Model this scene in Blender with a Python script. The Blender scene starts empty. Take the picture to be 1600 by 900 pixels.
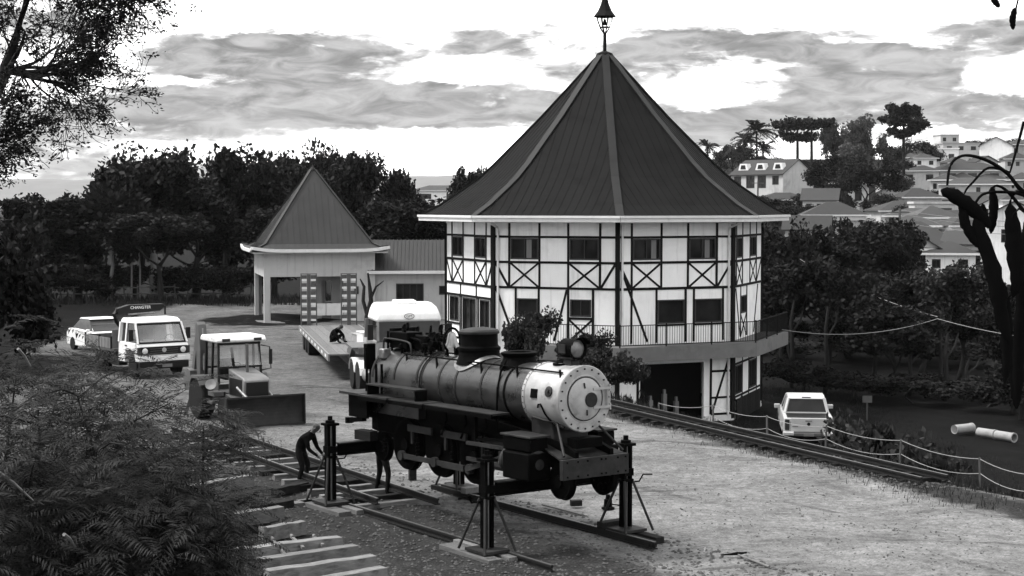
import bpy, math, random
import numpy as np
from mathutils import Vector, Matrix, Euler
R = math.radians
random.seed(7)
scene = bpy.context.scene
col = scene.collection

# ------------------------------------------------------------------ camera
F = 2500.0                      # focal length in pixels of a 1600 px wide picture
CH = 6.4                        # eye height above the yard
PITCH = math.atan(130.0 / F)
cam_d = bpy.data.cameras.new('camera')
cam_d.sensor_width = 36.0
cam_d.lens = 36.0 * F / 1600.0
cam_d.clip_start = 0.1
cam_d.clip_end = 20000
cam = bpy.data.objects.new('camera', cam_d)
cam.location = (0, 0, CH)
cam.rotation_euler = (math.pi / 2 - PITCH, 0, 0)
col.objects.link(cam)
scene.camera = cam
scene.render.resolution_x = 1024
scene.render.resolution_y = 576
scene.cycles.max_bounces = 5
scene.cycles.diffuse_bounces = 3
scene.cycles.glossy_bounces = 2
scene.cycles.transmission_bounces = 2
scene.cycles.transparent_max_bounces = 6

# ------------------------------------------------------------------ sun, sky, exposure
SUN_EL, SUN_AZ = R(56), R(-88)           # azimuth from +Y towards +X
sdir = Vector((math.sin(SUN_AZ) * math.cos(SUN_EL), math.cos(SUN_AZ) * math.cos(SUN_EL), math.sin(SUN_EL)))
sun_d = bpy.data.lights.new('sun', 'SUN')
sun_d.energy = 2.0
sun_d.angle = R(18)
sun_d.color = (1.0, 0.985, 0.97)
sun = bpy.data.objects.new('sun', sun_d)
sun.rotation_euler = sdir.to_track_quat('Z', 'Y').to_euler()
sun.location = (-30, -20, 40)
col.objects.link(sun)
scene.view_settings.view_transform = 'Standard'
scene.view_settings.look = 'None'
scene.view_settings.exposure = 1.70
scene.view_settings.gamma = 1.0
scene.view_settings.use_curve_mapping = False


class NT:
    """small node-tree writer"""
    def __init__(s, tree):
        s.t = tree
        s.n = tree.nodes
        s.l = tree.links
        s.n.clear()

    def put(s, node, key, val):
        sock = node.inputs[key]
        if hasattr(val, 'is_linked'):
            s.l.new(val, sock)
        else:
            if sock.type == 'RGBA' and not hasattr(val, '__len__'):
                val = (val, val, val, 1)
            sock.default_value = val

    def add(s, typ, props=None, **ins):
        nd = s.n.new(typ)
        for k, v in (props or {}).items():
            setattr(nd, k, v)
        for k, v in ins.items():
            s.put(nd, k.replace('_', ' '), v)
        return nd

    def math(s, op, a, b=0.0, c=0.0):
        nd = s.n.new('ShaderNodeMath')
        nd.operation = op
        for i, v in enumerate((a, b, c)):
            s.put(nd, i, v)
        return nd.outputs[0]

    def rng(s, v, a, b, c=0.0, d=1.0, smooth=True):
        nd = s.n.new('ShaderNodeMapRange')
        nd.interpolation_type = 'SMOOTHSTEP' if smooth else 'LINEAR'
        for i, x in enumerate((v, a, b, c, d)):
            s.put(nd, i, x)
        return nd.outputs[0]

    def mixf(s, f, a, b):
        nd = s.n.new('ShaderNodeMix')
        nd.data_type = 'FLOAT'
        s.put(nd, 0, f)
        s.put(nd, 2, a)
        s.put(nd, 3, b)
        return nd.outputs[0]

    def noise(s, vec, scale, detail=4.0, rough=0.55, dist=0.0):
        nd = s.add('ShaderNodeTexNoise', Scale=scale, Detail=detail, Roughness=rough, Distortion=dist)
        if vec is not None:
            s.l.new(vec, nd.inputs['Vector'])
        return nd.outputs['Fac']


def make_world():
    w = bpy.data.worlds.new('World')
    scene.world = w
    w.use_nodes = True
    t = NT(w.node_tree)
    out = t.add('ShaderNodeOutputWorld')
    bg = t.add('ShaderNodeBackground', Strength=0.1)
    t.l.new(bg.outputs[0], out.inputs[0])
    sky = t.add('ShaderNodeTexSky', dict(sky_type='NISHITA', sun_disc=False, sun_elevation=SUN_EL,
                                         sun_rotation=SUN_AZ, air_density=1.0, dust_density=1.5))
    bw = t.add('ShaderNodeRGBToBW')
    t.l.new(sky.outputs[0], bw.inputs[0])
    tc = t.add('ShaderNodeTexCoord')
    # cloud layers: noise on the view direction, squashed towards the horizon as cloud decks are
    mp = t.add('ShaderNodeMapping')
    t.l.new(tc.outputs['Generated'], mp.inputs[0])
    mp.inputs['Scale'].default_value = (1, 1, 3.6)
    mp.inputs['Location'].default_value = (0.37, 0.1, 0.0)
    v = mp.outputs[0]
    big = t.noise(v, 5.0, 3.0, 0.5, 0.2)
    mid = t.noise(v, 15.0, 6.0, 0.56, 0.5)
    fine = t.noise(v, 44.0, 8.0, 0.66, 0.5)
    sep = t.add('ShaderNodeSeparateXYZ')
    t.l.new(tc.outputs['Generated'], sep.inputs[0])
    dens = t.math('ADD', t.math('MULTIPLY', big, 0.34), t.math('ADD', t.math('MULTIPLY', mid, 0.40), t.math('MULTIPLY', fine, 0.26)))
    # a few cloud banks where the photograph has them (direction: x / y = azimuth, z / y = elevation)
    az = t.math('DIVIDE', sep.outputs[0], sep.outputs[1])
    el = t.math('DIVIDE', sep.outputs[2], sep.outputs[1])
    front = t.rng(sep.outputs[1], 0.75, 0.93)
    wob = t.math('MULTIPLY', t.math('SUBTRACT', t.noise(v, 20.0, 5.0, 0.6, 0.4), 0.5), 0.020)
    el2 = t.math('ADD', el, wob)

    def bank(cx, cy, rx, ry, a):
        dx = t.math('DIVIDE', t.math('SUBTRACT', az, (cx - 800) / F), rx / F)
        dy = t.math('DIVIDE', t.math('SUBTRACT', el2, (320 - cy) / F), ry / F)
        q = t.math('ADD', t.math('MULTIPLY', dx, dx), t.math('MULTIPLY', dy, dy))
        return t.math('MULTIPLY', t.rng(q, 0.25, 1.5, 1.0, 0.0), a)
    tot = None
    for b in BANKS:
        x = bank(*b)
        tot = x if tot is None else t.math('ADD', tot, x)
    dens = t.math('ADD', dens, t.math('MULTIPLY', tot, front))
    grey = t.rng(dens, 0.43, 0.575)            # shaded cloud bellies
    rim = t.rng(dens, 0.38, 0.45)            # bright cloud edges
    skyv = t.math('MULTIPLY', bw.outputs[0], 1.0)
    val = t.mixf(rim, t.math('MAXIMUM', t.math('MINIMUM', skyv, 11.0), 9.0), t.mixf(t.rng(t.noise(v, 22.0, 7.0, 0.6, 0.5), 0.35, 0.65), 12.5, 4.2))
    belly = t.mixf(t.rng(t.noise(v, 30.0, 8.0, 0.62, 0.8), 0.3, 0.7), 0.72, 2.0)
    val = t.mixf(grey, val, belly)
    # ground half
    below = t.rng(sep.outputs[2], -0.05, 0.0)
    val = t.mixf(below, 2.5, val)
    cmb = t.add('ShaderNodeCombineColor')
    for i in range(3):
        t.l.new(val, cmb.inputs[i])
    t.l.new(cmb.outputs[0], bg.inputs[0])


# (x, y, half-width, half-height in the photograph's pixels, amount)
BANKS = [(430, 85, 200, 42, 0.16), (520, 165, 380, 40, 0.17), (620, 235, 420, 26, -0.13), (1120, 75, 170, 28, 0.13),
         (1380, 105, 160, 38, 0.13), (1420, 170, 300, 28, 0.12), (1560, 120, 60, 26, -0.14), (1120, 150, 120, 22, -0.12),
         (560, 15, 420, 36, -0.13), (1250, 5, 420, 36, -0.12), (740, 110, 110, 22, -0.12), (1060, 200, 200, 24, 0.10),
         (1560, 60, 120, 30, 0.10)]
make_world()


# ------------------------------------------------------------------ materials (all grey: the photograph has no colour)
def base_mat(name):
    m = bpy.data.materials.new(name)
    m.use_nodes = True
    t = NT(m.node_tree)
    out = t.add('ShaderNodeOutputMaterial')
    b = t.add('ShaderNodeBsdfPrincipled')
    t.l.new(b.outputs[0], out.inputs[0])
    return m, t, b, out


def grey(t, val):
    c = t.add('ShaderNodeCombineColor')
    for i in range(3):
        t.put(c, i, val)
    return c.outputs[0]


def mat(name, v, var=0.18, scale=4.0, rough=0.7, metal=0.0, bump=0.0, bscale=40.0, stain=0.0, sscale=1.2, stretch=None, rnd=0.0, spec=0.5, streak=0.0):
    m, t, b, out = base_mat(name)
    tc = t.add('ShaderNodeTexCoord')
    vec = tc.outputs['Object']
    if stretch:
        mp = t.add('ShaderNodeMapping')
        t.l.new(vec, mp.inputs[0])
        mp.inputs['Scale'].default_value = stretch
        vec = mp.outputs[0]
    n = t.noise(vec, scale, 5.0, 0.6)
    val = t.rng(n, 0.3, 0.7, v * (1 - var), v * (1 + var), False)
    if stain:
        s = t.rng(t.noise(vec, sscale, 6.0, 0.65, 0.4), 0.5, 0.72, 1.0, 1.0 - stain)
        val = t.math('MULTIPLY', val, s)
    if streak:
        mq = t.add('ShaderNodeMapping')
        t.l.new(tc.outputs['Object'], mq.inputs[0])
        mq.inputs['Scale'].default_value = (5, 5, 0.35)
        val = t.math('MULTIPLY', val, t.rng(t.noise(mq.outputs[0], 1.0, 5.0, 0.6), 0.5, 0.75, 1.0, 1.0 - streak))
    if rnd:
        oi = t.add('ShaderNodeObjectInfo')
        val = t.math('MULTIPLY', val, t.rng(oi.outputs['Random'], 0, 1, 1 - rnd, 1 + rnd, False))
    t.l.new(grey(t, val), b.inputs['Base Color'])
    t.put(b, 'Roughness', t.rng(n, 0.3, 0.7, max(0.02, rough - 0.08), min(1, rough + 0.08), False))
    b.inputs['Metallic'].default_value = metal
    b.inputs['Specular IOR Level'].default_value = spec
    if bump:
        bn = t.add('ShaderNodeBump', Strength=bump, Distance=0.02)
        t.l.new(t.noise(vec, bscale, 4.0, 0.6), bn.inputs['Height'])
        t.l.new(bn.outputs[0], b.inputs['Normal'])
    return m


def leaf_mat(name, v, var=0.5, scale=0.8, trans=0.25):
    m, t, b, out = base_mat(name)
    tc = t.add('ShaderNodeTexCoord')
    oi = t.add('ShaderNodeObjectInfo')
    n = t.noise(tc.outputs['Object'], scale, 4.0, 0.6)
    fine = t.noise(tc.outputs['Object'], scale * 9, 2.0, 0.6)
    val = t.rng(n, 0.3, 0.7, v * (1 - var), v * (1 + var), False)
    val = t.math('MULTIPLY', val, t.rng(fine, 0.25, 0.75, 0.55, 1.5, False))
    val = t.math('MULTIPLY', val, t.rng(oi.outputs['Random'], 0, 1, 0.8, 1.2, False))
    g = grey(t, val)
    t.l.new(g, b.inputs['Base Color'])
    b.inputs['Roughness'].default_value = 0.6
    b.inputs['Specular IOR Level'].default_value = 0.10
    tr = t.add('ShaderNodeBsdfTranslucent')
    t.l.new(g, tr.inputs[0])
    mx = t.add('ShaderNodeMixShader', Fac=trans)
    t.l.new(b.outputs[0], mx.inputs[1])
    t.l.new(tr.outputs[0], mx.inputs[2])
    t.l.new(mx.outputs[0], out.inputs[0])
    return m


def glass_mat(name, v=0.012, rough=0.06):
    return mat(name, v, 0.4, 1.5, rough, 0.0, spec=0.25)


def clear_glass(name):
    m, t, b, out = base_mat(name)
    b.inputs['Base Color'].default_value = (0.6, 0.6, 0.6, 1)
    b.inputs['Roughness'].default_value = 0.03
    tr = t.add('ShaderNodeBsdfTransparent')
    tr.inputs[0].default_value = (0.75, 0.75, 0.75, 1)
    gl = t.add('ShaderNodeBsdfGlossy', Roughness=0.04)
    mx = t.add('ShaderNodeMixShader', Fac=0.12)
    t.l.new(tr.outputs[0], mx.inputs[1])
    t.l.new(gl.outputs[0], mx.inputs[2])
    t.l.new(mx.outputs[0], out.inputs[0])
    return m


M = {}
M['wall'] = mat('white_plaster', 0.78, 0.05, 1.2, 0.85, 0, 0.06, 25, stain=0.16, sscale=0.6, streak=0.22)
M['wall_grey'] = mat('grey_plaster', 0.40, 0.10, 0.8, 0.9, 0, 0.08, 20, stain=0.25, sscale=0.6, streak=0.3)
M['wall_cream'] = mat('pale_plaster', 0.38, 0.08, 0.6, 0.85, 0, 0.05, 20, stain=0.3, sscale=0.3, rnd=0.3, streak=0.2)
M['beam'] = mat('dark_timber', 0.006, 0.35, 6, 0.8, 0, 0.1, 60, spec=0.1)
M['glass'] = glass_mat('window_glass')
M['clear'] = clear_glass('cab_glass')
M['frame'] = mat('dark_window_frame', 0.010, 0.2, 5, 0.6)
M['gutter'] = mat('white_painted_metal', 0.60, 0.10, 1.5, 0.4, 0, stain=0.25, sscale=1.5)
M['roof'] = mat('dark_roof_sheet', 0.0095, 0.2, 1.2, 0.7, 0, 0.03, 8, stain=0.35, sscale=0.8, spec=0.03)
M['ridge'] = mat('ridge_sheet', 0.016, 0.2, 2, 0.5, 0, 0.03, 8, spec=0.1)
M['roof_grey'] = mat('grey_roof_sheet', 0.032, 0.16, 0.8, 0.5, 0, 0.03, 8, stain=0.25, sscale=0.4, spec=0.15)
M['roof_tile'] = mat('weathered_tile_roof', 0.015, 0.35, 2.0, 0.85, 0, 0.3, 6, rnd=0.4)
M['concrete'] = mat('concrete', 0.11, 0.2, 2, 0.9, 0, 0.15, 25, stain=0.35, sscale=1.0)
M['white_pipe'] = mat('pale_concrete_pipe', 0.22, 0.15, 3, 0.85, 0, 0.1, 25, stain=0.3)
M['shade_in'] = mat('painted_interior_shade', 0.008, 0.2, 1, 0.9)  # near-black colour stands for the unlit inside of the house
M['iron'] = mat('black_iron', 0.002, 0.5, 5, 0.6, 0, 0.15, 30, spec=0.02)
M['iron2'] = mat('dusty_iron', 0.015, 0.6, 4, 0.62, 0, 0.18, 25, stain=0.6, sscale=2, spec=0.2)
M['boiler'] = mat('worn_boiler_paint', 0.014, 0.6, 2.5, 0.30, 0.0, 0.08, 9, stain=0.6, sscale=1.6, spec=0.75)
M['smokebox'] = mat('silver_smokebox_paint', 0.32, 0.22, 3, 0.45, 0.35, 0.08, 16, stain=0.5, sscale=2.4)
M['brass'] = mat('polished_bell_metal', 0.25, 0.2, 6, 0.35, 0.9)
M['steel'] = mat('bare_steel', 0.18, 0.4, 6, 0.4, 0.6, 0.05, 30)
M['rail'] = mat('rusty_rail', 0.010, 0.4, 8, 0.7, 0.0, 0.1, 40, spec=0.15)
M['railtop'] = mat('worn_rail_head', 0.06, 0.3, 8, 0.45, 0.4)
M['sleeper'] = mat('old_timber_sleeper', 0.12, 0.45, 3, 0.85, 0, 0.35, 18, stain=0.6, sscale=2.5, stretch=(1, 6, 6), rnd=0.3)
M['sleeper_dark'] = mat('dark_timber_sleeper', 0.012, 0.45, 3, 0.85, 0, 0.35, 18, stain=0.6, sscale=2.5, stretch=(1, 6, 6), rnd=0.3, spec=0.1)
M['plank'] = mat('weathered_plank', 0.10, 0.3, 3, 0.85, 0, 0.3, 20, stain=0.4, sscale=2, stretch=(1, 8, 8), rnd=0.3)
M['white_paint'] = mat('white_vehicle_paint', 0.62, 0.05, 2, 0.3, 0, 0, stain=0.08)
M['silver_paint'] = mat('silver_vehicle_paint', 0.42, 0.06, 2, 0.35, 0.2, 0, stain=0.12)
M['grey_paint'] = mat('faded_grey_paint', 0.055, 0.2, 3, 0.5, 0, 0.04, 20, stain=0.35, sscale=2)
M['mid_paint'] = mat('mid_grey_paint', 0.13, 0.2, 3, 0.5, 0, 0.04, 20, stain=0.3, sscale=2)
M['black_paint'] = mat('black_paint', 0.005, 0.3, 3, 0.5, spec=0.2)
M['rubber'] = mat('tyre_rubber', 0.008, 0.3, 6, 0.85, 0, 0.2, 40, spec=0.15)
M['lamp'] = mat('lamp_glass', 0.55, 0.1, 8, 0.15)
M['dark_lamp'] = mat('dark_lamp_glass', 0.03, 0.1, 8, 0.15)
M['bark'] = mat('tree_bark', 0.016, 0.4, 4, 0.9, 0, 0.4, 20, stretch=(4, 4, 1), spec=0.1)
M['bark_pale'] = mat('pale_bark', 0.14, 0.35, 4, 0.9, 0, 0.3, 20, stretch=(4, 4, 1))
M['leaf'] = leaf_mat('dark_leaves', 0.009)
M['leaf2'] = leaf_mat('mid_leaves', 0.019)
M['leaf3'] = leaf_mat('pale_leaves', 0.06)
M['leaf_near'] = leaf_mat('near_leaves', 0.009, 0.4, 2.0)
M['leaf_fern'] = leaf_mat('feathery_leaves', 0.022, 0.75, 1.4, 0.3)
M['pod'] = mat('dry_seed_pod', 0.003, 0.4, 12, 0.9, 0, 0.1, 30, spec=0.05)
M['cloth'] = mat('dark_clothing', 0.004, 0.3, 8, 0.95, 0, 0.1, 60, spec=0.02)
M['jeans'] = mat('faded_trousers', 0.008, 0.35, 8, 0.95, 0, 0.1, 60, spec=0.02)
M['skin'] = mat('skin', 0.05, 0.1, 10, 0.6)
M['hair'] = mat('dark_hair', 0.012, 0.3, 40, 0.8)
M['rope'] = mat('pale_rope', 0.2, 0.2, 8, 0.9)
M['cable'] = mat('grey_cable', 0.25, 0.2, 5, 0.7)
M['post'] = mat('grey_wood_post', 0.06, 0.35, 6, 0.9, 0, 0.3, 20, stretch=(6, 6, 1), rnd=0.3)
M['stone'] = mat('pebble', 0.045, 0.6, 2, 0.9, 0, 0.2, 20)
M['text'] = mat('white_lettering', 0.6, 0.05, 3, 0.6)
M['curtain'] = mat('curtain', 0.16, 0.3, 3, 0.9, stretch=(20, 20, 0.5))
M['hill'] = mat('far_hill_scrub', 0.07, 0.3, 0.01, 1.0)


# ------------------------------------------------------------------ mesh helpers
I4 = Matrix.Identity(4)


def T(x=0, y=0, z=0, rz=0.0, rx=0.0, ry=0.0):
    return Matrix.Translation((x, y, z)) @ Euler((rx, ry, rz)).to_matrix().to_4x4()


def axis(p0, p1, up=(0, 0, 1)):
    """frame with local z running from p0 to p1"""
    p0, p1 = Vector(p0), Vector(p1)
    z = (p1 - p0).normalized()
    u = Vector(up)
    if abs(z.dot(u)) > 0.99:
        u = Vector((1, 0, 0))
    x = u.cross(z).normalized()
    y = z.cross(x)
    m = Matrix((x, y, z)).transposed().to_4x4()
    m.translation = p0
    return m


# parts of these kinds are separate pieces even when drawn together
SPLIT = {'pillar', 'bed_post', 'shelf_bracket', 'cab_rail', 'gable', 'main_beam', 'windscreen_seal', 'cab_support', 'mudguard', 'door_handle', 'seat', 'frame_stay', 'leading_truck_frame',
         'board_edge', 'stored_post', 'drop_pipe', 'brake_beam', 'drawbar', 'badge_strip', 'step', 'floor_slab', 'stabiliser', 'hydraulic_ram', 'backhead_box', 'slide_bar', 'chassis', 'plinth', 'crane_knuckle', 'turret'}


class MB:
    def __init__(s):
        s.v = []
        s.f = []

    def add(s, vs, fs, m=None):
        o = len(s.v)
        if m is None:
            s.v += [tuple(p) for p in vs]
        else:
            s.v += [tuple(m @ Vector(p)) for p in vs]
        s.f += [tuple(i + o for i in q) for q in fs]
        return s

    def box(s, c, d, m=None, top=(1, 1), shift=(0, 0)):
        """box centred at c with size d; the upper face can be scaled and shifted"""
        x, y, z = c
        a, b, h = d[0] / 2, d[1] / 2, d[2] / 2
        vs = [(x - a, y - b, z - h), (x + a, y - b, z - h), (x + a, y + b, z - h), (x - a, y + b, z - h)]
        a *= top[0]
        b *= top[1]
        x += shift[0]
        y += shift[1]
        vs += [(x - a, y - b, z + h), (x + a, y - b, z + h), (x + a, y + b, z + h), (x - a, y + b, z + h)]
        return s.add(vs, [(3, 2, 1, 0), (4, 5, 6, 7), (0, 1, 5, 4), (1, 2, 6, 5), (2, 3, 7, 6), (3, 0, 4, 7)], m)

    def bar(s, p0, p1, w, h, m=None, up=(0, 0, 1)):
        """bar of width w (across) and height h (along up)"""
        L = (Vector(p1) - Vector(p0)).length
        a = axis(p0, p1, up)
        return s.box((0, 0, L / 2), (w, h, L), a if m is None else m @ a)

    def lathe(s, prof, n=20, m=None, a0=0.0, a1=2 * math.pi):
        full = abs(a1 - a0 - 2 * math.pi) < 1e-6
        k = n if full else n + 1
        vs = []
        fs = []
        for r, z in prof:
            for i in range(k):
                a = a0 + (a1 - a0) * i / n
                vs.append((r * math.cos(a), r * math.sin(a), z))
        for j in range(len(prof) - 1):
            for i in range(n):
                i2 = (i + 1) % k
                fs.append((j * k + i, j * k + i2, (j + 1) * k + i2, (j + 1) * k + i))
        if full:
            if prof[0][0] > 1e-5:
                fs.append(tuple(reversed(range(k))))
            if prof[-1][0] > 1e-5:
                fs.append(tuple((len(prof) - 1) * k + i for i in range(k)))
        return s.add(vs, fs, m)

    def tube(s, p0, p1, r0, r1=None, n=10, m=None):
        r1 = r0 if r1 is None else r1
        L = (Vector(p1) - Vector(p0)).length
        a = axis(p0, p1)
        return s.lathe([(r0, 0), (r1, L)], n, a if m is None else m @ a)

    def path(s, pts, rs, n=6, m=None):
        pts = [Vector(p) for p in pts]
        if not hasattr(rs, '__len__'):
            rs = [rs] * len(pts)
        vs, fs = [], []
        for i, p in enumerate(pts):
            d = (pts[min(i + 1, len(pts) - 1)] - pts[max(i - 1, 0)]).normalized()
            u = Vector((0, 0, 1)) if abs(d.z) < 0.95 else Vector((1, 0, 0))
            x = u.cross(d).normalized()
            y = d.cross(x)
            for k in range(n):
                a = 2 * math.pi * k / n
                vs.append(p + (x * math.cos(a) + y * math.sin(a)) * rs[i])
        for i in range(len(pts) - 1):
            for k in range(n):
                fs.append((i * n + k, i * n + (k + 1) % n, (i + 1) * n + (k + 1) % n, (i + 1) * n + k))
        fs.append(tuple(reversed(range(n))))
        fs.append(tuple((len(pts) - 1) * n + k for k in range(n)))
        return s.add(vs, fs, m)

    def prism(s, poly, hw, m=None):
        """polygon in local x-z, extruded along y to +-hw (number, or function of (x, z))"""
        n = len(poly)
        g = hw if callable(hw) else (lambda x, z: hw)
        vs = [(x, -g(x, z), z) for x, z in poly] + [(x, g(x, z), z) for x, z in poly]
        fs = [tuple(range(n)), tuple(reversed(range(n, 2 * n)))]
        for i in range(n):
            j = (i + 1) % n
            fs.append((j, i, n + i, n + j))
        return s.add(vs, fs, m)

    def quad(s, a, b, c, d, m=None):
        return s.add([a, b, c, d], [(0, 1, 2, 3)], m)

    def islands(s):
        par = list(range(len(s.v)))

        def find(i):
            while par[i] != i:
                par[i] = par[par[i]]
                i = par[i]
            return i
        for f in s.f:
            a = find(f[0])
            for i in f[1:]:
                par[find(i)] = a
        out = {}
        for f in s.f:
            out.setdefault(find(f[0]), []).append(f)
        res = []
        for fs in out.values():
            b = MB()
            idx = {}
            for f in fs:
                for i in f:
                    if i not in idx:
                        idx[i] = len(b.v)
                        b.v.append(s.v[i])
                b.f.append(tuple(idx[i] for i in f))
            res.append(b)
        return res

    def obj(s, name, material, parent=None, smooth=None, bevel=0.0, loc=None, rot=None):
        if name in SPLIT and parent is not None:
            bits = s.islands()
            if len(bits) > 1:
                return [q.one(name, material, parent, smooth, bevel, loc, rot) for q in bits][0]
        return s.one(name, material, parent, smooth, bevel, loc, rot)

    def one(s, name, material, parent=None, smooth=None, bevel=0.0, loc=None, rot=None):
        me = bpy.data.meshes.new(name)
        me.from_pydata(s.v, [], s.f)
        me.validate()
        if material is not None:
            me.materials.append(M[material] if isinstance(material, str) else material)
        if smooth is not None:
            me.polygons.foreach_set('use_smooth', [True] * len(me.polygons))
            me.set_sharp_from_angle(angle=R(smooth))
        me.update()
        o = bpy.data.objects.new(name, me)
        col.objects.link(o)
        o.parent = parent
        if loc is not None:
            o.location = loc
        if rot is not None:
            o.rotation_euler = rot
        if bevel:
            b = o.modifiers.new('bevel', 'BEVEL')
            b.width = bevel
            b.segments = 2
            b.limit_method = 'ANGLE'
            b.angle_limit = R(35)
        return o


def tag(o, label=None, cat=None, group=None, kind=None):
    for k, v in (('label', label), ('category', cat), ('group', group), ('kind', kind)):
        if v:
            o[k] = v
    return o


def thing(name, label, cat, loc=(0, 0, 0), rz=0.0, group=None, rot=None):
    o = bpy.data.objects.new(name, None)
    o.empty_display_size = 0.3
    col.objects.link(o)
    o.location = loc
    o.rotation_euler = rot or (0, 0, rz)
    return tag(o, label, cat, group)


def share(o, parent, loc, rot=(0, 0, 0), scale=None, name=None):
    """another piece with the same mesh"""
    c = o.copy()
    c.name = name or o.name.split('.')[0]
    c.parent = parent
    c.location = loc
    c.rotation_euler = rot
    if scale:
        c.scale = scale
    col.objects.link(c)
    return c


def copy_tree(o, parent=None):
    c = o.copy()
    col.objects.link(c)
    c.parent = parent
    for ch in list(o.children):
        copy_tree(ch, c)
    return c


def at(px, py, D):
    """point at depth D (metres along +Y) seen at pixel (px, py) of the photograph"""
    u, v = (px - 800) / F, (450 - py) / F
    c, s_ = math.cos(PITCH), math.sin(PITCH)
    dy, dz = c + v * s_, -s_ + v * c
    return Vector((u / dy * D, D, CH + dz / dy * D))


def gnd(px, py, z=0.0):
    """point on the level z seen at pixel (px, py)"""
    u, v = (px - 800) / F, (450 - py) / F
    c, s_ = math.cos(PITCH), math.sin(PITCH)
    dy, dz = c + v * s_, -s_ + v * c
    k = (z - CH) / dz
    return Vector((u * k, dy * k, z))


def curve(P, k=4):
    """smooth curve through the points"""
    out = []
    for i in range(len(P) - 1):
        a, b_, c, d = P[max(0, i - 1)], P[i], P[i + 1], P[min(len(P) - 1, i + 2)]
        for j in range(k):
            t = j / k
            out.append(0.5 * (2 * b_ + (c - a) * t + (2 * a - 5 * b_ + 4 * c - d) * t * t + (3 * b_ - a - 3 * c + d) * t ** 3))
    return out + [P[-1]]


def sm(a, b, x):
    x = min(1.0, max(0.0, (x - a) / (b - a)))
    return x * x * (3 - 2 * x)


# ------------------------------------------------------------------ ground
EDGE = [(10, 20.4), (36.6, 9.1), (48.3, 3.55), (54, 1.7), (60, -0.3), (66, -0.6), (100, -1.0), (130, -2)]


def edge_x(y):
    if y <= EDGE[0][0]:
        return EDGE[0][1]
    for (y0, x0), (y1, x1) in zip(EDGE, EDGE[1:]):
        if y <= y1:
            return x0 + (x1 - x0) * (y - y0) / (y1 - y0)
    return EDGE[-1][1]


def ground_z(x, y):
    d = x - edge_x(y)
    w = 4.6 - 2.4 * sm(38, 50, y)
    z = -3.05 * sm(1.1, 1.1 + w, d)
    z = min(z, -3.05 * sm(108, 134, y))
    if y > 100:
        D = min(y, 520) - 100
        hill = D * 0.025 + D * D * 0.00008
        z += hill * sm(-0.02, 0.12, x / y) * (1 - sm(560, 900, y))
    # banks at the left and below the viewer
    z += 1.6 * sm(-15.5, -21, x) * (1 - sm(50, 70, y))
    z += 0.05 * math.sin(x * 0.9 + 1.3) * math.sin(y * 0.7) + 0.03 * math.sin(x * 2.3 + y * 1.9)
    return z


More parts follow.
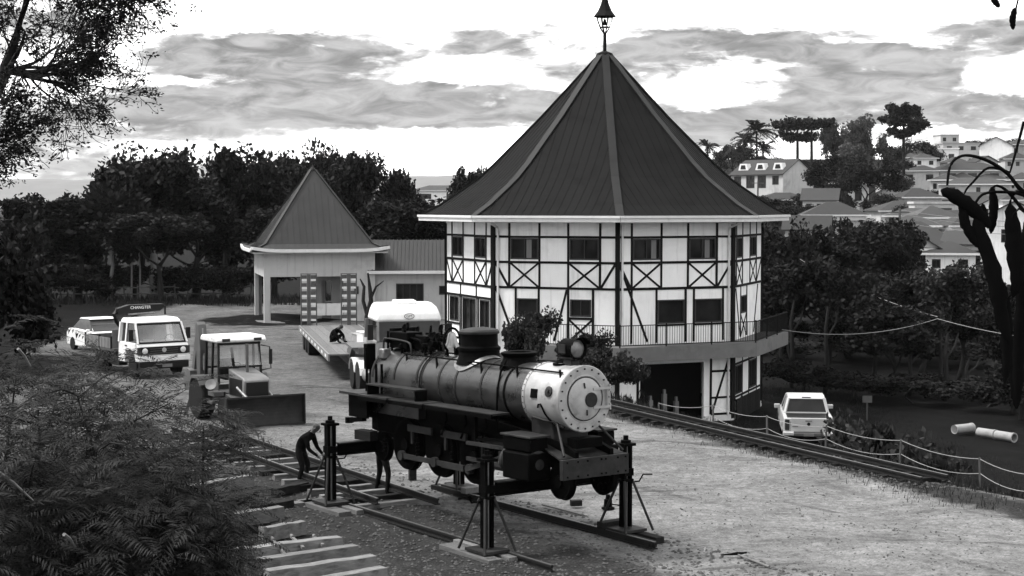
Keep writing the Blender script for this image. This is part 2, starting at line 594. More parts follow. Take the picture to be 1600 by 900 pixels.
def make_ground():
    xs = list(np.arange(-26, 26.01, 0.45))
    ys = list(np.arange(14, 104, 0.5))
    st = 0.6
    while xs[-1] < 5000:
        st *= 1.17
        xs.append(xs[-1] + st)
        xs.insert(0, xs[0] - st)
    st = 0.6
    while ys[-1] < 7000:
        st *= 1.12
        ys.append(ys[-1] + st)
    st = 0.6
    while ys[0] > -200:
        st *= 1.4
        ys.insert(0, ys[0] - st)
    nx, ny = len(xs), len(ys)
    vs = [(x, y, ground_z(x, y)) for y in ys for x in xs]
    fs = [(j * nx + i, j * nx + i + 1, (j + 1) * nx + i + 1, (j + 1) * nx + i) for j in range(ny - 1) for i in range(nx - 1)]
    me = bpy.data.meshes.new('ground')
    me.from_pydata(vs, [], fs)
    me.polygons.foreach_set('use_smooth', [True] * len(fs))
    ca = me.color_attributes.new('cover', 'FLOAT_COLOR', 'POINT')
    dat = np.zeros((len(vs), 4), dtype=np.float32)
    dat[:, 3] = 1
    for i, (x, y, z) in enumerate(vs):
        d = x - edge_x(y)
        grass = max(sm(0.2, 1.6, d), sm(101, 106, y - 0.1 * (x + 20)), sm(-14.0, -18.5, x - 0.12 * (y - 60)) * (1 - sm(60, 75, y)),
                    sm(-19, -24, x))
        pav = math.hypot((x + 13.5) / 4.0, (y - 89) / 5.0)
        grass = max(grass, 0.75 * sm(1.25, 0.8, pav))
        # trodden ballast round the working tracks in front
        q = (x - 1.0) * 0.815 + (y - 29.6) * 0.58        # across the engine's track
        a = -(x - 1.0) * 0.58 + (y - 29.6) * 0.815       # along it, away from the viewer
        soil = sm(1.3, -0.9, q) * sm(-7.5, -5.5, q) * sm(14, 9, a) * sm(-9, -6, a)
        soil = max(soil, 0.8 * sm(-1.3, -0.2, d) * sm(1.3, 0.5, d))
        soil = max(soil, sm(-3.5, -6, x + 0.7 * (y - 33)))if y < 40 else soil
        sand = sm(-6, 1.5, x + 0.35 * (y - 34)) * sm(54, 46, y)
        dat[i, :3] = (grass, soil, sand)
    ca.data.foreach_set('color', dat.ravel())
    m, t, b, out = base_mat('yard_ground')
    at_ = t.add('ShaderNodeAttribute', dict(attribute_name='cover'))
    sp = t.add('ShaderNodeSeparateColor')
    t.l.new(at_.outputs['Color'], sp.inputs[0])
    tc = t.add('ShaderNodeTexCoord')
    v = tc.outputs['Object']
    mp = t.add('ShaderNodeMapping')
    t.l.new(v, mp.inputs[0])
    mp.inputs['Rotation'].default_value = (0, 0, R(-55))
    mp.inputs['Scale'].default_value = (0.35, 1.6, 1)
    streak = t.noise(mp.outputs[0], 1.1, 6, 0.65, 0.3)
    n1 = t.noise(v, 0.35, 5, 0.6)
    n2 = t.noise(v, 2.2, 6, 0.65)
    n3 = t.noise(v, 22.0, 4, 0.7)
    n4 = t.noise(v, 6.5, 5, 0.7, 0.4)
    gravel = t.mixf(sp.outputs[2], 0.095, 0.153)
    gravel = t.math('MULTIPLY', gravel, t.rng(n1, 0.3, 0.7, 0.72, 1.2, False))
    gravel = t.math('MULTIPLY', gravel, t.rng(n2, 0.3, 0.7, 0.78, 1.2, False))
    gravel = t.math('MULTIPLY', gravel, t.rng(streak, 0.35, 0.65, 0.84, 1.10, False))
    gravel = t.math('MULTIPLY', gravel, t.rng(n4, 0.3, 0.62, 0.62, 1.18, False))
    gravel = t.math('MULTIPLY', gravel, t.rng(n3, 0.3, 0.65, 0.6, 1.25, False))
    damp = t.rng(t.noise(mp.outputs[0], 0.5, 6, 0.6, 0.8), 0.55, 0.66, 1.0, 0.55)
    gravel = t.math('MULTIPLY', gravel, damp)
    sx = t.add('ShaderNodeSeparateXYZ')
    t.l.new(v, sx.inputs[0])
    ac = t.math('ADD', t.math('MULTIPLY', sx.outputs[0], 0.86), t.math('MULTIPLY', sx.outputs[1], 0.5))
    ac = t.math('ADD', ac, t.math('MULTIPLY', t.noise(v, 0.16, 3, 0.5), 5.0))
    fr = t.math('ABSOLUTE', t.math('SUBTRACT', t.math('FRACT', t.math('DIVIDE', ac, 1.75)), 0.5))
    rut = t.math('MULTIPLY', t.rng(fr, 0.05, 0.13, 1.0, 0.0), t.rng(t.noise(v, 0.33, 4, 0.6), 0.46, 0.6))
    gravel = t.math('MULTIPLY', gravel, t.rng(rut, 0.0, 1.0, 1.0, 0.72, False))
    soil = t.math('MULTIPLY', 0.024, t.rng(n3, 0.3, 0.7, 0.35, 1.7, False))
    soil = t.math('MULTIPLY', soil, t.rng(n2, 0.3, 0.7, 0.6, 1.4, False))
    grass = t.math('MULTIPLY', 0.0045, t.rng(n3, 0.3, 0.7, 0.45, 1.6, False))
    grass = t.math('MULTIPLY', grass, t.rng(n2, 0.3, 0.7, 0.5, 1.5, False))
    br = t.math('MULTIPLY', t.math('SUBTRACT', t.noise(v, 0.9, 6, 0.7), 0.5), 1.3)
    fs_ = t.rng(t.math('ADD', sp.outputs[1], br), 0.25, 0.75)
    fg = t.rng(t.math('ADD', sp.outputs[0], br), 0.3, 0.7)
    val = t.mixf(fg, t.mixf(fs_, gravel, soil), grass)
    t.l.new(grey(t, val), b.inputs['Base Color'])
    b.inputs['Roughness'].default_value = 0.95
    b.inputs['Specular IOR Level'].default_value = 0.04
    bn = t.add('ShaderNodeBump', Strength=0.55, Distance=0.05)
    t.l.new(t.math('ADD', n3, t.math('MULTIPLY', n2, 1.5)), bn.inputs['Height'])
    t.l.new(bn.outputs[0], b.inputs['Normal'])
    me.materials.append(m)
    o = bpy.data.objects.new('ground', me)
    col.objects.link(o)
    tag(o, kind='structure')


make_ground()


def make_hills():
    for name, D, x0, x1, h0, seed in (('hills', 7500, -4200, 6000, 150, 3),):
        b = MB()
        n = 90
        for i in range(n + 1):
            x = x0 + (x1 - x0) * i / n
            h = h0 * (0.86 + 0.16 * math.sin(x * 0.0014 + seed) + 0.07 * math.sin(x * 0.005 + 1.7) + 0.02 * math.sin(x * 0.022))
            for k, (dy, s) in enumerate(((-1100, -0.2), (-550, 0.45), (-180, 0.9), (0, 1.0), (300, 0.5), (600, -0.2))):
                b.v.append((x, D + dy, h * s))
        for i in range(n):
            for k in range(5):
                b.f.append((i * 6 + k, (i + 1) * 6 + k, (i + 1) * 6 + k + 1, i * 6 + k + 1))
        o = b.obj(name, 'hill', smooth=60)
        tag(o, kind='structure')


make_hills()

# ------------------------------------------------------------------ the octagonal half-timbered house
HX, HY, HR, HA = 4.32, 75.0, 7.40, 1.1
HB = -3.15                                   # foot of the house below the yard level


def corner(k, r=HR):
    a = R(HA + 45 * k)
    return Vector((r * math.sin(a), -r * math.cos(a), 0))


def face_m(k, r=HR):
    """frame of the wall between corners k and k+1: x along the wall, y inwards, z above the yard"""
    A, B = corner(k, r), corner(k + 1, r)
    u = (B - A).normalized()
    n = Vector((-u.y, u.x, 0))
    m = Matrix((u, n, Vector((0, 0, 1)))).transposed().to_4x4()
    m.translation = Vector((A.x, A.y, -HB))
    return m


FL = (corner(1) - corner(0)).length          # length of one wall


def fu(k, px):
    """distance along wall k at the photograph's column px"""
    A, B = corner(k), corner(k + 1)
    s_ = (px - 800) / F
    d = B - A
    return (s_ * (HY + A.y) - (HX + A.x)) / (d.x - s_ * d.y) * FL


def wall_sheet(b, m, L, z0, z1, holes, depth=0.16):
    """front sheet with real openings and their reveals; holes are (x0, x1, z0, z1)"""
    xs = sorted(set([0, L] + [h for q in holes for h in q[:2]]))
    zs = sorted(set([z0, z1] + [h for q in holes for h in q[2:]]))
    for x0, x1 in zip(xs, xs[1:]):
        for a, c in zip(zs, zs[1:]):
            xm, zm = (x0 + x1) / 2, (a + c) / 2
            if any(q[0] < xm < q[1] and q[2] < zm < q[3] for q in holes):
                continue
            b.quad((x0, 0, a), (x1, 0, a), (x1, 0, c), (x0, 0, c), m)
    for x0, x1, a, c in holes:
        e = depth
        b.quad((x0, 0, a), (x0, e, a), (x1, e, a), (x1, 0, a), m)
        b.quad((x0, 0, c), (x1, 0, c), (x1, e, c), (x0, e, c), m)
        b.quad((x0, 0, a), (x0, 0, c), (x0, e, c), (x0, e, a), m)
        b.quad((x1, 0, a), (x1, e, a), (x1, e, c), (x1, 0, c), m)


def window(root, m, x0, x1, z0, z1, panes=2, name='window', proud=0.025, fw=0.055, back=0.10, curtain=False, fmat='frame'):
    """frame (part) with a pane and mullions (sub-parts) in an opening"""
    b = MB()
    y0, y1 = -proud, back
    c = (y0 + y1) / 2
    d = y1 - y0
    b.box(((x0 + x1) / 2, c, z0 + fw / 2), (x1 - x0, d, fw), m)
    b.box(((x0 + x1) / 2, c, z1 - fw / 2), (x1 - x0, d, fw), m)
    b.box((x0 + fw / 2, c, (z0 + z1) / 2), (fw, d, z1 - z0 - 2 * fw), m)
    b.box((x1 - fw / 2, c, (z0 + z1) / 2), (fw, d, z1 - z0 - 2 * fw), m)
    for i in range(1, panes):
        x = x0 + (x1 - x0) * i / panes
        b.box((x, c + 0.02, (z0 + z1) / 2), (0.035, d - 0.04, z1 - z0 - 2 * fw), m)
    w = b.obj(name, fmat, root)
    g = MB()
    g.quad((x0 + fw * 0.5, back - 0.02, z0 + fw * 0.5), (x1 - fw * 0.5, back - 0.02, z0 + fw * 0.5),
           (x1 - fw * 0.5, back - 0.02, z1 - fw * 0.5), (x0 + fw * 0.5, back - 0.02, z1 - fw * 0.5), m)
    g.obj('pane', 'glass', w)
    if curtain:
        q = MB()
        xa = x0 + (x1 - x0) * curtain
        n = 8
        for i in range(n):
            a0, a1 = xa + 0.03 * i, xa + 0.03 * (i + 1)
            q.quad((a0, back - 0.03 - 0.006 * (i % 2), z0 + fw), (a1, back - 0.03 - 0.006 * ((i + 1) % 2), z0 + fw),
                   (a1, back - 0.03 - 0.006 * ((i + 1) % 2), z1 - fw), (a0, back - 0.03 - 0.006 * (i % 2), z1 - fw), m)
        q.obj('curtain', 'curtain', w)
    return w


def make_house():
    root = thing('octagonal_house', 'white half-timbered octagonal house with tall dark flared roof and lantern finial', 'house', (HX, HY, HB))
    Z = dict(top=5.64, r1=5.02, wt=4.98, wb=4.05, r2=3.93, band=2.82)
    holes = {k: [] for k in range(-4, 4)}

    def beam(m, p0, p1, w=0.10, t=0.034, name='timber_beam'):
        b = MB()
        w *= random.uniform(0.9, 1.08)
        p0 = (p0[0] + random.uniform(-0.012, 0.012), p0[1] + random.uniform(-0.01, 0.01))
        a, c = Vector((p0[0], 0, p0[1])), Vector((p1[0], 0, p1[1]))
        d = (c - a).normalized()
        nx = Vector((-d.z, 0, d.x)) * (w / 2)
        vs = [a - nx, c - nx, c + nx, a + nx]
        b.add([(q.x, -t, q.z) for q in vs] + [(q.x, 0.02, q.z) for q in vs],
              [(0, 1, 2, 3), (7, 6, 5, 4), (0, 4, 5, 1), (1, 5, 6, 2), (2, 6, 7, 3), (3, 7, 4, 0)], m)
        return b.obj(name, 'beam', root)

    def V(m, x, z0, z1, w=0.10):
        beam(m, (x, z0), (x, z1), w, 0.030)

    def Hh(m, x0, x1, z, w=0.105):
        beam(m, (x0, z), (x1, z), w, 0.036)

    def X(m, x0, x1, z0, z1):
        beam(m, (x0, z0), (x1, z1), 0.085, 0.024)
        beam(m, (x0, z1), (x1, z0), 0.085, 0.020)

    def D(m, x0, z0, x1, z1):
        beam(m, (x0, z0), (x1, z1), 0.10, 0.024)

    def win(k, m, x0, x1, z0, z1, **kw):
        holes[k].append((x0, x1, z0, z1))
        window(root, m, x0, x1, z0, z1, **kw)

    def upper(k, posts, wins, curt=(False, False)):
        m = face_m(k)
        P = [fu(k, p) for p in posts]
        for x in P:
            V(m, x, Z['band'], Z['top'] - 0.02)
        segs = [(0.08, FL - 0.08)]
        for a, c in segs:
            Hh(m, a, c, Z['r2'])
            Hh(m, a, c, Z['band'])
        edges = [0.08] + P + [FL - 0.08]
        for i in range(len(edges) - 1):
            Hh(m, edges[i], edges[i + 1], Z['r1'], 0.10)
        for j, (i0, i1) in enumerate(wins):
            a, c = P[i0] + 0.06, P[i1] - 0.06
            win(k, m, a, c, Z['wb'], Z['wt'] - 0.02, curtain=curt[j])
            X(m, a, c, Z['band'] + 0.05, Z['r2'] - 0.05)
        D(m, 0.1, Z['r2'] - 0.05, P[0] - 0.05, Z['band'] + 0.05)
        D(m, P[-1] + 0.05, Z['band'] + 0.05, FL - 0.1, Z['r2'] - 0.05)
        return m

    # left-front wall
    m = upper(-1, (796, 843, 888, 938), ((0, 1), (2, 3)), (0.55, False))
    u = lambda p: fu(-1, p)
    for p in (806, 842, 888, 927):
        V(m, u(p), 0.5, Z['band'])
    win(-1, m, u(808), u(840), 1.55, 2.36, panes=1)
    win(-1, m, u(891), u(924), 1.62, 2.36)
    Hh(m, u(888), u(927), 1.54)
    X(m, u(889), u(926), 0.55, 1.5)
    D(m, 0.12, Z['band'] - 0.05, u(800), 0.9)
    D(m, u(888) - 0.06, Z['band'] - 0.06, u(866), 0.55)
    # right-front wall
    m = upper(0, (987, 1033.5, 1075, 1120), ((0, 1), (2, 3)), (0.7, 0.62))
    u = lambda p: fu(0, p)
    for p in (987, 1026, 1071.5, 1084.5, 1130):
        V(m, u(p), 0.5, Z['band'])
    win(0, m, u(1028), u(1070), 1.30, 2.33, panes=1)
    win(0, m, u(1086), u(1128.5), 1.30, 2.33, panes=1)
    D(m, 0.12, 3.8, u(1012), 0.55)
    Hh(m, u(1027), u(1071), 1.24, 0.08)
    Hh(m, u(1085), u(1130), 1.24, 0.08)
    # basement of the right-front wall with the garage opening
    holes[0].append((u(1001), u(1101), HB, -0.42))
    for p in (997,):
        V(m, u(p), HB + 0.5, -0.2)
    V(m, u(1112), HB + 0.42, -0.2, 0.10)
    Hh(m, u(1112), FL - 0.1, -0.85, 0.09)
    Hh(m, u(1112), FL - 0.1, -2.0, 0.09)
    Hh(m, u(1112), FL - 0.1, HB + 0.42, 0.09)
    D(m, u(1114), HB + 0.46, FL - 0.15, -0.22)
    # left wall
    m = upper(-2, (706.7, 724, 742, 760), ((0, 1), (2, 3)))
    u = lambda p: fu(-2, p)
    Hh(m, 0.08, FL - 0.08, 2.28, 0.10)
    for p in (720, 744.5):
        V(m, u(p), 2.28, Z['band'])
    win(-2, m, u(703), u(717), 1.05, 2.2, panes=2)
    win(-2, m, u(723), u(743.5), 0.0, 2.2, panes=2, name='door')
    win(-2, m, u(750), u(765), 0.95, 2.2, panes=2)
    for p in (701, 719, 721.3, 745.5, 748, 767):
        V(m, u(p), 0.05, 2.25, 0.09)
    Hh(m, 0.08, u(719), 0.95, 0.09)
    # right wall
    m = upper(1, (1150.5, 1160, 1171.5, 1181.5), ((0, 1), (2, 3)))
    u = lambda p: fu(1, p)
    for p in (1157.5, 1167):
        V(m, u(p), 0.5, Z['band'])
    win(1, m, u(1158.5), u(1166), 1.55, 2.35, panes=1)
    X(m, u(1158), u(1166.5), 0.55, 1.5)
    D(m, u(1150), Z['band'] - 0.1, u(1157), 0.55)
    D(m, u(1178), 0.55, u(1184), Z['band'] - 0.1)
    win(1, m, u(1150), u(1160), -2.0, -0.7, panes=2)
    win(1, m, u(1172), u(1182), -2.0, -0.7, panes=2)
    Hh(m, 0.1, FL - 0.1, -2.08, 0.09)
    Hh(m, u(1149), u(1183), -0.62, 0.09)
    for p in (1149, 1161, 1171, 1183):
        V(m, u(p), -2.9, -0.2, 0.08)
    X(m, u(1149), u(1161), -2.9, -2.1)
    # dark timber gate leaning on the right basement wall
    g = MB()
    for i in range(9):
        x = u(1147) + (u(1184) - u(1147)) * (i + 0.5) / 9
        bd = MB()
        bd.box((x, -0.16, -2.62), ((u(1184) - u(1147)) / 9 - 0.02, 0.05, 0.95), m)
        bd.obj('gate_board', 'sleeper_dark', root)

    # walls with the openings cut out
    for k in range(-4, 4):
        b = MB()
        wall_sheet(b, face_m(k), FL, HB, Z['top'] + 0.1, holes[k])
        b.obj('wall', 'wall', root)
    for k in (2, 3, -4, -3):
        mm = face_m(k)
        for z in ('r1', 'r2', 'band'):
            Hh(mm, 0.08, FL - 0.08, Z[z])
        for i in range(1, 5):
            V(mm, FL * i / 5, Z['band'], Z['top'])
    # plinth, floors and inside coloured near-black to stand for its shade
    for k in (0, 1):
        b = MB()
        mm = face_m(k)
        if k == 0:
            x0, x1 = fu(0, 1102), FL + 0.03
            b.box(((x0 + x1) / 2, -0.02, HB + 0.17), (x1 - x0, 0.10, 0.40), mm)
            x0, x1 = -0.03, fu(0, 1000)
            b.box(((x0 + x1) / 2, -0.02, HB + 0.17), (x1 - x0, 0.10, 0.40), mm)
        else:
            b.box((FL / 2, -0.02, HB + 0.15), (FL, 0.09, 0.36), mm)
        b.obj('plinth', 'gutter', root)
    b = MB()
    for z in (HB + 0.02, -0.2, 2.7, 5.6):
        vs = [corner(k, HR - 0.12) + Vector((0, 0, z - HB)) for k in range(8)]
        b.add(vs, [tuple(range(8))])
    b.obj('floor_slab', 'shade_in', root)
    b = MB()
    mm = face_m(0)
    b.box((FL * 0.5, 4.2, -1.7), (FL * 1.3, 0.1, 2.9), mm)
    b.obj('inner_wall', 'shade_in', root)  # back of the garage, its darkness put into the colour
    b = MB()
    for a, h in ((1040, 1.0), (1062, 1.25), (1081, 0.9)):
        b.box((fu(0, a), 1.3, HB + h / 2), (0.18, 0.18, h), mm)
        b.box((fu(0, a), 1.3, HB + h + 0.1), (0.10, 0.10, 0.2), mm)
    b.obj('stored_post', 'white_pipe', root)
    # corner posts and downpipes
    for k in range(8):
        b = MB()
        c = corner(k)
        o = c.normalized()
        b.box((0, 0, (Z['top'] - HB) / 2 + (0.22 if k == 0 else 0.05)), (0.20, 0.13, Z['top'] - HB - 0.3), T(c.x + o.x * 0.012, c.y + o.y * 0.012, 0, R(HA + 45 * k)))
        b.obj('corner_post', 'beam', root)
    for k, du in ((-1, 0.24), (1, -0.24), (0, 0.2)):
        mm = face_m(k if du > 0 else k - 1)
        x = du if du > 0 else FL + du
        b = MB()
        lo = 0.48 if k != 1 else -2.8
        if k == 0:
            b.box((x, -0.05, 3.0), (0.08, 0.08, 5.1), mm)
        else:
            b.path([(x, -1.0, 5.72), (x, -0.92, 5.6), (x, -0.12, 5.42), (x, -0.07, 5.25), (x, -0.07, lo)], 0.05, 8, mm)
        b.obj('downpipe', 'gutter', root, smooth=40)
    # balcony: slab, railing with posts, rails and balusters
    RO = HR + 1.2 / math.cos(R(22.5))
    b = MB()
    pts_o, pts_i = [], []
    A0, A1 = corner(-1, RO), corner(0, RO)
    s0 = A0 + (A1 - A0) * 0.30
    i0 = corner(-1, HR - 0.05) + (corner(0, HR - 0.05) - corner(-1, HR - 0.05)) * 0.30
    out = [s0, corner(0, RO), corner(1, RO), corner(2, RO)]
    inn = [i0, corner(0, HR - 0.05), corner(1, HR - 0.05), corner(2, HR - 0.05)]
    n = 4
    z0, z1 = -0.16 - HB, 0.44 - HB
    vs = [p + Vector((0, 0, z1)) for p in out] + [p + Vector((0, 0, z1)) for p in inn] + \
         [p + Vector((0, 0, z0)) for p in out] + [p + Vector((0, 0, z0 + 0.1)) for p in inn]
    fs = []
    for i in range(3):
        fs += [(i, i + 1, n + i + 1, n + i), (2 * n + i, 3 * n + i, 3 * n + i + 1, 2 * n + i + 1), (i, 2 * n + i, 2 * n + i + 1, i + 1)]
    fs += [(0, n, 3 * n, 2 * n), (n - 1, 2 * n - 1 + n, 4 * n - 1, 2 * n - 1)]
    b.add(vs, fs)
    b.obj('balcony_slab', 'concrete', root)
    ins = 0.06
    RI = RO - ins / math.cos(R(22.5))
    B0 = corner(-1, RI) + (corner(0, RI) - corner(-1, RI)) * 0.30
    ring = [B0, corner(0, RI), corner(1, RI), corner(2, RI)]
    bal = None
    for i in range(3):
        p, q = ring[i], ring[i + 1]
        d = q - p
        L = d.length
        r_ = MB()
        up = Vector((0, 0, 1))
        for z in (1.36, 0.53):
            r_.bar(p + up * (z - HB), q + up * (z - HB), 0.05, 0.035)
        rail = r_.obj('railing', 'beam', root)
        nb = int(L / 0.115)
        for j in range(nb):
            c = p + d * ((j + 0.5) / nb)
            if bal is None:
                bb = MB()
                bb.box((0, 0, 0), (0.018, 0.018, 0.80))
                bal = bb.obj('baluster', 'beam', rail, loc=(c.x, c.y, 0.945 - HB))
            else:
                share(bal, rail, (c.x, c.y, 0.945 - HB))
        npst = max(2, int(L / 2.2))
        for j in range(npst + 1):
            if i and j == 0:
                continue
            c = p + d * (j / npst)
            pb = MB()
            pb.box((c.x, c.y, 0.93 - HB), (0.055, 0.055, 0.98))
            pb.obj('railing_post', 'beam', root)
    # roof: eight flared faces of ribbed sheet, ridge caps, gutters, soffit
    RE, ZE, RF, ZF, RT, ZT = 8.62, 5.90, 5.95, 7.58, 0.32, 13.35
    prof = [(RE, ZE), (RE - 0.9, ZE + 0.47), (RF + 0.5, ZF - 0.36), (RF, ZF), (RF - 0.7, ZF + 0.62), (3.0, 10.45), (RT, ZT)]
    for k in range(-4, 4):
        b = MB()
        mm = []
        for r, z in prof:
            mm.append((corner(k, r) + Vector((0, 0, z - HB)), corner(k + 1, r) + Vector((0, 0, z - HB))))
        for (a, c), (d, e) in zip(mm, mm[1:]):
            b.quad(a, c, e, d)
        nrm = (corner(k, 1) + corner(k + 1, 1)).normalized()
        tdir = (corner(k + 1, 1) - corner(k, 1)).normalized()
        half0 = RE * math.sin(R(22.5))
        cz = math.cos(R(22.5))
        j = -int(half0 / 0.38)
        while j * 0.38 < half0:
            off = j * 0.38
            j += 1
            pts = []
            for (r, z), (r2, z2) in zip(prof, prof[1:]):
                for q in range(4):
                    f = q / 4
                    rr, zz = r + (r2 - r) * f, z + (z2 - z) * f
                    if rr * math.sin(R(22.5)) < abs(off) + 0.05:
                        break
                    pts.append(nrm * (rr * cz) + tdir * off + Vector((0, 0, zz - HB)))
            if len(pts) >= 2:
                for p, q in zip(pts, pts[1:]):
                    b.bar(p, q, 0.022, 0.028, up=(nrm.x * 0.4, nrm.y * 0.4, 1))
        b.obj('roof_sheet', 'roof', root)
        # gutter of two steps
        g = MB()
        a, c = corner(k, RE + 0.04), corner(k + 1, RE + 0.04)
        for r, z, w, h in ((RE + 0.07, ZE - 0.01, 0.14, 0.10), (RE + 0.02, ZE - 0.15, 0.10, 0.16)):
            a, c = corner(k, r), corner(k + 1, r)
            up = Vector((0, 0, z - HB))
            g.bar(a + up, c + up, w, h)
        g.obj('gutter', 'gutter', root)
    for k in range(8):
        b = MB()
        pts = [corner(k, r) + Vector((0, 0, z - HB + 0.03)) for r, z in prof]
        o = corner(k, 1)
        for p, q in zip(pts, pts[1:]):
            b.bar(p, q, 0.34, 0.05, up=(o.x * 0.6, o.y * 0.6, 0.8))
        b.obj('ridge_cap', 'ridge', root)
    b = MB()
    vs = [corner(k, RE - 0.03) + Vector((0, 0, ZE - 0.2 - HB)) for k in range(8)]
    b.add(vs, [tuple(range(8))])
    b.obj('soffit', 'wall', root)
    # lantern finial with a small bell
    up = -HB
    b = MB()
    b.lathe([(0.36, ZT + up - 0.1), (0.40, ZT + up), (0.36, ZT + up + 0.10), (0.10, ZT + up + 0.2), (0.0, ZT + up + 0.2)], 8)
    b.lathe([(0.085, ZT + up + 0.1), (0.075, ZT + up + 1.05)], 8)
    b.obj('finial_pole', 'roof', root, smooth=40)
    zb = ZT + up + 1.0
    for i in range(8):
        a = R(45 * i + 22)
        q = MB()
        q.path([(0.04 * math.cos(a), 0.04 * math.sin(a), zb), (0.22 * math.cos(a), 0.22 * math.sin(a), zb + 0.26),
                (0.36 * math.cos(a), 0.36 * math.sin(a), zb + 0.62), (0.37 * math.cos(a), 0.37 * math.sin(a), zb + 0.80)], 0.03, 5)
        q.obj('lantern_bar', 'beam', root)
    q = MB()
    q.lathe([(0.25, zb + 0.28), (0.25, zb + 0.33), (0.21, zb + 0.33), (0.21, zb + 0.28), (0.25, zb + 0.28)], 12)
    q.obj('lantern_ring', 'beam', root)
    q = MB()
    q.lathe([(0.50, zb + 0.77), (0.52, zb + 0.80), (0.33, zb + 1.05), (0.20, zb + 1.35), (0.10, zb + 1.75), (0.02, zb + 2.1), (0, zb + 2.1)], 8)
    q.obj('lantern_roof', 'roof', root)
    q = MB()
    q.lathe([(0.15, zb + 0.40), (0.12, zb + 0.45), (0.075, zb + 0.55), (0.06, zb + 0.66), (0.0, zb + 0.70)], 12)
    q.lathe([(0.015, zb + 0.68), (0.015, zb + 0.8)], 6)
    q.obj('lantern_bell', 'iron', root, smooth=50)
    q = MB()
    q.tube((-0.42, -0.2, ZT + up - 0.5), (-0.42, -0.2, ZT + up + 0.75), 0.012, 0.008, 5)
    q.obj('lightning_rod', 'iron', root)


make_house()


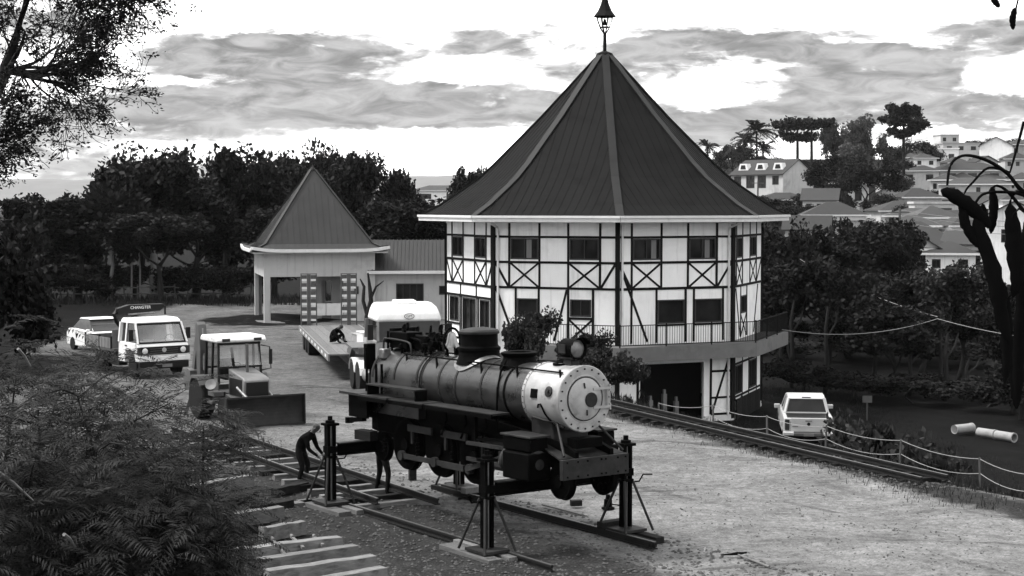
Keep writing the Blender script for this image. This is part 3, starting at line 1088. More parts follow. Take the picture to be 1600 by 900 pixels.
# ------------------------------------------------------------------ the open pavilion with pyramid roof and the wing behind
def make_pavilion():
    A = 6.1
    rz = R(14)
    root = thing('entrance_pavilion', 'small pale grey pavilion with steep dark pyramid roof and open bay', 'pavilion', (-13.5, 87.0, -0.05), rz)
    z0, zl, zt = 0.0, 2.52, 3.82
    h = A
    mf = T(0, 0, 0)                              # front, x along, y inwards
    ml = Matrix(((0, 1, 0, 0), (-1, 0, 0, A), (0, 0, 1, 0), (0, 0, 0, 1)))   # left side: x runs from back to front
    mr = Matrix(((0, -1, 0, A), (1, 0, 0, 0), (0, 0, 1, 0), (0, 0, 0, 1)))
    mb = Matrix(((-1, 0, 0, A), (0, -1, 0, A), (0, 0, 1, 0), (0, 0, 0, 1)))
    for m, holes, nm in ((mf, [(0.34, 2.0, z0, zl), (2.55, 4.35, z0, zl)], 'front_wall'), (ml, [(0.34, 5.75, z0, zl)], 'wall'),
                         (mr, [], 'wall'), (mb, [(0.34, 2.0, 0.8, zl), (2.9, 5.7, z0, zl)], 'wall')):
        b = MB()
        wall_sheet(b, m, A, z0, zt, holes, 0.22)
        b.obj(nm, 'wall_grey', root)
    b = MB()
    b.box((2.28, 0.5, 1.25), (0.10, 0.6, 2.5))
    b.obj('column', 'wall_grey', root)
    # inner partition with a doorway, low white counter
    b = MB()
    mi = T(2.4, 2.0, 0)
    wall_sheet(b, mi, 3.68, 0, 3.0, [(1.0, 1.55, 0, 2.2)], 0.15)
    b.obj('inner_wall', 'wall_grey', root)
    for x0, x1 in ((2.58, 3.36), (3.40, 4.32)):
        b = MB()
        b.box(((x0 + x1) / 2, 0.10, 0.70), (x1 - x0, 0.06, 0.66))
        b.obj('counter_panel', 'gutter', root)
    b = MB()
    b.box((A / 2, A / 2, -0.04), (A + 0.6, A + 0.6, 0.1))
    b.obj('floor', 'concrete', root)
    b = MB()
    b.box((5.05, -0.08, 1.75), (0.22, 0.14, 0.42))
    b.obj('meter_box', 'frame', root)
    # ceiling and roof
    b = MB()
    b.box((A / 2, A / 2, zt + 0.02), (A + 1.2, A + 1.2, 0.08))
    b.obj('soffit', 'wall_grey', root)
    cx = A / 2
    E, ZE = A / 2 + 0.66, zt + 0.20
    prof = [(E, ZE, 0.16), (E - 0.35, ZE + 0.06, 0.04), (E - 0.75, ZE + 0.28, 0), (E - 1.05, ZE + 0.72, 0), (0.12, 8.42, 0)]
    for s in range(4):
        m = T(cx, cx, 0, s * math.pi / 2)
        b = MB()
        N = 12
        for (r, z, l), (r2, z2, l2) in zip(prof, prof[1:]):
            for i in range(N):
                f0, f1 = -1 + 2 * i / N, -1 + 2 * (i + 1) / N
                b.quad((f0 * r, -r, z + l * f0 ** 6), (f1 * r, -r, z + l * f1 ** 6), (f1 * r2, -r2, z2 + l2 * f1 ** 6), (f0 * r2, -r2, z2 + l2 * f0 ** 6), m)
        j = -10
        while j <= 10:
            off = j * 0.34
            j += 1
            pts = []
            for (r, z, l), (r2, z2, l2) in zip(prof[1:], prof[2:]):
                for q in range(5):
                    f = q / 5
                    rr = r + (r2 - r) * f
                    if rr < abs(off) + 0.04:
                        break
                    pts.append(Vector((off, -rr, z + (z2 - z) * f)))
            for p, q in zip(pts, pts[1:]):
                b.bar(p, q, 0.03, 0.035, m, up=(0, -0.5, 1))
        b.obj('roof_sheet', 'roof_grey', root)
        g = MB()
        for i in range(N):
            f0, f1 = -1 + 2 * i / N, -1 + 2 * (i + 1) / N
            g.bar((f0 * E, -E - 0.03, ZE - 0.07 + 0.16 * f0 ** 6), (f1 * E, -E - 0.03, ZE - 0.07 + 0.16 * f1 ** 6), 0.10, 0.17, m)
        g.obj('gutter', 'gutter', root)
        b = MB()
        pts = [Vector((-r, -r, z + l + 0.03)) for r, z, l in prof]
        for p, q in zip(pts, pts[1:]):
            b.bar(p, q, 0.16, 0.05, m, up=(-0.4, -0.4, 0.8))
        b.obj('ridge_cap', 'ridge', root)
    b = MB()
    b.lathe([(0.2, 8.30), (0.16, 8.45), (0.05, 8.62), (0, 8.75)], 8, T(cx, cx, 0))
    b.obj('roof_cap', 'ridge', root)

    # low wing between pavilion and house
    p0 = at(586, 500, 88.8)
    wing = thing('low_wing', 'long low grey wing with ribbed roof joining pavilion and octagonal house', 'building', (p0.x, p0.y, -0.05), R(2.5))
    L, DP = 7.6, 5.0
    b = MB()
    wx = lambda px: (px - 586) / F * 89.0
    hs = [(wx(619), wx(662), 1.05, 2.08), (wx(686), wx(700), 1.45, 1.95)]
    wall_sheet(b, T(), L, 0, 2.75, hs)
    b.obj('wall', 'wall_grey', wing)
    b = MB()
    b.box((L / 2, DP / 2 + 0.3, 1.35), (L - 0.1, DP - 0.6, 2.7))
    b.obj('back_wall', 'wall_grey', wing)
    w = window(wing, T(), *hs[0], panes=4)
    window(wing, T(), *hs[1], panes=1)
    b = MB()
    a = Vector((-0.4, -0.45, 2.75))
    for i in range(1):
        b.quad((-0.4, -0.45, 2.78), (L + 0.3, -0.45, 2.78), (L + 0.3, DP / 2, 4.45), (-0.4, DP / 2, 4.45))
        b.quad((-0.4, DP + 0.45, 2.78), (-0.4, DP / 2, 4.45), (L + 0.3, DP / 2, 4.45), (L + 0.3, DP + 0.45, 2.78))
        b.quad((-0.4, -0.45, 2.70), (-0.4, DP + 0.45, 2.70), (L + 0.3, DP + 0.45, 2.70), (L + 0.3, -0.45, 2.70))
    x = -0.35
    while x < L + 0.3:
        b.bar((x, -0.45, 2.80), (x, DP / 2, 4.47), 0.04, 0.05)
        x += 0.22
    b.obj('roof_sheet', 'roof_grey', wing)
    b = MB()
    b.box((L / 2 - 0.05, -0.50, 2.72), (L + 0.75, 0.12, 0.16))
    b.obj('gutter', 'gutter', wing)
    # white steps up to the house door
    st = thing('white_stairs', 'white concrete steps beside the left wall of the octagonal house', 'stairs', (-4.6, 76.2, 0.0), R(8))
    for i in range(5):
        b = MB()
        b.box((0, 0.32 * i, 0.10 + 0.21 * i), (2.4, 0.36, 0.11))
        b.obj('step', 'gutter', st)
    b = MB()
    b.box((0, 0.9, 0.12), (2.1, 2.0, 0.2))
    b.obj('base', 'concrete', st)


make_pavilion()

# ------------------------------------------------------------------ steam locomotive raised on jacks
LOCO_RZ = math.atan2(-0.815, 0.58)
LX = Matrix(((0, 0, 1, 0), (0, 1, 0, 0), (-1, 0, 0, 0), (0, 0, 0, 1)))     # lathe axis z -> engine's x (x local -> -z)


def lx(x, y, z):
    return Matrix.Translation((x, y, z)) @ LX


def make_loco():
    root = thing('steam_locomotive', 'black steam locomotive with silver smokebox raised on four jacks', 'locomotive',
                 (1.356, 28.97, 0.0), rot=(0, R(-1.2), LOCO_RZ))
    P = lambda b, n, m='iron', s=40, bev=0.0, par=None: b.obj(n, m, par or root, smooth=s, bevel=bev)
    ZC = 2.87
    # smokebox shell with front ring, door and hinges
    b = MB()
    b.lathe([(0.59, -1.12), (0.61, -1.12), (0.61, -1.05), (0.60, -1.05), (0.60, -0.06), (0.613, -0.05), (0.615, 0.0), (0.60, 0.012), (0.47, 0.012)], 56, lx(0, 0, ZC))
    sb = P(b, 'smokebox', 'smokebox', 35)
    b = MB()
    b.lathe([(0.478, 0.0), (0.474, -0.02), (0.455, -0.02), (0.44, 0.012), (0.425, 0.018), (0.40, 0.0), (0.388, -0.006), (0.382, 0.026),
             (0.30, 0.048), (0.16, 0.062), (0.0, 0.066)], 48, lx(0, 0, ZC))
    door = P(b, 'smokebox_door', 'smokebox', 30)
    b = MB()
    b.lathe([(0.135, 0.05), (0.135, 0.085), (0.115, 0.09), (0.11, 0.082), (0.0, 0.084)], 28, lx(0, 0.10, ZC - 0.02))
    P(b, 'number_plate', 'iron2', 30, par=door)
    for r0, r1 in ((0.395, 0.408),):
        b = MB()
        b.lathe([(r0, 0.012), (r0, 0.022), (r1, 0.022), (r1, 0.012)], 48, lx(0, 0, ZC))
        P(b, 'door_seam', 'iron2', 30, par=door)
    for z in (0.17, -0.17):
        b = MB()
        b.box((0.055, 0.36, ZC + z), (0.03, 0.40, 0.045))
        b.tube((0.05, 0.555, ZC + z - 0.06), (0.05, 0.555, ZC + z + 0.06), 0.022, n=8)
        P(b, 'door_hinge', 'smokebox', 40, par=door)
    b = MB()
    b.tube((0.05, 0.50, ZC - 0.2), (0.05, 0.50, ZC + 0.2), 0.016, n=8)
    P(b, 'hinge_pin', 'smokebox', par=door)
    for a, l in ((R(100), 0.2), (R(-88), 0.16)):
        b = MB()
        r = 0.25
        y, z = r * math.cos(a), r * math.sin(a)
        b.bar((0.066, y * 0.8, ZC + z * 0.8), (0.066, y * 1.2, ZC + z * 1.2), 0.02, 0.02)
        P(b, 'door_mark', 'iron2', par=door)
    bolt = None
    for i in range(20):
        a = 2 * math.pi * i / 20
        y, z = 0.545 * math.cos(a), ZC + 0.545 * math.sin(a)
        if bolt is None:
            b = MB()
            b.lathe([(0.017, 0), (0.017, 0.016), (0.009, 0.022), (0, 0.022)], 8, LX)
            bolt = b.obj('bolt', 'iron2', sb, loc=(0.012, y, z))
        else:
            share(bolt, sb, (0.012, y, z))
    rivet = None
    for i in range(34):
        a = 2 * math.pi * i / 34
        y, z = 0.610 * math.cos(a), ZC + 0.610 * math.sin(a)
        if rivet is None:
            b = MB()
            b.lathe([(0.013, 0), (0.010, 0.008), (0, 0.010)], 6)
            rivet = b.obj('rivet', 'iron2', sb, loc=(-1.085, y, z), rot=(a - math.pi / 2, 0, 0))
        else:
            share(rivet, sb, (-1.085, y, z), (a - math.pi / 2, 0, 0))
    # chimney opening, badge, dark patch, hook on the near side
    b = MB()
    b.lathe([(0.20, 0.58), (0.20, 0.62), (0.165, 0.62), (0.165, 0.52), (0, 0.52)], 28, T(-0.62, 0, ZC))
    P(b, 'chimney_seat', 'iron', par=sb)

    def side(ang, r, x):
        a = R(ang)
        return T(x, -r * math.cos(a), ZC + r * math.sin(a), 0, R(90) - a)
    b = MB()
    b.box((0, 0, 0), (0.19, 0.17, 0.02), side(8, 0.607, -0.74))
    P(b, 'dark_plate', 'iron', par=sb)
    b = MB()
    b.lathe([(0.10, 0), (0.10, 0.02), (0.07, 0.035), (0.0, 0.04)], 20, side(14, 0.602, -0.30))
    b.lathe([(0.035, 0.03), (0.03, 0.07), (0, 0.07)], 10, side(14, 0.602, -0.30) @ T(0.03, 0.01, 0))
    P(b, 'check_valve', 'iron2', par=sb)
    b = MB()
    pts = []
    for x, an in ((-0.63, -16), (-0.60, -10), (-0.53, -9), (-0.49, -16), (-0.47, -26), (-0.43, -36), (-0.38, -44)):
        a = R(an)
        pts.append((x, -0.62 * math.cos(a), ZC + 0.62 * math.sin(a)))
    b.path(pts, 0.017, 6)
    P(b, 'steam_hook', 'iron')
    # boiler barrel with bands, firebox wrapper
    b = MB()
    b.lathe([(0.565, -4.75), (0.565, -1.12)], 48, lx(0, 0, ZC - 0.0))
    bl = P(b, 'boiler_barrel', 'boiler', 40)
    for x in (-1.75, -2.55, -3.45, -4.05, -4.7):
        b = MB()
        b.lathe([(0.566, -0.03), (0.576, -0.028), (0.576, 0.028), (0.566, 0.03)], 48, lx(x, 0, ZC))
        P(b, 'boiler_band', 'iron2' if x != -1.75 else 'iron', 30, par=bl)
    b = MB()
    prof = []
    for i in range(17):
        a = math.pi * i / 16
        prof.append((0.60 * math.cos(a), 0.60 * math.sin(a)))
    prof += [(-0.62, -0.75), (0.62, -0.75)]
    n = len(prof)
    for x in (-6.65, -4.72):
        b.v += [(x, y, ZC + z) for y, z in prof]
    b.f += [tuple(range(n)), tuple(reversed(range(n, 2 * n)))]
    b.f += [(i, n + i, n + (i + 1) % n, (i + 1) % n) for i in range(n)]
    fb = P(b, 'firebox', 'boiler', 30)
    for i in range(10):
        for j in range(4):
            pass
    for x in (-6.58, -5.7, -4.82):
        b = MB()
        for i in range(16):
            a0, a1 = math.pi * i / 16, math.pi * (i + 1) / 16
            b.bar((x, 0.605 * math.cos(a0), ZC + 0.605 * math.sin(a0)), (x, 0.605 * math.cos(a1), ZC + 0.605 * math.sin(a1)), 0.06, 0.016, up=(0, math.cos(a0), math.sin(a0)))
        P(b, 'firebox_band', 'iron2', 30, par=fb)
    # domes
    def dome(x, prof, name, mt='iron'):
        d = MB()
        d.lathe(prof, 36, T(x, 0, ZC))
        o = P(d, name, mt, 35)
        return o
    sd = dome(-3.39, [(0.47, 0.44), (0.43, 0.56), (0.41, 0.60), (0.41, 0.70), (0.43, 0.72), (0.43, 0.77), (0.385, 0.80), (0.375, 0.83), (0.375, 1.03),
                      (0.40, 1.05), (0.40, 1.09), (0.37, 1.12), (0.20, 1.15), (0.0, 1.16)], 'steam_dome')
    b = MB()
    b.lathe([(0.402, 1.04), (0.408, 1.055), (0.405, 1.09), (0.37, 1.125), (0.2, 1.155), (0, 1.165)], 36, T(-3.39, 0, ZC))
    P(b, 'dome_cap', 'iron2', 30, par=sd)
    b = MB()
    for i in range(25):
        a0 = 2 * math.pi * i / 24
        rr = 0.55
        y = rr * math.sin(a0) * 0.9
        b.v.append((-3.39 + rr * math.cos(a0), y, ZC + math.sqrt(max(0.0, 0.59 ** 2 - y * y))))
        y2 = 0.42 * math.sin(a0)
        b.v.append((-3.39 + 0.42 * math.cos(a0), y2, ZC + math.sqrt(max(0.0, 0.60 ** 2 - y2 * y2)) + 0.03))
    b.f += [(2 * i, 2 * i + 2, 2 * i + 3, 2 * i + 1) for i in range(24)]
    P(b, 'dome_saddle', 'steel', 60, par=sd)
    s2 = dome(-2.02, [(0.40, 0.42), (0.36, 0.54), (0.32, 0.60), (0.31, 0.66), (0.35, 0.70), (0.36, 0.74), (0.30, 0.76), (0.24, 0.745), (0.24, 0.66), (0.0, 0.66)], 'sand_dome')
    for sx in (-0.3, 0.3):
        b = MB()
        pts = []
        for i in range(7):
            a = math.pi * i / 6
            pts.append((-2.7 + sx * 2.4 + 0.26 * math.cos(a), -0.05, ZC + 0.57 + 0.13 * math.sin(a)))
        b.path(pts, 0.03, 8)
        P(b, 'pipe_bend', 'iron2')
    b = MB()
    b.path([(-2.02, -0.30, ZC + 0.62), (-1.98, -0.46, ZC + 0.42), (-1.95, -0.57, ZC + 0.1), (-1.95, -0.59, ZC - 0.3), (-1.9, -0.62, ZC - 0.75)], 0.022, 8)
    P(b, 'sand_pipe', 'iron')
    # hand rail along the near side with brackets
    b = MB()
    hy, hz = -0.40, ZC + 0.52
    b.tube((-5.6, hy, hz + 0.02), (-0.12, hy, hz - 0.03), 0.016, n=8)
    P(b, 'hand_rail', 'iron')
    b = MB()
    b.tube((-5.6, -hy, hz + 0.02), (-0.12, -hy, hz - 0.03), 0.016, n=8)
    P(b, 'hand_rail', 'iron')
    for x in (-0.2, -1.55, -2.75, -4.35, -5.5):
        for s in (1, -1):
            b = MB()
            b.tube((x, s * hy, hz - 0.01), (x + 0.10, s * hy * 1.12, ZC + 0.30), 0.022, 0.026, 8)
            b.lathe([(0.0, -0.03), (0.03, 0.0), (0.0, 0.03)], 8, T(x, s * hy, hz))
            P(b, 'rail_bracket', 'iron')
    # bell in its yoke
    bx = -4.38
    b = MB()
    b.lathe([(0.155, 0.72), (0.15, 0.75), (0.115, 0.82), (0.09, 0.94), (0.07, 1.0), (0.03, 1.03), (0, 1.03)], 24, T(bx, 0, ZC))
    b.lathe([(0.14, 0.722), (0.0, 0.76)], 24, T(bx, 0, ZC))
    bell = P(b, 'bell', 'brass', 50)
    b = MB()
    pts = [(bx, 0.2 * math.sin(a), ZC + 0.86 + 0.25 * math.cos(a)) for a in [R(x) for x in range(-150, 151, 25)]]
    b.path(pts, 0.026, 8)
    b.tube((bx, -0.13, ZC + 0.56), (bx, -0.12, ZC + 0.66), 0.05, 0.03)
    b.tube((bx, 0.13, ZC + 0.56), (bx, 0.12, ZC + 0.66), 0.05, 0.03)
    P(b, 'bell_yoke', 'iron', par=bell)
    # headlight on its bracket
    hx, hz_ = -0.24, ZC + 0.90
    b = MB()
    b.lathe([(0.0, -0.34), (0.16, -0.34), (0.18, -0.31), (0.18, 0.0), (0.205, 0.02), (0.205, 0.07), (0.17, 0.07), (0.165, 0.02)], 28, lx(hx, 0, hz_))
    hl = P(b, 'headlight', 'iron', 40)
    b = MB()
    b.lathe([(0.168, 0.03), (0.12, 0.055), (0.06, 0.066), (0.0, 0.07)], 24, lx(hx, 0, hz_))
    P(b, 'lens', 'steel', 60, par=hl)
    b = MB()
    for i in range(8):
        a0, a1 = R(20 + 140 * i / 8), R(20 + 140 * (i + 1) / 8)
        r1, r2 = 0.21, 0.225
        b.quad((hx + 0.05, r1 * math.cos(a0), hz_ + r1 * math.sin(a0)), (hx + 0.05, r1 * math.cos(a1), hz_ + r1 * math.sin(a1)),
               (hx + 0.17, r2 * math.cos(a1), hz_ + r2 * math.sin(a1)), (hx + 0.17, r2 * math.cos(a0), hz_ + r2 * math.sin(a0)))
    P(b, 'visor', 'iron', 40, par=hl)
    b = MB()
    b.box((hx - 0.17, -0.185, hz_), (0.20, 0.03, 0.16))
    P(b, 'number_box', 'iron2', par=hl)
    b = MB()
    b.box((hx - 0.14, 0, ZC + 0.64), (0.26, 0.22, 0.18), top=(0.8, 0.8))
    b.box((hx - 0.12, 0, hz_ - 0.17), (0.34, 0.26, 0.03))
    P(b, 'headlight_bracket', 'iron2', 30, par=hl)
    # fittings on top of the firebox: turret, valves, levers
    rnd = random.Random(5)
    for i in range(30):
        x = -6.55 + 1.75 * rnd.random()
        y = -0.35 + 0.7 * rnd.random()
        z = ZC + math.sqrt(max(0.02, 0.6 ** 2 - y * y)) - 0.02
        b = MB()
        h = 0.2 + 0.36 * rnd.random()
        b.tube((x, y, z), (x, y, z + h), 0.03, 0.025, 8)
        b.lathe([(0.0, -0.06), (0.07, -0.03), (0.07, 0.03), (0, 0.06)], 10, T(x, y, z + h * 0.6))
        w = rnd.choice((0, 1))
        if w:
            b.lathe([(0.075, -0.01), (0.09, 0.0), (0.075, 0.01), (0.06, 0.0), (0.075, -0.01)], 14, T(x, y - 0.02, z + h + 0.02, 0, R(70)))
        P(b, 'valve', 'iron', 40)
    for i in range(6):
        y = -0.36 + 0.14 * i
        z = ZC + 0.60 + 0.05 * (i % 3)
        x = -6.5 + 0.12 * i
        b = MB()
        b.path(curve([Vector(q) for q in ((x, y, z - 0.1), (x + 0.02, y, z + 0.16), (x + 0.14, y, z + 0.22), (x + 0.9 + 0.1 * i, y * 0.9, z + 0.18), (x + 1.05 + 0.1 * i, y * 0.9, z + 0.08), (x + 1.08 + 0.1 * i, y * 0.9, z - 0.1))]), 0.022 + 0.004 * (i % 2), 8)
        P(b, 'pipe', 'iron' if i % 3 else 'iron2', 60)
    b = MB()
    b.box((-6.0, -0.1, ZC + 0.80), (0.7, 0.40, 0.34))
    b.box((-5.35, 0.1, ZC + 0.76), (0.45, 0.5, 0.30))
    b.box((-6.45, 0.1, ZC + 0.82), (0.16, 0.6, 0.42))
    P(b, 'turret', 'iron', 30, 0.02)
    b = MB()
    b.box((-6.35, -0.42, ZC + 0.50), (0.20, 0.20, 0.22))
    P(b, 'white_valve_cover', 'steel', 30, 0.03)
    for y, x in ((-0.62, -6.78), (-0.5, -6.82), (-0.70, -6.25), (-0.64, -6.12)):
        b = MB()
        b.path([(x, y, ZC + 0.62 if x < -6.7 else ZC + 0.3), (x, y, ZC), (x + 0.02, y - 0.03, ZC - 0.6)], 0.03, 8)
        P(b, 'stand_pipe', 'iron')
    b = MB()
    b.box((-6.85, -0.5, ZC + 0.42), (0.16, 0.22, 0.55))
    b.box((-6.76, 0.3, ZC - 0.1), (0.2, 0.4, 0.9))
    P(b, 'backhead_box', 'iron', 30, 0.02)
    # running boards: stepped plates, near and far side, upper shelf, cab floor
    def board(x0, x1, z0, z1, y0, y1, t=0.03, name='running_board', mt='iron2'):
        b = MB()
        b.v += [(x0, y0, z0), (x1, y0, z1), (x1, y1, z1), (x0, y1, z0), (x0, y0, z0 - t), (x1, y0, z1 - t), (x1, y1, z1 - t), (x0, y1, z0 - t)]
        b.f += [(0, 1, 2, 3), (7, 6, 5, 4), (0, 4, 5, 1), (1, 5, 6, 2), (2, 6, 7, 3), (3, 7, 4, 0)]
        return P(b, name, mt, 30)
    for s in (-1, 1):
        ya, yb = sorted((s * 0.58, s * 1.10))
        board(-6.35, -5.2, 2.55, 2.55, ya, yb, 0.04)
        board(-5.2, -3.9, 2.54, 2.54, *sorted((s * 0.58, s * 1.05)), 0.04)
        board(-3.9, -1.55, 2.53, 2.53, *sorted((s * 0.58, s * 1.0)), 0.04)
        b = MB()
        for x0, x1, y in ((-6.35, -5.2, 1.09), (-5.2, -3.9, 1.04), (-3.9, -1.55, 0.99)):
            b.box(((x0 + x1) / 2, s * y, 2.475), (x1 - x0, 0.03, 0.08))
        P(b, 'board_edge', 'iron')
    board(-6.2, -4.25, 2.78, 2.78, -0.98, -0.70, 0.03, 'tool_shelf')
    b = MB()
    b.box((-4.27, -0.84, 2.66), (0.03, 0.28, 0.22))
    b.box((-6.15, -0.84, 2.66), (0.03, 0.28, 0.22))
    P(b, 'shelf_bracket', 'iron')
    b = MB()
    b.box((-6.80, 0, 2.53), (0.86, 2.1, 0.05))
    P(b, 'cab_floor', 'iron2', 30)
    b = MB()
    for y in (-0.85, 0.85):
        b.box((-6.75, y, 2.26), (0.76, 0.06, 0.5))
    b.box((-7.10, 0, 2.25), (0.06, 1.6, 0.5))
    P(b, 'cab_support', 'iron', 30)
    b = MB()
    b.bar((-6.6, -0.8, 1.98), (-7.25, -0.8, 1.90), 0.10, 0.10)
    b.lathe([(0.09, -0.06), (0.09, 0.06)], 12, T(-7.25, -0.8, 1.9))
    P(b, 'drawbar', 'iron')
    # frames
    for s in (-1, 1):
        b = MB()
        b.prism([(-6.9, 1.72), (-6.0, 1.60), (-2.0, 1.55), (0.1, 1.62), (0.28, 1.75), (0.28, 1.95), (-0.2, 2.1), (-2.2, 2.30), (-6.9, 2.40)], 0.04, T(0, s * 0.40, 0))
        P(b, 'frame', 'iron', 30)
    b = MB()
    for x in (-6.8, -5.9, -4.6, -3.4, -2.2, -0.9):
        b.box((x, 0, 1.95), (0.10, 0.8, 0.5))
    b.box((-4.6, 0, 2.12), (5.2, 0.78, 0.36))
    P(b, 'frame_stay', 'iron', 30)
    b = MB()
    b.box((-0.75, 0, 2.17), (0.75, 0.72, 0.62), top=(0.8, 1.25))
    P(b, 'smokebox_saddle', 'iron2', 30, 0.02)
    b = MB()
    b.box((-5.9, 0, 2.0), (1.4, 0.95, 0.6), top=(1, 1.15))
    P(b, 'ash_pan', 'iron', 30, 0.02)

    # wheels: driving wheels with spokes, counterweights and rods; leading wheels
    def wheel(x, y, r, s, spokes=12, zc=None):
        zc = zc if zc is not None else 1.03 + r
        w = MB()
        w.lathe([(r * 0.86, -0.05), (r, -0.05), (r, 0.045), (r + 0.03, 0.05), (r + 0.03, 0.075), (r * 0.86, 0.075), (r * 0.86, -0.05)], 36, T(x, y, zc, 0, R(90) * (-1 if s < 0 else 1)))
        wo = P(w, 'wheel', 'iron', 40)
        h = MB()
        h.lathe([(0.0, -0.10), (0.12, -0.10), (0.13, 0.06), (0, 0.06)], 16, T(x, y, zc, 0, R(90) * (-1 if s < 0 else 1)))
        P(h, 'hub', 'iron', 40, par=wo)
        sp = MB()
        for i in range(spokes):
            a = 2 * math.pi * i / spokes
            sp.bar((x + 0.1 * math.cos(a), y, zc + 0.1 * math.sin(a)), (x + r * 0.88 * math.cos(a), y, zc + r * 0.88 * math.sin(a)), 0.05, 0.05, up=(0, 1, 0))
        P(sp, 'spoke_set', 'iron', par=wo)
        cw = MB()
        pts = [(r * 0.87 * math.cos(a), r * 0.87 * math.sin(a)) for a in [R(-155 + 130 * i / 12) for i in range(13)]]
        cw.prism([(x + px_, zc + pz) for px_, pz in pts], 0.045, T(0, y, 0))
        if spokes > 8:
            P(cw, 'counterweight', 'iron2', 30, par=wo)
        return zc
    for x in (-2.77, -4.03, -5.29):
        for s in (-1, 1):
            zc = wheel(x, s * 0.52, 0.52, s)
        b = MB()
        b.tube((x, -0.5, zc), (x, 0.5, zc), 0.08, n=12)
        P(b, 'axle', 'iron')
    for s in (-1, 1):
        wheel(-0.06, s * 0.50, 0.32, s, 8, 1.40)
        wheel(-6.35, s * 0.50, 0.30, s, 8, 1.40)
        b = MB()
        zr = 1.03 + 0.52 - 0.22
        b.box((-4.03, s * 0.68, zr), (2.75, 0.05, 0.10))
        for x in (-2.77, -4.03, -5.29):
            b.lathe([(0.10, -0.05), (0.10, 0.05)], 14, T(x, s * 0.68, zr, 0, R(90)))
        P(b, 'coupling_rod', 'iron2', 40)
        b = MB()
        b.bar((-2.77, s * 0.77, zr), (-1.45, s * 0.80, 1.72), 0.05, 0.09)
        b.box((-1.35, s * 0.80, 1.72), (0.3, 0.16, 0.22))
        P(b, 'connecting_rod', 'iron2', 40)
        b = MB()
        b.bar((-2.6, s * 0.85, 1.88), (-1.2, s * 0.85, 1.90), 0.05, 0.07)
        b.bar((-2.6, s * 0.85, 1.58), (-1.2, s * 0.85, 1.56), 0.05, 0.07)
        P(b, 'slide_bar', 'iron2', 40)
        # cylinder with valve chest and an added black shade block
        b = MB()
        b.lathe([(0.0, -0.52), (0.20, -0.52), (0.25, -0.50), (0.25, -0.44), (0.235, -0.42), (0.235, 0.32), (0.25, 0.34), (0.25, 0.40), (0.20, 0.43), (0.0, 0.45)], 28, lx(-0.75, s * 0.80, 1.70))
        cy = P(b, 'cylinder', 'iron2' if s < 0 else 'iron', 35)
        b = MB()
        b.box((-0.78, s * 0.78, 2.05), (0.86, 0.42, 0.26))
        b.box((-0.72, s * 0.80, 1.66), (0.82, 0.52, 0.50))  # black block added round the cylinder in place of the shadow there
        P(b, 'valve_chest_and_shade_block', 'iron', 30, 0.03, par=cy)
        b = MB()
        b.box((-0.78, s * 0.78, 2.20), (0.94, 0.48, 0.04))
        P(b, 'chest_lid', 'iron2', 30, 0.01, par=cy)
        b = MB()
        b.bar((-2.45, s * 0.76, 2.42), (-2.45, s * 0.76, 1.75), 0.06, 0.10)
        b.bar((-2.45, s * 0.76, 1.95), (-1.2, s * 0.78, 2.05), 0.04, 0.06)
        P(b, 'valve_link', 'iron', 30)
    for x in (-2.1, -3.4, -4.66):
        b = MB()
        b.box((x, -0.62, 1.92), (0.9, 0.06, 0.14))
        b.box((x - 0.3, -0.62, 1.75), (0.06, 0.05, 0.3))
        P(b, 'leaf_spring', 'iron2', 30)
    b = MB()
    b.box((-3.3, -0.72, 1.33), (0.8, 0.06, 0.12))
    b.box((-1.6, -0.70, 1.50), (0.7, 0.06, 0.14))
    P(b, 'brake_beam', 'iron2', 30)
    for x, z in ((-3.42, 1.45), (-4.7, 1.5), (-6.0, 1.45), (-2.0, 1.6)):
        b = MB()
        for k in range(4):
            b.lathe([(0.045, -0.025), (0.05, 0), (0.045, 0.025)], 8, T(x, -0.66, z - 0.10 + k * 0.075))
        b.tube((x, -0.66, z - 0.22), (x, -0.66, z + 0.25), 0.018, n=6)
        P(b, 'brake_hanger', 'iron', 40)
    # front deck, buffer beam, braces
    b = MB()
    b.v += [(-0.55, -0.62, 2.02), (0.22, -0.74, 1.85), (0.22, 0.74, 1.85), (-0.55, 0.62, 2.02)]
    b.v += [(x, y, z - 0.03) for x, y, z in b.v[:4]]
    b.f += [(0, 1, 2, 3), (7, 6, 5, 4), (0, 4, 5, 1), (1, 5, 6, 2), (2, 6, 7, 3), (3, 7, 4, 0)]
    P(b, 'front_deck', 'iron2', 30)
    b = MB()
    b.box((0.28, 0, 1.66), (0.10, 1.52, 0.37))
    bb = P(b, 'buffer_beam', 'iron2', 30, 0.012)
    for y in (-0.66, -0.42, -0.2, 0.12, 0.22, 0.5, 0.68):
        for z in (1.53, 1.79):
            b = MB()
            b.lathe([(0.018, 0), (0.018, 0.014), (0, 0.018)], 6, lx(0.33, y, z))
            P(b, 'bolt', 'iron', None, par=bb)
    b = MB()
    b.box((0.06, 0, 1.62), (0.3, 0.9, 0.3))
    b.box((0.0, 0, 2.08), (0.28, 0.6, 0.18))
    P(b, 'leading_truck_frame', 'iron', 30, 0.01)
    for s in (-1, 1):
        b = MB()
        b.tube((-0.32, s * 0.40, ZC - 0.40), (0.26, s * 0.68, 1.90), 0.024, n=8)
        P(b, 'front_brace', 'iron2')
    b = MB()
    b.path([(-0.9, -0.52, ZC - 0.36), (-0.55, -0.50, ZC - 0.40), (-0.35, -0.44, ZC - 0.42), (-0.15, -0.36, ZC - 0.52)], 0.025, 8)
    P(b, 'drain_pipe', 'iron2')
    b = MB()
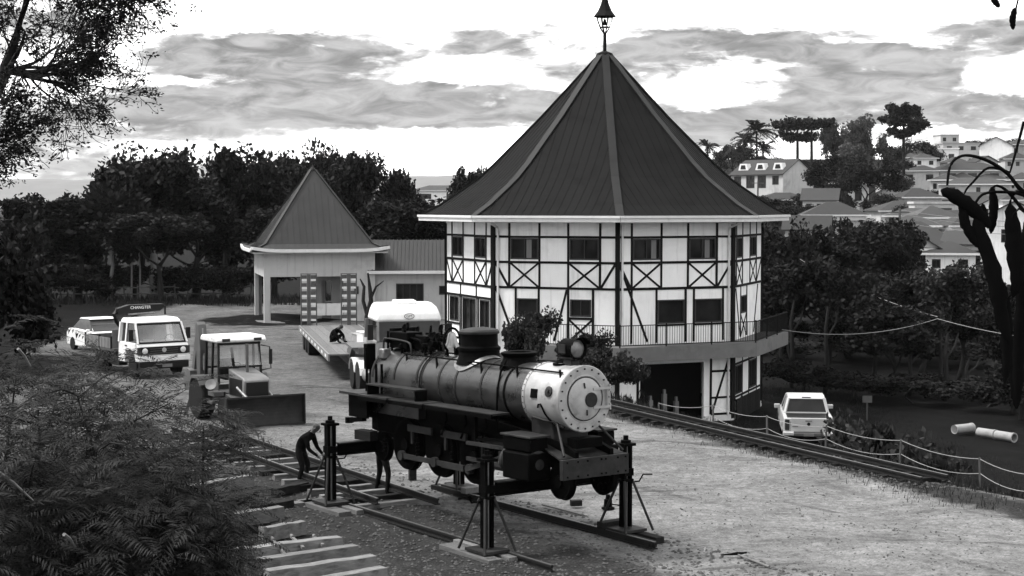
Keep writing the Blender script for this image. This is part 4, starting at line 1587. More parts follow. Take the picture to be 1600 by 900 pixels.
    for k in range(3):
        b.path([(-2.3 - k * 0.7, -0.63, 2.45), (-2.2 - k * 0.7, -0.66, 2.2), (-2.4 - k * 0.7, -0.66, 1.9)], 0.025, 6)
    P(b, 'drop_pipe', 'iron')


make_loco()

# ------------------------------------------------------------------ jacks, lifting beams, runners
JD, JN = Vector((0.58, -0.815, 0)), Vector((0.815, 0.58, 0))


def make_jack(pos, label, rz, crank=1):
    t = thing('screw_jack', label, 'jack', pos, rz, 'screw jacks around the locomotive')
    H = 1.66
    for y in (-0.075, 0.075):
        b = MB()
        b.box((0, y, H / 2 + 0.04), (0.16, 0.045, H - 0.06))
        b.box((0.07, y * 0.72, H / 2 + 0.04), (0.02, 0.03, H - 0.08))
        b.obj('column', 'iron', t)
    b = MB()
    b.tube((0, 0, 0.06), (0, 0, H), 0.038, n=12)
    b.obj('screw', 'steel', t, smooth=40)
    b = MB()
    b.box((0, 0, H + 0.01), (0.27, 0.29, 0.05))
    b.lathe([(0.10, 0), (0.10, 0.06), (0.05, 0.07), (0.05, 0.15), (0, 0.15)], 14, T(0, 0, H + 0.03))
    b.obj('head', 'iron', t, smooth=35)
    b = MB()
    b.box((0, 0, 0.03), (0.62, 0.56, 0.05))
    b.obj('base_plate', 'iron2', t)
    for ax, ay in ((0.42, 0.34), (-0.42, 0.34), (0.42, -0.34), (-0.42, -0.34)):
        b = MB()
        b.tube((ax * 0.2, ay * 0.3, 0.97), (ax, ay, 0.03), 0.026, n=8)
        b.obj('brace', 'iron2', t, smooth=40)
    b = MB()
    b.box((0, 0, 0.98), (0.21, 0.23, 0.05))
    b.obj('collar', 'iron', t)
    b = MB()
    b.box((0, 0, 1.14), (0.22, 0.22, 0.14))
    b.obj('lifting_nut', 'iron', t)
    b = MB()
    c = crank
    b.path([(0, 0.12 * c, 0.92), (0, 0.34 * c, 0.92), (0.02, 0.42 * c, 1.05), (0.03, 0.64 * c, 1.03)], 0.016, 6)
    b.obj('crank', 'iron', t)
    return t


JF, JR = Vector((0.87, 29.65, 0)), Vector((-2.5, 34.35, 0))
jacks = []
for cpos, s, lab, cr in ((JF, 1, 'black screw jack right of the silver smokebox at the buffer beam', 1),
                         (JF, -1, 'black screw jack nearest the viewer below the locomotive cylinder', -1),
                         (JR, 1, 'black screw jack half hidden behind the driving wheels', 1),
                         (JR, -1, 'black screw jack beside the stooping man', 1)):
    p = cpos + JN * (1.62 * s)
    make_jack((p.x, p.y, 0.13), lab, LOCO_RZ, cr)
for cpos, lab in ((JF, 'black steel lifting beam under the front of the locomotive'), (JR, 'black steel lifting beam under the rear of the locomotive')):
    t = thing('lifting_beam', lab, 'beam', (cpos.x, cpos.y, 1.26), LOCO_RZ, 'lifting beams under the locomotive')
    b = MB()
    b.box((0, 0, 0.0), (0.03, 2.9, 0.22))
    b.obj('web', 'iron', t)
    for z, nm in ((0.12, 'upper_flange'), (-0.12, 'lower_flange')):
        b = MB()
        b.box((0, 0, z), (0.18, 2.9, 0.025))
        b.obj(nm, 'iron2' if z > 0 else 'iron', t)


def rail_profile(b, p0, p1, h=0.13):
    p0, p1 = Vector(p0), Vector(p1)
    up = Vector((0, 0, 1))
    b.bar(p0 + up * 0.012, p1 + up * 0.012, 0.11, 0.024)
    b.bar(p0 + up * (h * 0.5), p1 + up * (h * 0.5), 0.02, h - 0.04)
    b.bar(p0 + up * (h - 0.02), p1 + up * (h - 0.02), 0.062, 0.04)


def along(c, a, n, z=0):
    return Vector((c.x, c.y, 0)) + JD * a + JN * n + Vector((0, 0, z))


def long_rail(name, label, cat, pts, mat_='rail', z=None):
    b = MB()
    p0, p1 = pts
    t = thing(name, label, cat, p0)
    d = Vector(p1) - Vector(p0)
    rail_profile(b, (0, 0, 0), d)
    b.obj('rail', mat_, t)
    h = MB()
    h.bar(Vector((0, 0, 0.136)), d + Vector((0, 0, 0.136)), 0.052, 0.012)
    h.obj('rail_head', 'railtop', t)
    return t


long_rail('runner_rail', 'loose rail running between the two jacks on the house side', 'rail', (along(JR, -0.4, 1.35, 0.0), along(JF, 1.2, 1.35, 0.0)))
long_rail('runner_rail', 'loose rail running between the two jacks on the near side', 'rail', (along(JR, -0.2, -1.35, 0.0), along(JF, 1.6, -1.35, 0.0)))


def plank_base(cpos, n, lab, planks):
    c = cpos + JN * n
    t = thing('jack_footing', lab, 'planks', (c.x, c.y, 0), LOCO_RZ, 'timber footings under the jacks')
    for (x, y, z, L, w, h, across, mt) in planks:
        b = MB()
        b.box((0, 0, 0), (w, L, h) if across else (L, w, h))
        b.obj('plank', mt, t, bevel=0.008, loc=(x, y, z), rot=(0, 0, random.uniform(-0.03, 0.03)))
    return t


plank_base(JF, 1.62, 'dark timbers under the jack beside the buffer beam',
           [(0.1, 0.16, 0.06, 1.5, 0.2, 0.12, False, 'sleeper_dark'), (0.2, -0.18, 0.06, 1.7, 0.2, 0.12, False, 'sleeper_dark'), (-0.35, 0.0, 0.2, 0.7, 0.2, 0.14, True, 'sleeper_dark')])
plank_base(JF, -1.62, 'two pale planks under the jack nearest the viewer',
           [(-0.35, 0.22, 0.055, 1.9, 0.26, 0.11, False, 'plank'), (-0.25, -0.2, 0.055, 1.7, 0.30, 0.11, False, 'plank')])
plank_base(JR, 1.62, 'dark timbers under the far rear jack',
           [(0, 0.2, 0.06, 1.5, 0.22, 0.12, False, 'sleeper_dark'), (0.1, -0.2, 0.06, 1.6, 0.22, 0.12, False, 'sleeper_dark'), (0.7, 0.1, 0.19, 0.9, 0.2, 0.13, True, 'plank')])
plank_base(JR, -1.62, 'wide pale planks under the jack beside the stooping man',
           [(0.15, 0.22, 0.055, 1.6, 0.28, 0.11, False, 'plank'), (0.05, -0.2, 0.055, 1.8, 0.30, 0.11, False, 'plank'), (-0.6, 0, 0.055, 1.2, 0.26, 0.11, True, 'plank')])

# ------------------------------------------------------------------ tracks, sleepers, loose pieces
def sleeper_mesh(L=2.0, w=0.22, h=0.15, seed=0):
    r = random.Random(seed)
    b = MB()
    n = 5
    for i in range(n + 1):
        x = -L / 2 + L * i / n
        jw, jh = r.uniform(-0.012, 0.012), r.uniform(-0.008, 0.008)
        b.v += [(x, -w / 2 + jw, 0), (x, w / 2 + jw, 0), (x, w / 2 + jw - 0.012, h + jh), (x, -w / 2 + jw + 0.012, h + jh)]
    for i in range(n):
        o = i * 4
        for k in range(4):
            b.f.append((o + k, o + (k + 1) % 4, o + 4 + (k + 1) % 4, o + 4 + k))
    b.f += [(3, 2, 1, 0), (n * 4, n * 4 + 1, n * 4 + 2, n * 4 + 3)]
    return b


SLP = [sleeper_mesh(seed=i).obj('sleeper', 'sleeper') for i in range(4)]
SLD = [sleeper_mesh(seed=i + 9).obj('sleeper', 'sleeper_dark') for i in range(3)]


def sleeper(parent, loc, rz, dark=False, sc=(1, 1, 1), tilt=0.0):
    src = random.choice(SLD if dark else SLP)
    return share(src, parent, loc, (tilt, 0, rz), sc)


# track panel at the left, rails on sleepers
def track_panel():
    a0, a1 = gnd(330, 705), gnd(590, 800)
    b0 = gnd(452, 714)
    d = (a1 - a0).normalized()
    n = Vector((-d.y, d.x, 0))
    L = (a1 - a0).length
    t = thing('track_panel', 'assembled track panel of two rails on sleepers behind the stooping man', 'track', a0, math.atan2(d.y, d.x))
    L0 = -3.0
    for y in (0.0, 1.08):
        b = MB()
        rail_profile(b, (L0, y, 0.15), (L - (0.0 if y == 0 else 0.25) + (0.9 if y else 0), y, 0.15))
        b.obj('rail', 'rail', t)
        h = MB()
        h.bar((L0, y, 0.286), (L + (0.65 if y else 0), y, 0.286), 0.05, 0.012)
        h.obj('rail_head', 'railtop', t)
    x = L0 + 0.2
    i = 0
    while x < L + 0.5:
        sleeper(t, (x + random.uniform(-0.06, 0.06), 0.54 + random.uniform(-0.12, 0.12), 0.0), math.pi / 2 + random.uniform(-0.05, 0.05), dark=i % 3 == 1, sc=(1.0, 0.9, 1))
        x += 0.72
        i += 1


track_panel()
# loose sleepers laid out in the foreground (left end, right end in the photograph)
for i, (l, r, hz, dk, lab) in enumerate((
        ((272, 770), (392, 748), 0.16, False, 'long pale timber with bolts lying under the feathery bush'),
        ((300, 752), (345, 744), 0.02, False, 'short pale timber end beside the track panel'),
        ((408, 838), (474, 826), 0.10, False, 'short sleeper end nearest the jack footing'),
        ((368, 866), (531, 846), 0.22, False, 'topmost of the long pale sleepers at bottom left'),
        ((386, 884), (556, 860), 0.2, False, 'second of the long pale sleepers at bottom left'),
        ((416, 900), (584, 876), 0.18, False, 'third of the long pale sleepers at bottom left'),
        ((470, 925), (600, 902), 0.08, False, 'sleeper cut off by the lower edge of the picture'),
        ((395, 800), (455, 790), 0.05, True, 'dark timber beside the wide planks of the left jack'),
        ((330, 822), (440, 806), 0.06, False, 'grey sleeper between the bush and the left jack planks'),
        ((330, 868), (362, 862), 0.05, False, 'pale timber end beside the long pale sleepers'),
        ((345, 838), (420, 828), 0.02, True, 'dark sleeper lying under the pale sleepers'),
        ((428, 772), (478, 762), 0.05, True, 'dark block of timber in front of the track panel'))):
    a, c = gnd(*l, hz), gnd(*r, hz)
    if i == 0:
        pass
    d = c - a
    L = d.length
    o = sleeper(None, ((a.x + c.x) / 2, (a.y + c.y) / 2, max(0.0, hz - 0.16)), math.atan2(d.y, d.x), dk, (L / 2.0, 1.15 if L > 1.2 else 0.9, 1.75 if not dk else 1.2))
    tag(o, lab, 'sleeper', 'loose sleepers in the foreground')
for o in SLP + SLD:
    me = o.data
    bpy.data.objects.remove(o)
b = MB()
for (p0, p1) in (((375, 846), (440, 868)), ((452, 840), (470, 860))):
    pass
# short steel bars lying across the sleepers
for px0, py0, px1, py1, lab in ((425, 842, 445, 866, 'dark steel bar lying across the pale sleepers, left one'), (490, 838, 505, 852, 'pale short stick lying on the sleepers'),
                                (455, 838, 474, 856, 'dark steel bar lying across the pale sleepers, right one')):
    a, c = gnd(px0, py0, 0.16), gnd(px1, py1, 0.26)
    b = MB()
    b.bar(Vector((0, 0, 0)), c - a, 0.05, 0.04)
    b.tube(Vector((0, 0, 0.02)), (c - a) * 0.15 + Vector((0, 0, 0.02)), 0.03, n=8)
    tag(b.obj('loose_bar', 'plank' if 'pale' in lab else 'rail', loc=a), lab, 'bar')

# railway along the edge of the yard
def edge_track():
    p0, p1 = gnd(985, 650), gnd(1440, 759)
    d = (p1 - p0)
    L = d.length
    d.normalize()
    z = 0.02
    t = thing('edge_track', 'old railway track along the right edge of the yard', 'track', (p0.x, p0.y, 0), math.atan2(d.y, d.x))
    for y in (0.0, 0.75):
        b = MB()
        rail_profile(b, (-6, y, 0.06), (L, y, 0.06))
        b.obj('rail', 'rail', t)
        h = MB()
        h.bar((-6, y, 0.196), (L, y, 0.196), 0.05, 0.012)
        h.obj('rail_head', 'railtop', t)
    x = -5.8
    src = None
    while x < L:
        if src is None:
            src = sleeper_mesh(1.15, 0.2, 0.12, 31).obj('sleeper', 'sleeper_dark', t, loc=(x, 0.38, -0.05), rot=(0, 0, math.pi / 2))
        else:
            share(src, t, (x, 0.38 + random.uniform(-0.06, 0.06), random.uniform(-0.07, -0.03)), (0, 0, math.pi / 2 + random.uniform(-0.05, 0.05)))
        x += 0.62


edge_track()


# rope fence beyond the track
def rope_fence():
    n = Vector((0.92, 0.387, 0))
    root_p = gnd(985, 650) + n * 1.5
    t = thing('rope_fence', 'low fence of thin posts and sagging pale ropes beyond the edge track', 'fence', (root_p.x, root_p.y, 0))
    px = [(985, 640), (1068, 665), (1150, 688), (1238, 709), (1352, 735), (1476, 766), (1610, 800), (1750, 835)]
    feet = []
    for i, (x, y) in enumerate(px):
        g = gnd(x, y) + n * (1.0 if i < 6 else 0.3)
        z = ground_z(g.x, g.y)
        feet.append(Vector((g.x, g.y, z)) - Vector((root_p.x, root_p.y, 0)))
    tops = []
    for i, f in enumerate(feet):
        b = MB()
        lean = Vector((random.uniform(-0.05, 0.05), random.uniform(-0.05, 0.05), 0))
        h = 0.72
        b.tube(f - Vector((0, 0, 0.15)), f + lean + Vector((0, 0, h)), 0.032, 0.026, 7)
        b.obj('post', 'post', t)
        tops.append((f, f + lean + Vector((0, 0, h))))
    for k, fr in enumerate((0.96, 0.5)):
        for (f0, t0), (f1, t1) in zip(tops, tops[1:]):
            a, c = f0.lerp(t0, fr), f1.lerp(t1, fr)
            pts = []
            for i in range(9):
                u = i / 8
                pts.append(a.lerp(c, u) - Vector((0, 0, (0.10 + 0.05 * k) * 4 * u * (1 - u))))
            b = MB()
            b.path(pts, 0.008, 5)
            b.obj('rope', 'rope', t, smooth=60)


rope_fence()

# concrete pipes on the lower ground
for (xa, ya, xb, yb, lab) in ((1491, 671, 1519, 668, 'short pale concrete pipe lying on the lower ground'),
                              (1529, 675, 1556, 679, 'left of the two pale concrete pipes lying end to end'),
                              (1557, 679.5, 1585, 684, 'right of the two pale concrete pipes lying end to end')):
    a, c = gnd(xa, ya, -2.82), gnd(xb, yb, -2.82)
    d = c - a
    L = d.length
    b = MB()
    m = axis((0, 0, 0), d)
    b.lathe([(0.15, 0.02), (0.185, 0.0), (0.185, L - 0.1), (0.20, L - 0.09), (0.20, L), (0.15, L), (0.15, 0.02)], 20, m)
    o = b.obj('concrete_pipe', 'white_pipe', smooth=35, loc=a)
    tag(o, lab, 'pipe', 'concrete pipes on the lower ground')

# small tools and scraps
def scrap(name, lab, cat, builder, mt, loc, rz=0.0, smooth=None):
    b = MB()
    builder(b)
    o = b.obj(name, mt, loc=loc, rot=(0, 0, rz), smooth=smooth)
    return tag(o, lab, cat)


g = gnd(950, 795)
t = thing('bottle_jack', 'small black bottle jack on the gravel under the buffer beam', 'jack', (g.x, g.y, 0))
b = MB(); b.lathe([(0.14, 0), (0.14, 0.03), (0.09, 0.05), (0.085, 0.20), (0.05, 0.22), (0.045, 0.30), (0, 0.30)], 14); b.obj('body', 'iron', t, smooth=35)
b = MB(); b.tube((0.08, 0, 0.1), (0.4, -0.05, 0.06), 0.012, n=6); b.obj('handle', 'iron', t)
g = gnd(900, 790)
scrap('timber_block', 'small dark timber block under the leading wheel', 'block', lambda b: b.box((0, 0, 0.06), (0.24, 0.14, 0.12)), 'sleeper_dark', g, 0.2)
g = gnd(848, 790)
e = gnd(910, 806)
scrap('timber_lath', 'thin pale lath lying on gravel under the locomotive', 'lath', lambda b: b.bar((0, 0, 0.02), (e - g) + Vector((0, 0, 0.02)), 0.06, 0.03), 'plank', g)
g = gnd(1150, 868)
e = gnd(1202, 888)
t = thing('pickaxe', 'pickaxe lying on the pale gravel in the foreground', 'pickaxe', g, math.atan2(e.y - g.y, e.x - g.x))
b = MB(); b.tube((0.05, 0, 0.03), ((e - g).length, 0, 0.03), 0.018, 0.024, 8); b.obj('handle', 'plank', t)
b = MB(); b.path([(-0.08, -0.28, 0.02), (0.03, -0.12, 0.04), (0.06, 0, 0.05), (0.03, 0.12, 0.04), (-0.08, 0.28, 0.02)], [0.008, 0.022, 0.032, 0.022, 0.012], 6); b.obj('head', 'iron', t)
g = gnd(1100, 865)
scrap('bent_strip', 'thin pale bent strip lying on the gravel', 'strip', lambda b: b.path([(0, 0, 0.02), (0.05, 0.25, 0.06), (-0.02, 0.5, 0.03), (-0.1, 0.62, 0.02)], 0.012, 5), 'rope', g)
g = gnd(623, 762)
scrap('timber_prop', 'upright dark timber prop behind the standing man', 'prop', lambda b: b.box((0, 0, 0.55), (0.16, 0.16, 1.1)), 'sleeper_dark', (g.x + 0.25, g.y + 1.0, 0), 0.3)
g = gnd(610, 700)
scrap('timber_packing', 'square timber block packed on the rear lifting beam', 'block', lambda b: b.box((0, 0, 0.1), (0.5, 0.22, 0.2)), 'sleeper_dark', (JR.x - JN.x * 0.75, JR.y - JN.y * 0.75, 1.40), LOCO_RZ + 0.2)


# gravel and ballast stones that can be seen near by
def stones():
    r = random.Random(11)
    b = MB()

    def stone(x, y, s):
        z = ground_z(x, y)
        vs = []
        for k in range(6):
            d = ((1, 0, 0), (-1, 0, 0), (0, 1, 0), (0, -1, 0), (0, 0, 1), (0, 0, -1))[k]
            q = s * r.uniform(0.6, 1.2)
            vs.append((x + d[0] * q, y + d[1] * q, z + d[2] * q * 0.6 + s * 0.15))
        b.add(vs, [(0, 2, 4), (2, 1, 4), (1, 3, 4), (3, 0, 4), (2, 0, 5), (1, 2, 5), (3, 1, 5), (0, 3, 5)])
    for i in range(16000):
        y = 26 + 26 * r.random() ** 1.4
        x = r.uniform(-0.33, 0.33) * y
        if x > edge_x(y) + 0.6:
            continue
        q = (x - 1.0) * 0.815 + (y - 29.6) * 0.58
        dense = -6 < q < 2.2
        if not dense and r.random() < 0.55:
            continue
        stone(x, y, r.uniform(0.012, 0.035) * (1.3 if r.random() < 0.06 else 1) * (1.5 if dense else 0.8))
    for i in range(1400):
        f = r.random()
        p = gnd(985, 641).lerp(gnd(1440, 760), f * 1.15 - 0.12)
        x = p.x + r.uniform(-0.9, 1.9)
        y = p.y + r.uniform(-0.5, 0.5)
        stone(x, y, r.uniform(0.03, 0.07))
    tag(b.obj('gravel', 'stone'), kind='stuff')


stones()

# ------------------------------------------------------------------ vehicles
def tyre_set(root, x, y, r, w, mt='silver_paint', dual=False):
    m = T(x, y, r, 0, R(90))
    b = MB()
    b.lathe([(r * 0.62, -w / 2), (r * 0.93, -w / 2), (r, -w * 0.38), (r, w * 0.38), (r * 0.93, w / 2), (r * 0.62, w / 2)], 28, m)
    t = b.obj('wheel', 'rubber', root, smooth=35)
    s = -1 if y < 0 else 1
    b = MB()
    b.lathe([(r * 0.64, -w * 0.45), (r * 0.60, -w * 0.2), (r * 0.3, -w * 0.1), (r * 0.26, -w * 0.35), (0, -w * 0.35)], 20, m if s < 0 else m @ Euler((math.pi, 0, 0)).to_matrix().to_4x4())
    b.lathe([(r * 0.63, w * 0.4), (0, w * 0.4)], 20, m if s < 0 else m @ Euler((math.pi, 0, 0)).to_matrix().to_4x4())
    b.obj('rim', mt, t, smooth=35)
    return t


def text(body, size, parent, loc, rot, mt='text', ext=0.004, name='lettering'):
    c = bpy.data.curves.new(name, 'FONT')
    c.body = body
    c.size = size
    c.extrude = ext
    c.align_x = 'CENTER'
    c.align_y = 'CENTER'
    o = bpy.data.objects.new(name, c)
    col.objects.link(o)
    bpy.context.view_layer.update()
    me = bpy.data.meshes.new_from_object(o.evaluated_get(bpy.context.evaluated_depsgraph_get()))
    bpy.data.objects.remove(o)
    me.materials.clear()
    me.materials.append(M[mt])
    n = bpy.data.objects.new(name, me)
    n.parent = parent
    n.location = loc
    n.rotation_euler = rot
    col.objects.link(n)
    return n


def make_truck():
    # local: x forward (towards the viewer), y to its left, z up
    rz = math.atan2(-0.80, 0.60)
    g = gnd(243, 590)
    t = thing('crane_truck', 'light flatbed truck with white cab and folded dark crane behind it', 'truck', (g.x + 0.05, g.y + 0.35, 0), rz)
    W = 1.02
    def hw(x, z):
        return W - 0.13 * max(0.0, (z - 1.15)) / 1.0
    # cab shell: lower body, pillars and roof around real openings
    b = MB()
    b.prism([(-1.35, 0.55), (-0.75, 0.55), (-0.62, 0.95), (-0.25, 1.05), (0.08, 0.95), (0.2, 0.62), (0.42, 0.62), (0.46, 1.05), (0.40, 1.22), (0.30, 1.30), (-1.35, 1.30)], hw)
    b.obj('cab_body', 'white_paint', t, bevel=0.03, smooth=35)
    b = MB()
    b.prism([(-1.32, 1.98), (-0.10, 2.0), (0.02, 2.02), (-0.06, 2.12), (-0.25, 2.18), (-1.2, 2.18), (-1.33, 2.10)], hw)
    b.obj('cab_roof', 'white_paint', t, bevel=0.03, smooth=40)
    b = MB()
    for s in (-1, 1):
        b.bar((0.34, s * 0.97, 1.28), (-0.02, s * 0.90, 2.02), 0.07, 0.09)
        b.bar((-0.72, s * 0.98, 1.28), (-0.72, s * 0.90, 2.02), 0.06, 0.09)
        b.bar((-1.28, s * 0.98, 1.28), (-1.28, s * 0.90, 2.02), 0.12, 0.09)
    b.obj('pillar', 'white_paint', t)
    b = MB()
    b.quad((0.33, -0.94, 1.29), (0.33, 0.94, 1.29), (-0.01, 0.88, 2.0), (-0.01, -0.88, 2.0))
    b.obj('windscreen', 'clear', t)
    b = MB()
    for z0, z1, e in ((1.28, 1.33, 0.0), (1.96, 2.0, 0)):
        x0 = 0.335 - (z0 - 1.28) * 0.48
        b.bar((x0, -0.94, (z0 + z1) / 2), (x0, 0.94, (z0 + z1) / 2), 0.03, 0.06)
    for s in (-1, 1):
        b.bar((0.345, s * 0.92, 1.29), (0.0, s * 0.86, 2.0), 0.05, 0.03)
    b.obj('windscreen_seal', 'black_paint', t)
    for s in (-1, 1):
        b = MB()
        b.quad((0.22, s * 0.97, 1.32), (-0.70, s * 0.97, 1.32), (-0.70, s * 0.90, 1.98), (-0.05, s * 0.90, 1.98))
        b.obj('side_window', 'glass', t)
        b = MB()
        b.box((-0.25, s * 1.015, 1.0), (0.9, 0.02, 0.04))
        b.box((-0.62, s * 1.03, 1.18), (0.14, 0.03, 0.04))
        b.obj('door_handle', 'black_paint', t)
    b = MB()
    b.quad((-1.3, -0.95, 1.3), (-1.3, 0.95, 1.3), (-1.3, 0.9, 2.0), (-1.3, -0.9, 2.0))
    b.obj('rear_wall', 'mid_paint', t)
    b = MB()
    b.box((-0.9, 0.45, 1.35), (0.16, 0.45, 0.85)); b.box((-0.9, -0.45, 1.35), (0.16, 0.45, 0.85))
    b.box((0.05, 0, 1.26), (0.4, 1.7, 0.12))
    b.obj('seat', 'mid_paint', t, bevel=0.03)
    b = MB()
    b.path([(0.0 + 0.0, 0.45 + 0.19 * math.cos(a), 1.40 + 0.17 * math.sin(a)) for a in [R(i * 30) for i in range(13)]], 0.018, 6)
    b.obj('steering_wheel', 'black_paint', t)
    # front: dark grille panel with lamps, badge, bumper
    b = MB()
    b.box((0.455, 0, 1.02), (0.05, 1.86, 0.30))
    b.obj('grille', 'black_paint', t, bevel=0.01)
    for i in range(3):
        b = MB()
        b.box((0.485, 0, 0.93 + i * 0.08), (0.02, 1.1, 0.02))
        b.obj('grille_slat', 'grey_paint', t)
    for s in (-1, 1):
        b = MB()
        b.lathe([(0.105, 0), (0.11, 0.02), (0.09, 0.035), (0.0, 0.05)], 20, lx(0.475, s * 0.76, 1.02))
        b.obj('headlight', 'lamp', t, smooth=50)
        b = MB()
        b.box((0.44, s * 0.97, 1.02), (0.08, 0.12, 0.28))
        b.obj('indicator', 'dark_lamp', t)
        b = MB()
        b.box((0.12, s * 1.14, 1.60), (0.06, 0.17, 0.42))
        b.tube((0.1, s * 0.95, 1.78), (0.12, s * 1.12, 1.75), 0.015, n=6)
        b.tube((0.1, s * 0.95, 1.42), (0.12, s * 1.12, 1.45), 0.015, n=6)
        b.obj('mirror', 'black_paint', t, bevel=0.02)
    b = MB()
    b.lathe([(0.085, 0), (0.085, 0.012), (0.072, 0.012), (0.072, 0.004), (0, 0.004)], 24, lx(0.495, 0, 1.04))
    bd = b.obj('round_badge', 'silver_paint', t)
    b = MB()
    for p in (((-0.045, 0.055), (-0.015, 0.0)), ((-0.015, 0.0), (0.0, 0.03)), ((0.0, 0.03), (0.015, 0.0)), ((0.015, 0.0), (0.045, 0.055)),
              ((-0.062, 0.02), (-0.03, -0.055)), ((-0.03, -0.055), (0.0, -0.005)), ((0.0, -0.005), (0.03, -0.055)), ((0.03, -0.055), (0.062, 0.02))):
        b.bar((0.508, p[0][0], 1.04 + p[0][1]), (0.508, p[1][0], 1.04 + p[1][1]), 0.013, 0.008, up=(1, 0, 0))
    b.obj('badge_letters', 'silver_paint', bd)
    b = MB()
    b.box((0.50, 0, 0.72), (0.10, 2.06, 0.18))
    b.obj('bumper_trim', 'white_paint', t, bevel=0.02)
    b = MB()
    b.box((0.44, 0, 0.48), (0.16, 1.96, 0.26))
    b.obj('bumper', 'black_paint', t, bevel=0.03)
    b = MB()
    b.box((0.53, 0.1, 0.46), (0.01, 0.4, 0.12))
    b.obj('number_plate', 'mid_paint', t)
    # chassis, wheels, flat bed with drop sides
    b = MB()
    for y in (-0.38, 0.38):
        b.box((-2.4, y, 0.62), (4.4, 0.08, 0.18))
    b.box((-2.0, 0, 0.60), (0.3, 0.7, 0.2))
    b.box((-1.9, -0.75, 0.52), (0.8, 0.34, 0.34))
    b.obj('chassis', 'black_paint', t)
    for x, w in ((-0.27, 0.22), (-3.2, 0.40)):
        for s in (-1, 1):
            tyre_set(t, x, s * 0.82, 0.39, w, 'grey_paint')
    b = MB()
    b.box((-3.05, 0, 0.92), (2.9, 2.05, 0.10))
    bed = b.obj('flat_bed', 'grey_paint', t)
    for s in (-1, 1):
        for x0, x1 in ((-4.48, -3.15), (-3.08, -2.05)):
            b = MB()
            b.box(((x0 + x1) / 2, s * 1.02, 1.16), (x1 - x0, 0.04, 0.38))
            for q in (0.2, 0.5, 0.8):
                b.box((x0 + (x1 - x0) * q, s * 1.045, 1.16), (0.05, 0.02, 0.38))
            b.obj('side_board', 'mid_paint', t)
        b = MB()
        for x in (-4.5, -3.115, -2.0):
            b.box((x, s * 1.02, 1.18), (0.06, 0.06, 0.5))
        b.obj('bed_post', 'black_paint', t)
    b = MB()
    b.box((-4.5, 0, 1.16), (0.04, 1.98, 0.38))
    b.obj('tail_board', 'grey_paint', t)
    b = MB()
    b.box((-1.98, 0, 1.32), (0.04, 1.98, 0.70))
    b.obj('head_board', 'mid_paint', t)
    # folded loader crane
    b = MB()
    b.box((-1.62, 0, 1.1), (0.36, 0.6, 0.9))
    b.lathe([(0.16, 1.4), (0.14, 2.3), (0, 2.32)], 12, T(-1.62, -0.25, 0))
    b.obj('crane_column', 'black_paint', t)
    b = MB()
    b.prism([(-0.95, 2.28), (0.75, 2.36), (0.95, 2.50), (0.9, 2.62), (-0.5, 2.62), (-0.95, 2.50)], 0.15, T(-1.62, 0, 0, R(90)))
    arm = b.obj('crane_boom', 'black_paint', t, bevel=0.02)
    b = MB()
    b.tube((-1.52, -0.55, 2.26), (-1.52, 0.5, 2.30), 0.05, n=10)
    b.obj('hydraulic_ram', 'steel', t, smooth=40)
    b = MB()
    b.path([(-1.62, -0.9, 2.45), (-1.62, -1.05, 2.3), (-1.62, -0.95, 2.0), (-1.62, -0.75, 1.75)], 0.08, 8)
    b.path([(-1.62, 0.85, 2.58), (-1.62, 1.02, 2.5), (-1.62, 1.02, 2.2)], 0.04, 8)
    b.obj('crane_knuckle', 'black_paint', t, smooth=60)
    text('CHANGTER', 0.155, arm, (-1.462, -0.05, 2.51), (R(90), 0, R(90)))


make_truck()


def car_body(root, prof, hw, mt, bev=0.05):
    b = MB()
    b.prism(prof, hw)
    return b.obj('body', mt, root, bevel=bev, smooth=40)


def make_sedan():
    g = gnd(137, 556)
    t = thing('parked_sedan', 'pale sedan mostly hidden behind the flatbed truck', 'car', (g.x + 1.15, g.y + 0.8, 0), math.atan2(-0.80, 0.60))
    W = 0.84
    car_body(t, [(-4.0, 0.35), (-4.05, 0.75), (-3.9, 0.92), (-3.0, 0.98), (-0.95, 0.93), (-0.2, 0.82), (0.0, 0.68), (0.02, 0.32), (-0.3, 0.22), (-3.8, 0.22)],
             lambda x, z: W - 0.05 * max(0, z - 0.6) - (0.07 if x > -0.25 or x < -3.85 else 0), 'white_paint')
    b = MB()
    b.prism([(-3.35, 0.94), (-2.75, 1.40), (-1.75, 1.43), (-0.95, 0.92)], lambda x, z: W - 0.06 - 0.32 * (z - 0.92))
    b.obj('glasshouse', 'glass', t, bevel=0.03, smooth=40)
    b = MB()
    b.prism([(-2.85, 1.395), (-2.7, 1.455), (-1.8, 1.475), (-1.65, 1.41), (-1.75, 1.40), (-2.75, 1.37)], lambda x, z: W - 0.20)
    b.obj('roof', 'white_paint', t, bevel=0.03, smooth=60)
    for s in (-1, 1):
        b = MB()
        b.box((-0.02, s * 0.60, 0.70), (0.14, 0.28, 0.12))
        b.obj('headlight', 'lamp', t, bevel=0.03)
        for x in (-0.75, -3.2):
            tyre_set(t, x, s * 0.74, 0.29, 0.18)
        b = MB()
        b.box((-1.15, s * 0.93, 0.98), (0.12, 0.16, 0.11))
        b.obj('mirror', 'white_paint', t, bevel=0.03)
    b = MB()
    b.box((0.01, 0, 0.68), (0.05, 0.7, 0.10))
    b.obj('grille', 'black_paint', t)
    b = MB()
    b.box((0.03, 0, 0.40), (0.10, 1.5, 0.16))
    b.obj('bumper', 'white_paint', t, bevel=0.03)
    b = MB()
    b.box((0.0, 0, 0.535), (0.07, 1.45, 0.08))
    b.obj('air_intake', 'black_paint', t)


make_sedan()


